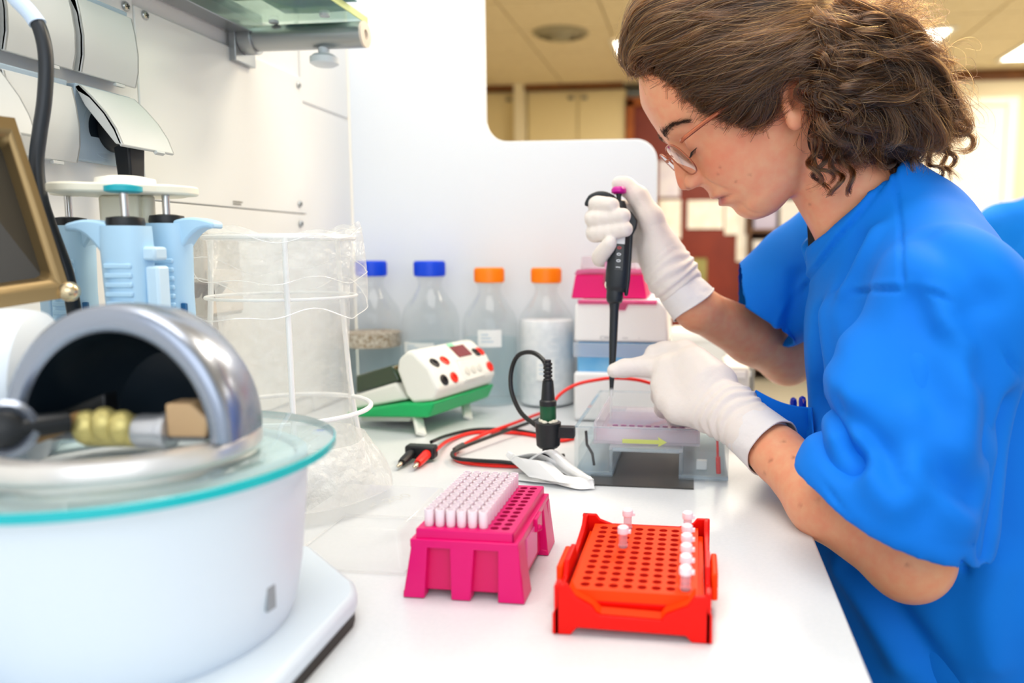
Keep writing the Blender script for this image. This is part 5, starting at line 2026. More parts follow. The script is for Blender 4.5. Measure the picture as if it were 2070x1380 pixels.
TUBEC = clear('tube_clear', 'fbeef2', base=0.06, edge=0.5, rough=0.08, film=0.38, filmcol='fce4ea')
TCAP = mat('tube_cap', 'fae9ef', 0.3, sss=0.1)
tlab = {(7, 0): 'clear lidded tube in the front corner hole of the red rack', (7, 2): 'clear lidded tube second from the front in the right column of the red rack', (7, 4): 'clear lidded tube third from the front in the right column of the red rack',
        (7, 6): 'clear lidded tube fourth from the front in the right column of the red rack', (7, 8): 'clear lidded tube fifth from the front in the right column of the red rack', (7, 11): 'clear lidded tube at the rear end of the right column of the red rack',
        (2, 7): 'clear lidded tube standing alone in the middle of the red rack', (2, 11): 'clear lidded tube alone in the rear row of the red rack'}
t0_ = None
for (i, j), lb in tlab.items():
    p = (h0[0] + RPX * i, h0[1] + RPY * j, .9283)
    if t0_ is None:
        t0_ = thing('sample_tube', lb, 'tube', p, 'small tubes in the red rack')
        m = MB()
        m.lathe([(0.0016, -0.0055), (0.0027, -0.001), (0.0029, 0.0002), (0.0036, 0.0006), (0.0036, 0.0018), (0.0031, 0.0024), (0.0032, 0.0100)], p, n=20)
        m.build('tube_body', TUBEC, t0_)
        m = MB()
        m.lathe([(0.0033, 0.0098), (0.0041, 0.0104), (0.0043, 0.0126), (0.0040, 0.0150), (0.0030, 0.0158), (0.0022, 0.0152), (0.0001, 0.0152)], p, n=24)
        m.box((p[0] + 0.0044, p[1], p[2] + .0118), (0.0026, 0.003, 0.0022))
        m.build('tube_cap', TCAP, t0_)
    else:
        dup(t0_, p, lb)

# ---- clear lid of the tip box lying on the bench
lx0, lx1, ly0, ly1 = -0.318, -0.216, 0.546, 0.668
LIDC = clear('lid_plastic', 'fdfdfd', base=0.02, edge=0.2, rough=0.12, film=0.10, filmcol='fbfaf8')
ld_ = thing('clear_cover', 'clear plastic lid lying on the bench between the centrifuge and the magenta box', 'lid', ((lx0 + lx1) / 2, (ly0 + ly1) / 2, TZ))
zl = TZ + 0.034
m = MB()
bq = [(lx0, ly0, TZ + .0006), (lx1, ly0, TZ + .0006), (lx1, ly1, TZ + .0006), (lx0, ly1, TZ + .0006)]
tq = [(lx0 + .006, ly0 + .006, zl), (lx1 - .006, ly0 + .006, zl), (lx1 - .006, ly1 - .006, zl), (lx0 + .006, ly1 - .006, zl)]
m.add(bq + tq, [(k, (k + 1) % 4, 4 + (k + 1) % 4, 4 + k) for k in range(4)] + [(4, 5, 6, 7)])
m.build('cover_shell', LIDC, ld_, bevel=0.003, seg=3)
m = MB()
m.tube([np.array(p) + np.array([0, 0, .0012]) for p in bq], 0.0011, 6, closed=True)
m.build('cover_rim', LIDC, ld_)
d1 = nrm(np.array([0.55, 0.83, 0]))
text('print', '200', 0.017, (lx1 - .034, ly0 + .076, zl + .0012), d1, np.cross(_Z, d1), mat('print_pale', 'c4c4c2', 0.7), ld_)
text('print', 'µl', 0.009, (lx1 - .048, ly0 + .056, zl + .0012), d1, np.cross(_Z, d1), mat('print_pale', 'c4c4c2', 0.7), ld_)

# ---- the black pipette in the far hand
PD_ = 0.900
pp = thing('micropipette', 'black hand pipette with a magenta plunger button held upright over the tank', 'pipette', tuple(at(1245, 560, PD_)))
BLK = mat('pipette_black', '1b2126', 0.42)
pa_, pb_ = at(1256, 424, PD_), at(1245, 590, PD_)
az = nrm(pb_ - pa_)
ux = nrm(_R - az * (_R @ az))
uy = np.cross(az, ux)
m = MB()
L = np.linalg.norm(pb_ - pa_)
m.lathe([(0.0035, -0.010), (0.0052, -0.006), (0.0075, 0.002), (0.0105, 0.012), (0.0122, 0.022), (0.0128, 0.045), (0.0132, 0.070), (0.0130, 0.088), (0.0118, L - .003), (0.0100, L)], pa_, az, 36, xh=ux, sx=1.0, sy=0.92, pw=2.5)
m.build('handle', BLK, pp)
m = MB()
W = lambda x, y, z: pa_ + ux * x + uy * y + az * z
# spine with the shoulder bump on the palm side
m.prism([(0.004, -0.002), (0.0125, 0.003), (0.0195, 0.012), (0.0185, 0.020), (0.0150, 0.028), (0.0152, 0.080), (0.0138, L + .004), (0.010, L + .004), (0.006, 0.02)], -0.0065, 0.0065, pa_, ux, az, uy)
m.build('spine', BLK, pp, bevel=0.002)
m = MB()
m.tube(spline([W(-0.002, 0, -0.003), W(-0.014, 0.001, -0.0140), W(-0.026, 0.001, -0.0160), W(-0.0365, -0.001, -0.011), W(-0.0405, -0.002, -0.002)], 20), [0.0042] * 5 + [0.0036] * 10 + [0.0030] * 4 + [0.0018], 12)
m.build('finger_hook', BLK, pp)
m = MB()
sa, sb_ = at(1251, 420, PD_), at(1251, 390, PD_)
m.lathe([(0.0042, 0.0), (0.0030, 0.004), (0.0026, 0.012), (0.0040, 0.017)], sa, nrm(sb_ - sa), 18)
m.build('plunger_stem', BLK, pp)
m = MB()
m.lathe([(0.0060, 0.0), (0.0086, 0.0015), (0.0088, 0.005), (0.0070, 0.0075), (0.002, 0.0085)], at(1251, 392, PD_), nrm(sb_ - sa), 26)
m.build('plunger_button', mat('button_magenta', 'cc0f9a', 0.35), pp)
m = MB()
sh0, sh1, sh2 = at(1243, 588, PD_), at(1240, 640, PD_), at(1236, 787, PD_)
az2 = nrm(sh2 - sh0)
LL = np.linalg.norm(sh2 - sh0)
m.lathe([(0.0095, -0.001), (0.0098, 0.008), (0.0088, 0.0125), (0.0062, 0.0145), (0.0052, 0.022), (0.0046, 0.06), (0.0036, LL - .022), (0.0034, LL - .018), (0.0022, LL)], sh0, az2, 26)
m.build('shaft', BLK, pp)
m = MB()
m.lathe([(0.0026, -0.004), (0.0025, 0.004), (0.0013, 0.007), (0.0011, 0.018), (0.0012, 0.019), (0.0005, 0.032)], sh2 + az2 * 0.002, az2, 16)
m.build('disposable_tip', clear('tip_clear', 'f2f6f8', base=0.10, edge=0.6, rough=0.05, film=0.3), pp)
fy = -uy if (-uy @ _F) < 0 else uy
lx_ = W(-0.0015, 0, 0.030)


def on_front(x, z):
    """a point on the front of the handle"""
    return pa_ + ux * x + az * z + fy * (0.0122 - 9 * x * x)


m = MB()
m.sheet([[on_front(-0.0060 + 0.0024 * i, 0.031 + 0.0095 * j) for i in range(6)] for j in (0, 1)], 0.0006)
m.build('white_label', LABEL, pp)
m = MB()
m.sheet([[on_front(-0.0035 + 0.0018 * i, 0.0415 + 0.029 * j) for i in range(6)] for j in (0, 1)], 0.0005)
wn = m.build('volume_window', mat('window_black', '07090b', 0.15), pp)
tx_ = -az
for k, (ch, cl_) in enumerate((('0', 'd04048'), ('0', 'e8ecee'), ('0', 'e8ecee'), ('1', 'e8ecee'))):
    q = on_front(0.0005, 0.0450 + 0.0073 * k) + fy * 0.0008
    text('digit', ch, 0.0068, q, tx_, nrm(np.cross(fy, tx_)), mat('digit_' + cl_, cl_, 0.5), wn, bold=0.00012)
m = MB()
m.ell(W(-0.0118, -0.002, 0.062) + fy * 0.004, (0.0034, 0.003, 0.0085), 16, 10, (ux, uy, az))
m.build('pink_tab', mat('tab_pink', 'f0a6c8', 0.4), pp)
m = MB()
m.ell(W(-0.0105, 0.0, 0.0865) + fy * 0.004, (0.0030, 0.0025, 0.0048), 16, 10, (ux, uy, az))
m.build('cream_dot', mat('dot_cream', 'efe6d2', 0.4), pp)
# ================================================================ the person at the bench
HC = at(1545, 215, 0.79)
_g = nrm((-0.990, -0.140, 0))
_p = math.radians(38)
HF = _g * math.cos(_p) - _Z * math.sin(_p)          # out of the face
HU = _g * math.sin(_p) + _Z * math.cos(_p)          # up through the crown
HS = np.cross(HU, HF)                               # towards her left ear


def hp(f, u, s):
    return HC + (HF * f + HU * u + HS * s) / 1000


def plane(px, py, s):
    """point on the sagittal plane s mm to her left, as f, u, s"""
    r = ray(px, py)
    t = ((HC + HS * s / 1000 - CAMP) @ HS) / (r @ HS)
    q = CAMP + r * t - HC
    return q @ HF * 1000, q @ HU * 1000, s


PERSON = thing('person', 'woman in a blue short-sleeved tunic and white gloves leaning over the bench, pipetting', 'person', (0.25, 0.83, 0.0))

_tu = np.array([-140, -96, -92, -88, -84, -77, -69, -62, -57, -51, -45, -39, -31, -23, -10, 5, 19, 32, 44, 59, 76, 91, 106, 115, 122, 127, 130.])
_tp = np.array([40, 55, 63, 70, 75.5, 81.5, 84.5, 84, 86, 88.5, 90, 92.5, 94.5, 95.5, 93.5, 92.5, 94.5, 97, 98.2, 97.7, 95.8, 90.8, 82.4, 70, 52, 25, 6.])
_bu = np.array([-140, -40, 0, 40, 80, 105, 120, 127, 130.])
_bp = np.array([55, 68, 84, 96, 90, 66, 36, 16, 6.])
_wu = np.array([-140, -95, -88, -80, -70, -57, -45, -30, -10, 10, 30, 50, 75, 95, 110, 120, 127, 130.])
_wp = np.array([20, 27, 34, 41, 48, 53, 57, 61, 66, 69, 71, 72, 70, 62, 50, 34, 16, 6.])
_nu = np.array([-27, -24, -22, -19.6, -16, -12, -7, 0, 5.6, 12, 19, 28, 34, 40.])
_np_ = np.array([0, 2.5, 6, 13, 20.5, 22.5, 22.0, 19.5, 17, 12.5, 8, 2.5, 0.6, 0.])


def _sm(tab_u, tab_p):
    uu = np.arange(tab_u[0], tab_u[-1], 0.5)
    pp = np.interp(uu, tab_u, tab_p)
    k = np.exp(-0.5 * (np.arange(-10, 11) / 3.5) ** 2)
    k /= k.sum()
    return uu, np.convolve(np.pad(pp, 10, 'edge'), k, 'valid')


_TP, _BP, _WP = _sm(_tu, _tp), _sm(_bu, _bp), _sm(_wu, _wp)


def head_fn(x, y, z):
    X, Y, Z_ = x - HC[0], y - HC[1], z - HC[2]
    f = (X * HF[0] + Y * HF[1] + Z_ * HF[2]) * 1000
    u = (X * HU[0] + Y * HU[1] + Z_ * HU[2]) * 1000
    s = (X * HS[0] + Y * HS[1] + Z_ * HS[2]) * 1000
    sa = np.abs(s)
    P = np.interp(u, *_TP)
    B = np.interp(u, *_BP)
    W = np.interp(u, *_WP)
    # features, as mm pushed forward
    sig = np.interp(u, [-22, -14, -6, 5, 20, 34], [13.5, 13, 10.5, 8.5, 6.8, 8.0])
    b = np.interp(u, _nu, _np_) * np.exp(-(sa / sig) ** 2.6)
    um = u + 44.6 + 2.4 * (s / 24) ** 2
    mw = np.exp(-(sa / 21) ** 4)
    b = b + mw * (4.6 * np.exp(-((um - 5.0) / 4.6) ** 2) * (1 - 0.25 * np.exp(-(s / 3) ** 2)) + 6.0 * np.exp(-((um + 6.5) / 4.2) ** 2) - 2.6 * np.exp(-(um / 1.5) ** 2))
    b = b - 1.6 * np.exp(-(um / 2.5) ** 2) * np.exp(-((sa - 24) / 4) ** 2)
    b = b - 7.5 * np.exp(-((sa - 30) / 15) ** 2 - ((u - 15) / 10) ** 2) - 4 * np.exp(-((sa - 15) / 5) ** 2 - ((u - 16) / 9) ** 2)
    b = b + 2.4 * np.exp(-((sa - 25) / 16) ** 2 - ((u - 37) / 7) ** 2)
    b = b + 3.5 * np.exp(-((sa - 40) / 16) ** 2 - ((u + 12) / 16) ** 2)
    fold = 17 + 14 * np.clip((-14 - u) / 32, 0, 1)
    b = b - 2.3 * np.exp(-((sa - fold) / 2.8) ** 2) * np.exp(-((u + 28) / 15) ** 4)
    b = b - 1.8 * np.exp(-((sa - 21) / 2.2) ** 2 - ((u + 72) / 12) ** 2)         # crease beside the chin
    ff = f - b * (f > 0)
    nf = 2.55
    front = (np.clip(ff, 0, None) / P) ** nf + (sa / W) ** nf
    back = (np.clip(-f, 0, None) / B) ** 2.1 + (sa / W) ** 2.1
    g = np.where(ff > 0, front ** (1 / nf), back ** (1 / 2.1)) - 1
    g = g * np.minimum(P, W) * 0.9
    # underside of the jaw: chin, then rising to the ear
    jaw = np.interp(f, [-60, -10, 8, 30, 55, 80], [-28, -40, -58, -84, -93, -97]) - 6 * (sa / 45) ** 2 * 0
    lowb = jaw - u + 10 * np.clip(sa / 50 - 0.75, 0, 1)
    k = 14.0
    h = np.clip(0.5 + 0.5 * (g - lowb) / k, 0, 1)
    g = lowb + (g - lowb) * h + k * h * (1 - h)
    top = u - 128
    g = np.maximum(g, top)
    return (g / 1000).astype(np.float32)


# ---- skin: head, neck, chest, arms (one mesh)
NECK0, NECK1 = hp(-22, -32, 0), at(1748, 440, 0.80)
SHN, SHF = np.array([0.195, 0.655, 1.105]), np.array([0.166, 1.00, 1.145])
ELN = at(1838, 1132, 0.625)
WRN = at(1545, 893, 0.775)
ELF = at(1592, 722, 1.03)
WRF = at(1388, 606, 0.925)
lo = np.array([-0.06, 0.70, 1.03])
hi = np.array([0.30, 0.96, 1.43])
Fh = Field(lo, hi, 0.0022)
Fh.put(head_fn, lo, hi)
for sg in (1, -1):
    Fh.ell(hp(78.5, 13.0, 30.5 * sg), 0.0128, k=0.004)                     # eyeball under its lid
    Fh.ell(hp(102, -13.5, 12 * sg), np.array([10.0, 8.2, 6.4]) / 1000, (HF, HU, HS), k=0.0045)      # nostril wings
    Fh.ell(hp(104.5, -20.5, 6.8 * sg), np.array([7.5, 4.4, 3.8]) / 1000, (nrm(HF + 0.3 * HU), nrm(HU - 0.3 * HF), HS), k=0.002, neg=True)
    # ear
    ax = nrm(HF * -0.50 + HU * 0.86)
    aw = nrm(np.cross(HS, ax))
    out = nrm(HS * sg - HF * 0.35)
    ec = hp(-8, -9, 73 * sg)
    e3 = nrm(out - ax * (out @ ax))
    e2 = np.cross(e3, ax) * sg
    Fh.ell(ec, (0.0285, 0.0165, 0.0055), (ax, e2, e3), k=0.008)
    Fh.ell(ec - ax * 0.021 + HF * 0.003, (0.0095, 0.0085, 0.0058), (ax, e2, e3), k=0.006)
    Fh.ell(ec + e3 * 0.0075 + HF * 0.003 - ax * 0.002, (0.0125, 0.0075, 0.0075), (ax, e2, e3), k=0.004, neg=True)
    Fh.ell(ec + e3 * 0.0060 + ax * 0.014 - HF * 0.001, (0.008, 0.0095, 0.0042), (ax, e2, e3), k=0.003, neg=True)
    Fh.ell(ec + e3 * 0.003 + HF * 0.0135 - ax * 0.003, (0.006, 0.0035, 0.004), (ax, e2, e3), k=0.004)
Fh.cone(NECK0, NECK1, 0.046, 0.052, k=0.012)
Fh.cone(hp(-18, -40, 42), NECK1 + np.array([-0.03, -0.02, -0.02]), 0.016, 0.014, k=0.022)   # neck muscle
Fh.ell((0.212, 0.83, 1.09), (0.072, 0.12, 0.08), k=0.03)
va, fa = Fh.mesh()
va = relax(va, fa, 1, 0.4)
lo = np.array([-0.06, 0.54, 0.80])
hi = np.array([0.40, 1.13, 1.18])
Fb = Field(lo, hi, 0.0035)
Fb.ell((0.218, 0.83, 1.00), (0.078, 0.13, 0.13), k=0.03)
Fb.ell((0.255, 0.83, 0.86), (0.10, 0.145, 0.16), k=0.06)
Fb.cone((0.205, 0.83, 1.11), SHN, 0.042, 0.040, k=0.02)
Fb.cone((0.205, 0.83, 1.11), SHF, 0.042, 0.040, k=0.02)
MIDN = at(1668, 1010, 0.695)
Fb.chain([SHN, ELN + np.array([0, 0, 0.004])], [0.042, 0.035], k=0.02)
Fb.chain([ELN, MIDN, at(1572, 917, .758), WRN, at(1480, 835, 0.81)], [0.0305, 0.0325, 0.0250, 0.0215, 0.018], k=0.012)
Fb.chain([SHF, ELF], [0.042, 0.036], k=0.02)
Fb.chain([ELF, ELF * 0.62 + WRF * 0.38, at(1410, 624, .933), WRF, at(1362, 570, 0.927)], [0.034, 0.0335, 0.0252, 0.0215, 0.018], k=0.012)
vb, fb = Fb.mesh()
vb = relax(vb, fb, 2)
# hips and legs, below the picture: she stands at the bench
Fl = Field((0.10, 0.62, -0.01), (0.42, 1.04, 0.90), 0.008)
Fl.ell((0.26, 0.83, 0.84), (0.11, 0.16, 0.13), k=0.05)
for sg in (-1, 1):
    hpj, kn, an = np.array([0.27, 0.83 + sg * 0.085, 0.80]), np.array([0.25, 0.83 + sg * 0.10, 0.44]), np.array([0.28, 0.83 + sg * 0.11, 0.07])
    Fl.chain([hpj, kn, an], [0.080, 0.052, 0.036], k=0.03)
    Fl.chain([an + np.array([0.02, 0, -0.035]), an + np.array([-0.14, 0, -0.045])], [0.034, 0.026], k=0.02)
vl, fl_ = Fl.mesh()
V = np.concatenate([va, vb, vl])
FA = np.concatenate([fa, fb + len(va), fl_ + len(va) + len(vb)])
# skin colours: lips, flushed cheek and nose, ear, freckles; darker mouth line and eye hollows
q = V - HC
f_, u_, s_ = q @ HF * 1000, q @ HU * 1000, q @ HS * 1000
base = np.array(lin('e6a27c')[:3])
C = np.tile(base, (len(V), 1))


def blend(wt, hexc):
    global C
    wt = np.clip(wt, 0, 1)[:, None]
    C = C * (1 - wt) + np.array(lin(hexc)[:3]) * wt


isf = (f_ > 30) & (np.arange(len(V)) < len(va))
blend(isf * 0.42 * np.exp(-((np.abs(s_) - 45) / 17) ** 2 - ((u_ + 12) / 17) ** 2), 'd4694e')
blend(isf * 0.45 * np.exp(-(s_ / 14) ** 2 - ((u_ + 10) / 13) ** 2), 'd06a50')
um = u_ + 44.6 + 2.4 * (s_ / 24) ** 2
blend(isf * (f_ > 70) * 0.8 * np.exp(-(s_ / 19) ** 6) * np.exp(-((um + 1.2) / 6.2) ** 6), 'b4525a')
blend(isf * (f_ > 70) * 0.8 * np.exp(-(s_ / 24) ** 6) * np.exp(-(um / 1.0) ** 2), '5e2626')  # painted dark line, the shade where the lips meet
blend((np.arange(len(V)) < len(va)) * 0.35 * np.exp(-((f_ + 10) / 18) ** 2 - ((u_ + 8) / 24) ** 2) * (np.abs(s_) > 64), 'd2694a')
blend(isf * 0.35 * np.exp(-((np.abs(s_) - 31) / 13) ** 2 - ((u_ - 12) / 9) ** 2), 'a8624e')  # browner round the eyes
for sg in (-1, 1):                                    # eyebrow skin shade under the hairs
    pts = np.array([hp(101, 39, 9 * sg), hp(100, 40.5, 22 * sg), hp(93, 40.5, 38 * sg), hp(80, 33, 52 * sg)])
    blend(0.55 * np.exp(-(seg_dist(V, pts) / 0.0034) ** 2), '4a2c20')
for px, py, d in [(1522, 903, .76), (1557, 930, .74), (1582, 892, .75), (1545, 958, .74), (1603, 924, .73), (1618, 1019, .69), (1652, 1010, .68), (1836, 1140, .60), (1487, 367, .73), (1452, 352, .735), (1515, 353, .73), (1455, 338, .73), (1637, 413, .745)]:
    c = at(px, py, d)
    r = ray(px, py)
    r /= np.linalg.norm(r)
    dd = V - CAMP
    t = dd @ r
    off = np.linalg.norm(dd - t[:, None] * r, axis=1)
    blend((0.8 if py > 800 else 0.45) * np.exp(-(off / 0.0012) ** 2) * (np.abs(t - np.linalg.norm(c - CAMP)) < 0.045), '7a3a20')
SKIN = vcol_mat('skin', 0.42, sss=0.12, bump=(900, 0.12, 0.0004), spec=0.4)
BODY = npmesh('body', V, FA, SKIN, PERSON, C)
BVb = BVHTree.FromPolygons([tuple(p) for p in V], [tuple(f) for f in FA])


def surf(tree, px, py):
    r = ray(px, py)
    h = tree.ray_cast(Vector(CAMP), Vector(r))
    return (np.array(h[0]), np.array(h[1])) if h[0] is not None else (None, None)


def onhead(f, u, s):
    """skin point under a spot beside the head"""
    o = hp(f, u, s)
    c = hp(f * 0.2, u * 0.6, 0)
    h = BVb.ray_cast(Vector(o + (o - c) * 0.6), Vector(nrm(c - o)))
    return (np.array(h[0]), np.array(h[1])) if h[0] is not None else (o, nrm(o - c))


_hf = np.array([-140, -60, -35, -27, -22, 5, 18, 24, 30, 36, 45, 55, 66, 72, 82, 95, 140.])
_hu = np.array([-75, -62, -48, -20, 14, 15, 8, -6, -12, 4, 24, 38, 46, 68, 101, 122, 140.])
hairy = (np.arange(len(V)) < len(va)) * np.clip((u_ - np.interp(f_, _hf, _hu)) / 7 + 0.5, 0, 1)
blend(hairy * (np.abs(s_) < 73) * (u_ > -60), '2a1a12')
ca = BODY.data.color_attributes['col']
ca.data.foreach_set('color', np.hstack([C, np.ones((len(V), 1))]).astype(np.float32).ravel())

# ---- eyes: lowered lids, lashes, a sliver of eyeball
EYEW = mat('eye_white', 'cfc4bd', 0.2)
LASH = mat('lash', '1c1210', 0.6)
for sg in (1, -1):
    e = MB()
    e.ell(hp(78.4, 11.5, 29.5 * sg), 0.0119, 20, 12)
    eo = e.build('eye', EYEW, PERSON)
    m = MB()
    c = hp(78.5, 13, 30.5 * sg)
    for k in range(30):
        a = -0.85 + 1.7 * k / 29
        d0 = nrm(HF * math.cos(a) + HS * math.sin(a) - HU * 0.34)
        p0 = c + d0 * 0.0131
        d1 = nrm(d0 * 0.9 + HS * sg * 0.35 * math.sin(a) * sg - HU * 0.75)
        m.tube([p0, p0 + d0 * 0.003 - HU * 0.0012, p0 + d0 * 0.0055 + d1 * 0.003], [0.00020, 0.00016, 0.00005], 4)
    m.tube([c + nrm(HF * math.cos(a) + HS * math.sin(a) - HU * 0.36) * 0.0130 for a in np.linspace(-0.95, 0.95, 16)], 0.0004, 6)
    m.build('lashes', LASH, eo)

# ---- glasses (worn: a thing of their own)
GL = thing('eyeglasses', 'rose-gold wire-rimmed eyeglasses worn low on the nose by the woman with the pipette', 'glasses', tuple(hp(104, 8, 0)))
ROSE = mat('rose_gold', 'b4684c', 0.32, metal=0.8)
LENS = clear('lens', 'f6f4f4', base=0.10, edge=0.9, rough=0.02)
fr = MB()
for sg in (1, -1):
    loop = []
    for k in range(40):
        a = 2 * math.pi * k / 40
        ca, sa = math.cos(a), math.sin(a)
        g = (abs(ca) ** 2.8 + abs(sa) ** 2.8) ** (-1 / 2.8)
        ds, du = 24.5 * ca * g, 18.5 * sa * g * (1.0 if sa > 0 else 0.98)
        s0 = 34 + ds
        loop.append(hp(104.5 - 0.0011 * s0 * s0 + 0.16 * (du + 2), 9 + du, s0 * sg))
    fr.tube(loop, 0.0008, 8, closed=True)
    lm = MB()
    cen = np.mean(loop, 0) + HF * 0.0012
    lm.add([cen] + loop, [(0, 1 + k, 1 + (k + 1) % 40) for k in range(40)])
    lm.build('lens', LENS, GL)
    tp = MB()
    pth = spline([hp(97, 22, 60 * sg), hp(92, 22.5, 67 * sg), hp(60, 21.5, 74 * sg), hp(20, 18, 78 * sg), hp(-16, 14, 79 * sg), hp(-27, 2, 78 * sg)], 30)
    tp.tube(pth, 0.0021, 8)
    tp.build('temple', ROSE, GL)
    fr.tube([hp(99, 18, 10 * sg), hp(100, 8, 9.5 * sg), hp(101, 3, 9 * sg)], 0.0007, 6)
fr.tube(spline([hp(108, 16, 10), hp(110.5, 18, 0), hp(108, 16, -10)], 9), 0.0009, 8)
fr.build('frame', ROSE, GL)

# ---- gloves
GLOVE = mat('glove', 'e8dfd9', 0.55, spec=0.3, sss=0.08, bump=(70, 0.35, 0.004))
GLOVEP = mat('glove_cuff', 'e6e2e2', 0.6, spec=0.3, bump=(60, 0.5, 0.005))


def glove(name, lo_, hi_, build, cuff, wr):
    Fg = Field(lo_, hi_, 0.0013)
    build(Fg)
    v, f = Fg.mesh()
    v = relax(v, f, 5)
    n = normals(v, f)
    # fine wrinkles: across the fingers and round the wrist
    a, b = cuff
    ax = nrm(b - a)
    t = (v - a) @ ax
    near = np.exp(-((t - wr) / 0.022) ** 2)
    ph = v @ np.array([310., 170, 260]) + 2.5 * np.sin(v @ np.array([90., -120, 70]))
    v = v + n * (near * 0.0011 * np.sin(t * 620 + 1.6 * np.sin(v @ np.array([120., 60, -90]))) + 0.00007 * np.sin(ph))[:, None]
    return npmesh(name, v, f, GLOVE, PERSON)


# near hand: index out to steady the pipette, the rest folded
def near_hand(F):
    c0, c1 = at(1540, 888, 0.776), at(1480, 835, 0.81)
    F.chain([c0, c1], [0.0285, 0.0285], k=0.01)
    mcp = [(at(1352, 747, .868), .0150), (at(1343, 779, .862), .0155), (at(1350, 808, .852), .015), (at(1372, 828, .840), .0135)]
    for (m_, r) in mcp:
        F.cone(c1, m_, 0.0250, r, k=0.010)
    F.cone(mcp[0][0], mcp[3][0], 0.0150, 0.0135, k=0.010)
    F.cone(at(1430, 770, .835), at(1400, 735, .855), 0.024, 0.020, k=0.014)
    F.chain([mcp[0][0], at(1298, 741, .884), at(1262, 744, .884), at(1242, 749, .882)], [.0132, .0112, .0102, .0085], k=0.004)
    for (m_, r), p, q_ in zip(mcp[1:], [(1335, 800, .900), (1342, 826, .890), (1366, 842, .878)], [(1372, 812, .905), (1380, 836, .895), (1400, 846, .880)]):
        F.chain([m_, at(*p), at(*q_)], [r * 0.86, .0105, .0100], k=0.004)
    F.chain([at(1450, 775, .84), at(1385, 713, .872), at(1345, 712, .885), at(1322, 714, .888)], [.022, .0135, .0115, .0105], k=0.007)


g1 = glove('glove', at(1200, 690, .9) - np.array([0.0, 0.15, 0.13]), at(1620, 690, .9) + np.array([-0.02, 0.10, 0.05]), near_hand, (at(1556, 902, 0.768), at(1480, 835, 0.81)), 0.055)
g1['label'] = 'white glove on the near hand, index finger stretched out'


# far hand: closed round the pipette, thumb on the plunger
def far_hand(F):
    c0, c1 = at(1382, 592, .926), at(1362, 560, .928)
    F.chain([c0, c1], [.0262, .0255], k=0.01)
    rows = [((1296, 432, .935), (1226, 415, .930), (1204, 412, .905), (1238, 414, .880), .0090),
            ((1305, 452, .940), (1218, 437, .932), (1202, 443, .902), (1260, 436, .876), .0097),
            ((1308, 478, .940), (1220, 466, .932), (1205, 472, .902), (1264, 463, .876), .0097),
            ((1310, 505, .938), (1232, 520, .930), (1213, 520, .902), (1233, 492, .880), .0090)]
    for a, b, c, d, r in rows:
        A = at(*a)
        F.cone(c1, A, .0225, .0135, k=0.012)
        F.chain(list(spline([A, at(*b), at(*c), at(*d)], 14)), list(np.interp(np.linspace(0, 1, 14), [0, .33, .7, 1], [.0120, r * 1.08, r * 1.04, r * 0.90])), k=0.002)
    F.cone(at(1335, 505, .918), at(1350, 545, .920), .022, .024, k=0.02)
    F.chain([at(1345, 520, .915), at(1316, 440, .908), at(1290, 398, .912), at(1266, 377, .917), at(1252, 372, .918)], [.0205, .0140, .0118, .0102, .0092], k=0.006)


g2 = glove('glove', at(1160, 690, 1.0) - np.array([0, 0.16, 0]), at(1450, 330, 1.0) + np.array([0, 0.02, 0.03]), far_hand, (at(1400, 614, .925), at(1362, 560, .928)), 0.035)
g2['label'] = 'white glove on the far hand, closed round the pipette'


def cuff(a, b, r0, r1, own, jit, seed):
    """the open, slightly crumpled end of a glove"""
    ax = nrm(b - a)
    x, y, z = frame_z(ax)
    rg = random.Random(seed)
    ph = [rg.uniform(0, 6.28) for _ in range(4)]
    P = []
    n, m = 48, 9
    for i in range(m):
        t = i / (m - 1)
        row = []
        for k in range(n + 1):
            an = 2 * math.pi * (k % n) / n
            wv = math.sin(3 * an + ph[0]) * 0.5 + math.sin(5 * an + ph[1] + 3 * t) * 0.35 + math.sin(9 * an + ph[2] + 5 * t) * 0.2
            r = r0 + (r1 - r0) * t + jit * wv * (0.4 + 0.6 * t)
            row.append(a + ax * ((b - a) @ ax * t + 0.0022 * t * math.sin(2 * an + ph[3])) + (x * math.cos(an) + y * math.sin(an)) * r)
        P.append(row)
    mb = MB()
    mb.sheet(P)
    mb.tube([p for p in P[-1][:-1]], 0.0009, 6, closed=True)
    return mb.build('cuff', GLOVEP, own)


cuff(at(1510, 862, .795), at(1562, 905, .764), .0288, .0305, g1, 0.0011, 3)
cuff(at(1368, 575, .926), at(1403, 617, .924), .0262, .0300, g2, 0.0014, 5)
# ---------------------------------------------------------------- the blue tunic
CLOTH = mat('blue_cotton', '0078e0', 0.75, spec=0.25, bump=(1400, 0.15, 0.0004), noise=(6, '0070d8', 1.0))
HEMF = at(1516, 652, 0.955)
T = Field((0.05, 0.50, 0.45), (0.50, 1.16, 1.30), 0.0031)


def ecyl(a, b, ra, rb, sy):
    a, b = V3(a), V3(b)
    ab = b - a
    L = ab @ ab

    def fn(x, y, z):
        t = np.clip(((x - a[0]) * ab[0] + (y - a[1]) * ab[1] + (z - a[2]) * ab[2]) / L, 0, 1)
        px, py, pz = x - a[0] - t * ab[0], (y - a[1] - t * ab[1]) / sy, z - a[2] - t * ab[2]
        return np.sqrt(px * px + py * py + pz * pz) - (ra + (rb - ra) * t)
    r = max(ra, rb) * sy
    return fn, np.minimum(a, b) - r, np.maximum(a, b) + r


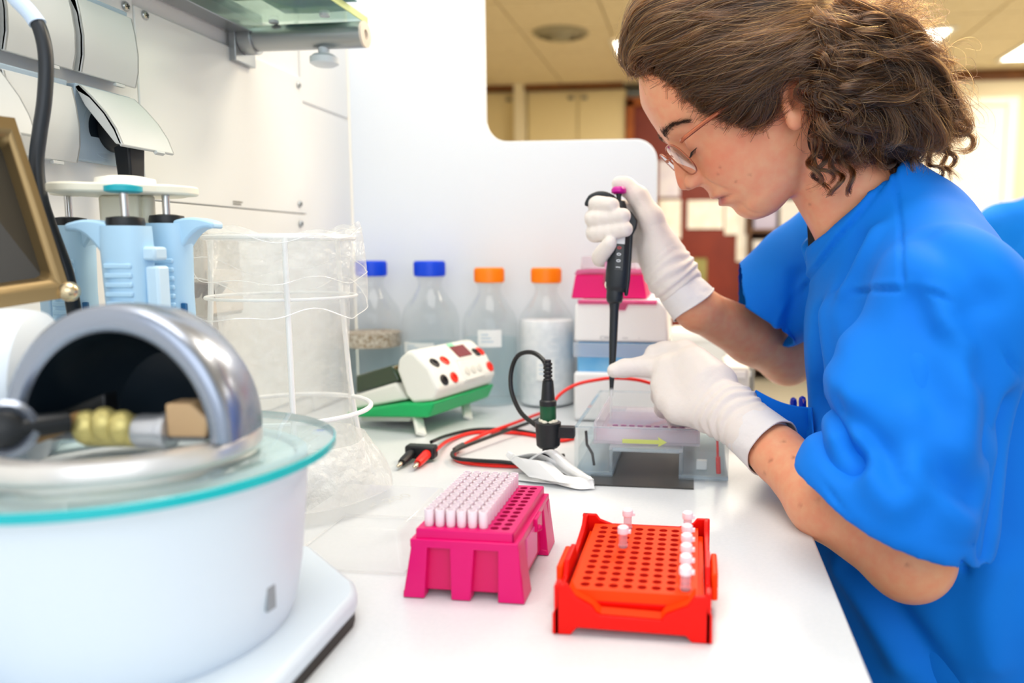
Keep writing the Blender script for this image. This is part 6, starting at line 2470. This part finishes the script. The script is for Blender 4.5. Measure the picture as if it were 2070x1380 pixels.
T.ell((0.216, 0.83, 1.06), (0.106, 0.160, 0.120), k=0.03)
T.put(*ecyl((0.242, 0.83, 1.02), (0.255, 0.83, 0.86), 0.122, 0.140, 1.28), k=0.03)
T.put(*ecyl((0.255, 0.83, 0.86), (0.275, 0.83, 0.48), 0.140, 0.165, 1.26), k=0.03)
T.ell((0.214, 0.83, 1.120), (0.064, 0.12, 0.078), k=0.03)
for SH in (SHN, SHF):
    T.cone((0.212, 0.83, 1.158), SH + np.array([0.008, 0, -0.004]), 0.052, 0.058, k=0.03)


def halfcut(c, d, r):
    """everything past the plane at c along d, within r"""
    def fn(x, y, z):
        px, py, pz = x - c[0], y - c[1], z - c[2]
        pl = -(px * d[0] + py * d[1] + pz * d[2])
        return np.maximum(pl, np.sqrt(px * px + py * py + pz * pz) - r)
    return fn, c - r, c + r


hemL, hemR, hemB = at(1615, 938, .645), at(1998, 1128, .585), at(1795, 1106, .535)
HEMN = (hemL + hemR) / 2
dN = nrm(np.cross(hemL - hemB, hemR - hemB))
dN = dN if dN[2] < 0 else -dN
dF = nrm(HEMF - SHF)
S_ = Field((0.05, 0.50, 0.45), (0.50, 1.16, 1.30), 0.0031)
axN = nrm(HEMN - SHN)
S_.chain([SHN + np.array([0.005, 0, 0]), HEMN, HEMN + axN * 0.07], [0.056, 0.080, 0.086], k=0.0)
S_.cut(*halfcut(HEMN, dN, 0.2))
S_.cone(HEMN - axN * 0.10, HEMN + axN * 0.09, 0.052, 0.081, k=0.003, neg=True)
S_.chain([SHF, HEMF, HEMF + dF * 0.04], [0.066, 0.060, 0.060], k=0.0)
dFc = nrm(dF + 0.25 * nrm(at(1540, 700, .95) - at(1480, 600, .95)))
S_.cut(*halfcut(HEMF, dFc, 0.12))
S_.cone(HEMF - dF * 0.06, HEMF + dF * 0.06, 0.046, 0.051, k=0.003, neg=True)
q_ = np.maximum(0.018 - np.abs(T.d - S_.d), 0) / 0.018
T.d = np.minimum(T.d, S_.d) - q_ * q_ * 0.018 * 0.25
# neck opening: a V in front, high at the nape
nk = nrm(NECK1 - NECK0)
T.cone(NECK1 + nk * 0.02, NECK1 - nk * 0.050, 0.074, 0.066, k=0.02)
cn_ = nrm(-160 * _R + 171 * _U)
T.cut(*halfcut((at(1800, 336, 0.745) + at(1640, 486, 0.83)) / 2, cn_, 0.095), k=0.004)
T.cone(hp(-22, -40, 0), NECK1 + nk * 0.012, 0.0565, 0.0565, k=0.004, neg=True)
T.cone(at(1655, 430, .79), at(1628, 500, .815), 0.034, 0.012, k=0.006, neg=True)
vt, ft = T.mesh()
vt = relax(vt, ft, 2)
for c_q, d_q, r_q in ((HEMN, dN, 0.12), (HEMF, dFc, 0.10)):     # even out the hems
    nr = (np.abs((vt - c_q) @ d_q) < 0.014) & (np.linalg.norm(vt - c_q, axis=1) < r_q)
    v_s = relax(vt, ft, 14)
    vt = np.where(nr[:, None], v_s, vt)
nt_ = normals(vt, ft)


def seam(pts, depth, wid):
    """a stitched line or fold pressed into the cloth"""
    global vt
    P = [V3(p) for p in pts]
    d = seg_dist(vt, P)
    vt = vt + nt_ * (depth * np.exp(-(d / wid) ** 2))[:, None]


TREE0 = BVHTree.FromPolygons([tuple(p) for p in vt], [tuple(f) for f in ft])


def onto(pts, n=40):
    out = []
    for p in spline([(a, b, 0) for a, b in pts], n):
        h, _ = surf(TREE0, p[0], p[1])
        if h is not None:
            out.append(h)
    return out


def fold(pts, depth, wid):
    P = onto(pts)
    if len(P) > 1:
        seam(P, depth * (1.4 if wid > 0.008 else 1.0), wid)


# broad soft waves of the cloth first
ph = vt @ np.array([9., 14, 21]) + 1.7 * np.sin(vt @ np.array([17., -9, 7]))
ph2 = vt @ np.array([-16., 24, 9]) + 1.3 * np.sin(vt @ np.array([5., 19, -15]))
vt = vt + nt_ * (0.0022 * np.sin(ph) + 0.0016 * np.sin(ph2) + 0.001 * np.sin(2.3 * ph - 1.2 * ph2))[:, None]
# valley between sleeve and front
fold([(1652, 640), (1645, 740), (1650, 830), (1690, 900), (1722, 930)], -0.0135, 0.012)
fold([(1612, 560), (1600, 700), (1618, 820)], -0.0054, 0.010)
fold([(1690, 610), (1720, 700), (1730, 800)], 0.0068, 0.018)
fold([(1700, 820), (1760, 880), (1800, 935), (1812, 985)], -0.0068, 0.009)
fold([(1720, 900), (1775, 980), (1805, 1020)], 0.0081, 0.012)
fold([(1812, 1000), (1845, 930), (1850, 840)], 0.0054, 0.013)
fold([(1860, 620), (1880, 720), (1890, 820)], -0.0054, 0.018)
fold([(1960, 640), (2010, 760), (2020, 900)], -0.0081, 0.018)
fold([(1920, 660), (1950, 760), (1940, 900)], 0.0068, 0.018)
fold([(1740, 480), (1700, 570), (1690, 610)], -0.0054, 0.010)
fold([(1770, 470), (1735, 540), (1715, 590)], 0.0054, 0.010)
fold([(1860, 470), (1930, 520), (2000, 600)], -0.0054, 0.014)
fold([(1720, 1140), (1800, 1230), (1880, 1330), (1920, 1400)], -0.0081, 0.014)
fold([(1700, 1150), (1760, 1240), (1820, 1330)], 0.0081, 0.016)
fold([(2010, 1150), (1990, 1230), (2000, 1330)], 0.0068, 0.016)
fold([(2003, 1110), (2035, 960), (2056, 820)], -0.011, 0.010)
fold([(1845, 600), (1870, 660), (1925, 700), (1975, 760)], -0.004, 0.010)
fold([(1870, 600), (1905, 650), (1960, 700)], 0.004, 0.010)
fold([(1690, 880), (1730, 950), (1790, 1000), (1860, 1030)], -0.004, 0.009)
fold([(1668, 640), (1690, 760), (1720, 860)], 0.006, 0.014)
fold([(1850, 900), (1900, 960), (1960, 1000)], -0.005, 0.012)
fold([(1840, 960), (1890, 1010), (1950, 1050)], 0.005, 0.013)
vt = relax(vt, ft, 4, 0.5)
# stitched seams
fold([(1806, 338), (1816, 430), (1822, 520), (1824, 588)], -0.0030, 0.0022)
fold([(1655, 680), (1690, 605), (1750, 588), (1824, 584), (1900, 596), (1970, 640), (2030, 705), (2068, 770)], -0.0036, 0.0026)
fold([(1690, 598), (1750, 580), (1824, 575), (1900, 586), (1975, 630)], 0.0016, 0.004)
fold([(1800, 350), (1740, 430), (1690, 490), (1640, 560), (1590, 640), (1556, 710)], -0.0030, 0.0022)
fold([(1790, 352), (1730, 428), (1680, 487), (1632, 556), (1582, 632), (1550, 700)], 0.0022, 0.004)
fold([(1637, 945), (1720, 1040), (1800, 1078), (1900, 1098), (1998, 1102)], -0.0022, 0.0018)
fold([(1950, 1140), (1962, 1240), (1975, 1390)], -0.006, 0.003)
TUNIC = npmesh('tunic', vt, ft, CLOTH, PERSON)
TREE = BVHTree.FromPolygons([tuple(p) for p in vt], [tuple(f) for f in ft])

# ---- patch pocket standing open at the belly
pk = []
tl, tr, bl, br = (1527, 790), (1642, 826), (1560, 890), (1648, 915)
GRD = []
for i in range(9):
    a = i / 8
    for j in range(15):
        b = j / 14
        px = (tl[0] * (1 - b) + tr[0] * b) * (1 - a) + (bl[0] * (1 - b) + br[0] * b) * a
        py = (tl[1] * (1 - b) + tr[1] * b) * (1 - a) + (bl[1] * (1 - b) + br[1] * b) * a
        py += 9 * math.sin(math.pi * b) * (1 - a)
        h, n_ = surf(TREE, px, py)
        d = (h - CAMP) @ _F if h is not None else None
        GRD.append((i, j, a, b, px, py, d))
ok_ = np.array([(1, q[4], q[5], q[4] ** 2, q[6]) for q in GRD if q[6] is not None and 0.735 < q[6] < 0.86 and q[4] < 1640])
co_ = np.linalg.lstsq(ok_[:, :3], ok_[:, 4], rcond=None)[0] if len(ok_) > 6 else np.array([0.77, 0, 0])
row = []
for i, j, a, b, px, py, d in GRD:
    dd = float(co_ @ np.array([1, px, py])) - 0.004 - 0.020 * (1 - a) ** 1.6 * math.sin(math.pi * min(1, 0.12 + 0.88 * b)) ** 0.7
    row.append(at(px, py, min(max(dd, 0.70), 0.80)))
    if j == 14:
        pk.append(row)
        row = []
pb = MB()
pb.sheet(pk, 0.0016)
pocket = pb.build('pocket', CLOTH, PERSON)
hb = MB()
hb.tube([p for p in pk[0]], 0.0014, 8)
hb.build('pocket_hem', CLOTH, pocket)
ub = MB()
ub.sheet([[at(1560 + 14 * i, 745 + 6 * i + 26 * j, 0.742 - 0.006 * i) for i in range(6)] for j in range(4)], 0.0012)

# ---- dark undershirt showing in the neckline
us = MB()
us.sheet([[at(1634 + 5 * i + 1 * j, 452 + 18 * j, 0.815 - 0.003 * i) for i in range(4)] for j in range(4)], 0.002)
us.build('undershirt', mat('black_cotton', '10131c', 0.8), PERSON)

# ---- trousers and clogs, below the bench
L2 = Field((0.08, 0.60, 0.05), (0.46, 1.06, 0.92), 0.009)
L2.ell((0.262, 0.83, 0.80), (0.125, 0.18, 0.11), k=0.05)
for sg in (-1, 1):
    L2.chain([(0.27, 0.83 + sg * 0.085, 0.78), (0.255, 0.83 + sg * 0.10, 0.44), (0.28, 0.83 + sg * 0.11, 0.09)], [0.095, 0.075, 0.072], k=0.03)
v2, f2 = L2.mesh()
npmesh('trousers', relax(v2, f2, 2), f2, CLOTH, PERSON)
for sg in (-1, 1):
    cb = MB()
    cb.lathe([(0.05, 0.0), (0.053, 0.02), (0.05, 0.045), (0.035, 0.075), (0.012, 0.085)], (0.235, 0.83 + sg * 0.11, 0.0), sx=2.3, n=24)
    cb.build('clog', mat('clog_white', 'e8e8e6', 0.5), PERSON)
# ---------------------------------------------------------------- wavy brown hair
def G(px, py, s):
    return hp(*plane(px, py, s))


HRG = np.random.default_rng(11)
STR = []          # arrays of points, one per strand
HRAD = []


def lock(guide, n, r0, r1, curl=0.0, turns=0.0, m=22, fuzz=0.0, rad=0.00019, cut=(0.75, 1.0)):
    """n strands following one guide; the lock twists into a curl of the given radius"""
    P = spline(guide, m)
    Tn = np.gradient(P, axis=0)
    Tn /= np.linalg.norm(Tn, axis=1, keepdims=True) + 1e-9
    X = np.cross(Tn, np.array([0.2, 0.9, 0.3]))
    X /= np.linalg.norm(X, axis=1, keepdims=True) + 1e-9
    Y = np.cross(Tn, X)
    t = np.linspace(0, 1, m)
    ph0 = HRG.uniform(0, 6.28)
    sgn = HRG.choice([-1, 1])
    for _ in range(n):
        a, q = HRG.uniform(0, 6.28), math.sqrt(HRG.uniform(0, 1))
        r = (r0 + (r1 - r0) * t) * q
        ang = a + 0.8 * t * HRG.normal()
        off = X * (r * np.cos(ang))[:, None] + Y * (r * np.sin(ang))[:, None]
        if curl:
            cr = curl * np.clip(t * 1.6, 0, 1) ** 1.3 * (1 + 0.12 * HRG.normal())
            ca = ph0 + sgn * turns * 6.28 * t ** 1.15 + 0.14 * HRG.normal()
            off = off + X * (cr * np.cos(ca))[:, None] + Y * (cr * np.sin(ca))[:, None]
        if fuzz:
            w1, w2 = HRG.normal(size=3) * fuzz, HRG.normal(size=3) * fuzz
            off = off + np.outer(np.sin(t * HRG.uniform(3, 9) + HRG.uniform(0, 6)) * t, w1) + np.outer(t ** 2, w2)
        S = P + off
        c = HRG.uniform(*cut)
        S = np.array([np.interp(t * c, t, S[:, k]) for k in range(3)]).T
        STR.append(S)
        HRAD.append(rad * HRG.uniform(0.7, 1.25) * np.interp(t, [0, 0.1, 0.8, 1], [0.8, 1, 0.8, 0.25]))


sweep = [
    [(1284, 148, 6), (1266, 100, 16), (1302, 20, 34), (1440, -40, 44), (1680, 2, 30)],
    [(1288, 150, 14), (1272, 110, 26), (1310, 40, 48), (1460, -8, 56), (1685, 8, 34)],
    [(1296, 152, 22), (1280, 110, 38), (1350, 58, 58), (1490, 18, 66), (1690, 14, 38)],
    [(1312, 152, 31), (1310, 116, 48), (1390, 76, 67), (1520, 42, 73), (1692, 22, 42)],
    [(1330, 156, 40), (1345, 126, 57), (1425, 94, 74), (1550, 62, 78), (1695, 30, 46)],
    [(1350, 166, 48), (1376, 140, 64), (1455, 112, 79), (1575, 82, 82), (1700, 42, 50)],
    [(1370, 182, 54), (1400, 156, 69), (1480, 128, 82), (1592, 88, 84), (1705, 56, 54)],
    [(1392, 200, 60), (1425, 176, 73), (1505, 146, 84), (1608, 98, 86), (1712, 70, 58)],
    [(1412, 218, 64), (1450, 194, 76), (1525, 160, 85), (1618, 106, 87), (1718, 84, 60)],
    [(1440, 232, 67), (1478, 206, 77), (1540, 158, 85), (1625, 114, 88), (1724, 98, 62)],
    [(1470, 244, 69), (1505, 212, 78), (1552, 160, 85), (1630, 120, 88), (1730, 112, 62)],
    [(1500, 254, 70), (1528, 222, 78), (1556, 166, 84), (1634, 126, 88), (1734, 124, 62)],
    [(1525, 258, 71), (1544, 226, 78), (1558, 176, 83), (1630, 132, 88), (1734, 134, 62)],
    [(1540, 238, 71), (1552, 212, 78), (1564, 162, 85), (1636, 124, 88), (1738, 120, 62)],
]
for gi, g in enumerate(sweep):
    A = np.array(g, float)
    Bq = np.array(sweep[min(gi + 1, len(sweep) - 1)], float)
    for _ in range(7):
        q = HRG.uniform()
        gg = A * (1 - q) + Bq * q
        gg[1:-1, :2] += HRG.normal(size=(len(gg) - 2, 2)) * 7
        gg[1:-1, 2] += HRG.normal(size=len(gg) - 2) * 3.5
        lock([G(*w_) for w_ in gg], 62, 0.0042, 0.0050, curl=HRG.uniform(0.002, 0.005), turns=HRG.uniform(1.2, 2.8), m=26, fuzz=0.0014, cut=(0.8, 1.0))
    lock([G(*q) for q in g], 26, 0.011, 0.014, curl=0.004, turns=1.6, m=24, fuzz=0.006, cut=(0.5, 1.0))
for i in range(260):                                  # stray strands lying over the waves
    q = HRG.uniform(0, len(sweep) - 1.01)
    A, Bq = np.array(sweep[int(q)], float), np.array(sweep[int(q) + 1], float)
    gg = A + (Bq - A) * (q % 1)
    gg[:, :2] += HRG.normal(size=(len(gg), 2)) * 13
    gg[1:, 2] += 4 + abs(HRG.normal()) * 5
    lock([G(*w_) for w_ in gg], 3, 0.002, 0.006, curl=HRG.uniform(0.001, 0.006), turns=HRG.uniform(0.8, 2.5), m=26, fuzz=0.005, rad=0.00014, cut=(0.4, 1.0))
for k in range(12):                                   # over the top to the far side
    s = 4 - 7.5 * k
    g = [(1284 + 5 * k, 140, s), (1272 + 4 * k, 88, s + 4), (1310, -8, s), (1470, -70, s), (1685, -25, s * 0.5)]
    lock([G(*q) for q in g], 170, 0.008, 0.008, curl=0.003, turns=1.2, fuzz=0.003)
for k in range(6):                                    # front of the crown, filled in
    s = 30 - 9 * k
    g = [(1284, 146, s * 0.4), (1270 + 3 * k, 92, s * 0.8), (1312 + 8 * k, 10, s + 14), (1450, -50, s + 18), (1685, -8, 24)]
    lock([G(*q) for q in g], 220, 0.008, 0.009, curl=0.003, turns=1.3, fuzz=0.003)
for k in range(6):
    s = 34 - 11 * k
    lock([G(*q) for q in [(1296, 146, s * 0.5), (1280, 96, s), (1334, 46, s + 12), (1460, 6, s + 18), (1685, 0, 26)]], 160, 0.009, 0.009, curl=0.003, turns=1.3, fuzz=0.003)
# the loose mass behind: curls falling to nape and shoulder
mass = [(1655, 60, 70), (1640, 110, 76), (1640, 150, 80), (1665, 40, 60), (1690, 20, 45), (1700, 60, 62), (1720, 100, 64), (1735, 140, 60), (1700, 150, 76), (1660, 180, 82), (1640, 200, 82), (1690, 200, 80)]
for i in range(190):
    a = mass[HRG.integers(len(mass))]
    st = (a[0] + HRG.normal() * 14, a[1] + HRG.normal() * 16, a[2] + HRG.normal() * 8)
    e = HRG.uniform()
    ex = 1650 + 285 * e ** 0.8
    ey = np.interp(ex, [1640, 1700, 1760, 1840, 1900, 1945], [330, 352, 345, 342, 322, 285]) - abs(HRG.normal()) * 62
    es = np.interp(ex, [1640, 1760, 1940], [72, 52, 18]) + HRG.normal() * 16
    bx = st[0] + (ex - st[0]) * 0.55 + 26 * e + HRG.normal() * 10
    by = st[1] + (ey - st[1]) * 0.35 - 34 * e + HRG.normal() * 12
    gp = [G(*st), G(st[0] + (bx - st[0]) * 0.5, st[1] + (by - st[1]) * 0.5 - 8, st[2] + 10), G(bx, by, (st[2] + es) / 2 + 14), G(ex + 6, ey - 40, es + 6), G(ex, ey, es)]
    cl = HRG.uniform(0.004, 0.0105)
    lock(gp, int(HRG.integers(45, 85)), 0.0046, 0.0030, curl=cl, turns=HRG.uniform(1.2, 2.6), m=30, fuzz=0.0018)
    lock(gp, 8, 0.009, 0.012, curl=cl * 1.3, turns=HRG.uniform(1, 2.2), m=30, fuzz=0.008)
# golden flyaways round the outline
for i in range(330):
    e = HRG.uniform()
    st = (1690 + HRG.normal() * 26, 20 + 120 * HRG.uniform(), 40 + HRG.normal() * 18)
    ang = -0.9 + 2.1 * e
    L = HRG.uniform(90, 175) + 40 * (e > 0.6)
    ex, ey = 1720 + L * math.cos(ang) * 1.05, 110 + L * math.sin(ang) * 1.25
    ex = min(ex, 1945)
    gp = [G(*st), G(st[0] * 0.6 + ex * 0.4 + 8, st[1] * 0.6 + ey * 0.4 - 14, 50), G(ex, ey, 35 + HRG.normal() * 18), G(ex + HRG.normal() * 9, ey + 22 + HRG.normal() * 8, 32 + HRG.normal() * 18)]
    lock(gp, 5, 0.003, 0.005, curl=HRG.uniform(0.002, 0.009), turns=HRG.uniform(0.8, 1.9), m=26, fuzz=0.006, rad=0.00014)
# distinct ringlets in front of the neck and at the shoulder
for g, cl, tn in [([(1668, 270, 78), (1664, 320, 80), (1662, 360, 80), (1655, 392, 78)], 0.0085, 1.5), ([(1700, 280, 74), (1706, 330, 76), (1720, 370, 74), (1735, 372, 70)], 0.008, 1.6),
                  ([(1650, 250, 80), (1640, 300, 82), (1668, 340, 80), (1672, 385, 78)], 0.007, 1.8), ([(1880, 260, 34), (1905, 300, 30), (1925, 330, 26), (1918, 362, 24)], 0.010, 1.3),
                  ([(1860, 220, 34), (1920, 250, 28), (1945, 290, 26), (1925, 318, 22)], 0.010, 1.2), ([(1790, 290, 48), (1830, 320, 46), (1850, 340, 44), (1890, 335, 40)], 0.008, 1.7), ([(1660, 240, 80), (1652, 300, 82), (1648, 345, 81), (1640, 385, 80)], 0.008, 1.6), ([(1690, 300, 76), (1684, 340, 78), (1690, 372, 77), (1700, 392, 75)], 0.009, 1.4), ([(1840, 250, 36), (1880, 300, 33), (1895, 335, 30), (1875, 352, 29)], 0.009, 1.4), ([(1880, 200, 30), (1925, 240, 27), (1950, 270, 25), (1938, 300, 23)], 0.011, 1.2), ([(1760, 300, 56), (1790, 335, 55), (1815, 345, 52), (1840, 338, 48)], 0.009, 1.8), ([(1890, 290, 30), (1920, 320, 27), (1930, 345, 25), (1905, 368, 24)], 0.010, 1.1)]:
    lock([G(*q) for q in g], 64, 0.0032, 0.0014, curl=cl, turns=tn, m=30, fuzz=0.001)
# temple and sideburn wisps on the skin
for i in range(260):
    t = HRG.uniform()
    px, py = np.interp(t, [0, .3, .6, .8, 1], [1330, 1400, 1450, 1520, 1560]) + HRG.normal() * 6, np.interp(t, [0, .3, .6, .8, 1], [158, 212, 240, 262, 232]) + HRG.normal() * 6
    s = np.interp(t, [0, .3, .6, 1], [42, 62, 68, 72])
    lock([G(px, py, s + 1), G(px + 18, py - 16 + HRG.normal() * 8, s + 5), G(px + 50, py - 46, s + 12)], 4, 0.003, 0.004, fuzz=0.004, m=12, rad=0.00013)

hc = bpy.data.hair_curves.new('hair')
hc.add_curves([len(a) for a in STR])
hc.attributes['position'].data.foreach_set('vector', (np.concatenate(STR) - _LOC[PERSON.name]).astype(np.float32).ravel())
ra = hc.attributes.new('radius', 'FLOAT', 'POINT')
ra.data.foreach_set('value', np.concatenate(HRAD).astype(np.float32))
hm = bpy.data.materials.new('hair')
hm.use_nodes = True
nt = hm.node_tree
b = nt.nodes['Principled BSDF']
hi_ = nt.nodes.new('ShaderNodeHairInfo')
rp = nt.nodes.new('ShaderNodeValToRGB')
rp.color_ramp.elements[0].color = lin('0f0704')
rp.color_ramp.elements[1].color = lin('74441a')
el = rp.color_ramp.elements.new(0.55)
el.color = lin('28160c')
nt.links.new(hi_.outputs['Random'], rp.inputs[0])
hb_ = nt.nodes.new('ShaderNodeBsdfHairPrincipled')
hb_.parametrization = 'COLOR'
hb_.inputs['Roughness'].default_value = 0.24
hb_.inputs['Radial Roughness'].default_value = 0.5
nt.links.new(rp.outputs[0], hb_.inputs['Color'])
nt.links.new(hb_.outputs[0], nt.nodes['Material Output'].inputs['Surface'])
nt.nodes.remove(b)
hc.materials.append(hm)
HAIR = bpy.data.objects.new('hair', hc)
COL.objects.link(HAIR)
HAIR.parent = PERSON
HAIR['label'] = 'wavy dark brown hair with golden ends, gathered in a clip'
# added dark mass standing in for the shade inside the gathered hair
Hs = Field((-0.03, 0.66, 1.20), (0.32, 0.96, 1.46), 0.004)
c = G(1728, 185, 32)
Hs.ell(c, (0.056, 0.056, 0.062), k=0.02)
Hs.ell(G(1690, 270, 40), (0.036, 0.040, 0.032), k=0.02)
Hs.ell(G(1790, 280, 26), (0.040, 0.045, 0.030), k=0.02)
vh, fh_ = Hs.mesh()
npmesh('hair_core', relax(vh, fh_, 3), fh_, mat('hair_core', '24160f', 0.7, bump=(160, 0.8, 0.004)), PERSON)
cl = MB()
cc = G(1690, 4, 20)
for k in range(5):
    a = -0.6 + 0.3 * k
    cl.tube([cc + HS * (0.018 * math.sin(a)) + HU * 0.012, cc + HS * (0.024 * math.sin(a)) + HU * 0.024 - HF * 0.01, cc + HS * (0.026 * math.sin(a)) + HU * 0.018 - HF * 0.03], 0.003, 8)
cl.tube([cc + HS * 0.02 + HU * 0.014, cc - HS * 0.02 + HU * 0.014], 0.004, 8)
clip = cl.build('hair_clip', mat('tortoise', '3a2413', 0.25, noise=(60, '1a0f08', 1.0)), None)
tag(clip, 'dark tortoiseshell claw clip gathering the brown hair at the crown', 'hair clip')
# eyebrow hairs
bs = []
for sg in (1, -1):
    for i in range(420):
        t = HRG.uniform()
        f0, u0, s0 = [np.interp(t, [0, .3, .65, 1], q) for q in ([101, 100, 93, 80], [38.5, 40.5, 41, 34], [9, 22, 38, 52])]
        u0 += HRG.normal() * (2.6 - 1.9 * t)
        p, n_ = onhead(f0, u0, s0 * sg)
        d = nrm(HS * sg * 0.9 + HU * (0.40 - 0.75 * t) - HF * (0.1 + 0.45 * t) + HRG.normal(size=3) * 0.12)
        bs.append(np.array([p, p + n_ * 0.0008 + d * 0.003, p + n_ * 0.0010 + d * 0.0065]))
be = MB()
for S in bs:
    be.tube(S, [0.00012, 0.00012, 0.00004], 3)
be.build('eyebrows', mat('brow_hair', '3a2418', 0.6), PERSON)
# ---------------------------------------------------------------- two blue pens in the pocket
PENB = mat('pen_blue', '0a30c8', 0.25, coat=0.5)
for px, py, lab, let in ((1604, 812, 'blue pen with a round shiny cap end, deeper in the tunic pocket', None), (1622, 810, 'blue pen with a pink letter on its clip, in the tunic pocket', 'F')):
    d = float(co_ @ np.array([1, px, py])) - 0.008
    c = at(px, py, d)
    t = thing('pen', lab, 'pen', tuple(c), 'pens in the tunic pocket')
    dn_ = nrm(np.array([0.05, 0.05, -1]))
    m = MB()
    m.lathe([(0.0012, -0.0052), (0.0034, -0.0036), (0.0042, 0.0), (0.0042, 0.03), (0.0036, 0.05)], c, dn_, 18)
    m.build('barrel', PENB, t)
    m = MB()
    m.box(c - _F * 0.0050 + dn_ * 0.003, (0.0042, 0.0016, 0.012), (nrm(_R), nrm(np.cross(_Z, _R)), _Z))
    cl_ = m.build('clip', PENB, t, bevel=0.0006)
    if let:
        text('clip_letter', let, 0.0065, c - _F * 0.0060 + dn_ * 0.0, nrm(_R + 0.3 * _Z), nrm(_Z - 0.3 * _R), mat('letter_pink', 'f5a0a8', 0.5), cl_)

# ---------------------------------------------------------------- colleague at the right edge of the picture
Q0 = at(2150, 470, 2.45)
p2 = thing('person', 'person in a blue tunic standing behind, cut off by the right edge', 'person', (Q0[0], Q0[1], 0))
cx2, cy2 = Q0[0], Q0[1]
zs = at(2060, 415, 2.45)[2]
F2 = Field((cx2 - 0.34, cy2 - 0.30, -0.01), (cx2 + 0.34, cy2 + 0.30, 1.78), 0.012)
F2.ell((cx2, cy2, zs - 0.20), (0.17, 0.12, 0.26), k=0.05)
F2.ell((cx2, cy2, zs - 0.48), (0.165, 0.125, 0.18), k=0.08)
F2.cone((cx2, cy2, zs - 0.02), (cx2, cy2 - 0.01, zs + 0.10), 0.062, 0.052, k=0.04)
F2.ell((cx2, cy2 - 0.02, zs + 0.21), (0.075, 0.098, 0.118), k=0.02)
F2.ell((cx2, cy2 - 0.115, zs + 0.19), (0.014, 0.02, 0.02), k=0.02)
for sg in (-1, 1):
    F2.ell((cx2 + sg * 0.076, cy2 - 0.01, zs + 0.20), (0.009, 0.018, 0.028), k=0.008)
    F2.chain([(cx2 + sg * 0.10, cy2, zs - 0.045), (cx2 + sg * 0.185, cy2, zs - 0.08), (cx2 + sg * 0.235, cy2 + 0.01, zs - 0.36), (cx2 + sg * 0.20, cy2 - 0.16, zs - 0.52)], [0.06, 0.055, 0.040, 0.028], k=0.03)
    F2.chain([(cx2 + sg * 0.20, cy2 - 0.16, zs - 0.52), (cx2 + sg * 0.19, cy2 - 0.24, zs - 0.54)], [0.03, 0.022], k=0.02)
    for q in range(4):
        F2.chain([(cx2 + sg * (0.17 + 0.014 * q), cy2 - 0.22, zs - 0.54), (cx2 + sg * (0.165 + 0.015 * q), cy2 - 0.285, zs - 0.555 - 0.004 * q)], [0.0095, 0.008], k=0.004)
    F2.chain([(cx2 + sg * 0.085, cy2, 0.72), (cx2 + sg * 0.095, cy2 - 0.01, 0.44), (cx2 + sg * 0.10, cy2 + 0.02, 0.06)], [0.085, 0.055, 0.038], k=0.04)
    F2.chain([(cx2 + sg * 0.10, cy2 + 0.02, 0.035), (cx2 + sg * 0.11, cy2 - 0.13, 0.028)], [0.036, 0.03], k=0.02)
v2, f2 = F2.mesh()
v2 = relax(v2, f2, 2)
npmesh('body', v2, f2, SKIN, p2, np.tile(np.array(lin('d89c7e')[:3]), (len(v2), 1)))
F3 = Field((cx2 - 0.34, cy2 - 0.25, 0.45), (cx2 + 0.34, cy2 + 0.25, 1.5), 0.012)
F3.ell((cx2, cy2, zs - 0.20), (0.19, 0.145, 0.27), k=0.05)
F3.put(*(lambda a, b: (ecyl(a, b, 0.145, 0.165, 1.0)[0], a - 0.2, b + 0.2))(np.array([cx2, cy2, zs - 0.40]), np.array([cx2, cy2, 0.62])), k=0.05)
for sg in (-1, 1):
    F3.chain([(cx2 + sg * 0.06, cy2, zs - 0.035), (cx2 + sg * 0.185, cy2, zs - 0.07), (cx2 + sg * 0.232, cy2, zs - 0.30)], [0.070, 0.074, 0.076], k=0.03)
F3.cone((cx2, cy2, zs), (cx2, cy2, zs + 0.2), 0.07, 0.07, neg=True, k=0.01)
v3, f3 = F3.mesh()
npmesh('tunic', relax(v3, f3, 2), f3, CLOTH, p2)
F4 = Field((cx2 - 0.2, cy2 - 0.2, zs + 0.05), (cx2 + 0.2, cy2 + 0.2, zs + 0.40), 0.009)
F4.ell((cx2, cy2 + 0.012, zs + 0.235), (0.088, 0.105, 0.115), k=0.02)
F4.ell((cx2, cy2 - 0.115, zs + 0.17), (0.10, 0.07, 0.12), k=0.02, neg=True)
v4, f4 = F4.mesh()
npmesh('hair', relax(v4, f4, 2), f4, mat('hair_core', '24160f', 0.7), p2)
F5 = Field((cx2 - 0.24, cy2 - 0.2, 0.05), (cx2 + 0.24, cy2 + 0.2, 0.8), 0.014)
for sg in (-1, 1):
    F5.chain([(cx2 + sg * 0.085, cy2, 0.70), (cx2 + sg * 0.095, cy2, 0.44), (cx2 + sg * 0.10, cy2 + 0.02, 0.09)], [0.105, 0.08, 0.07], k=0.04)
v5, f5 = F5.mesh()
npmesh('trousers', relax(v5, f5, 2), f5, CLOTH, p2)
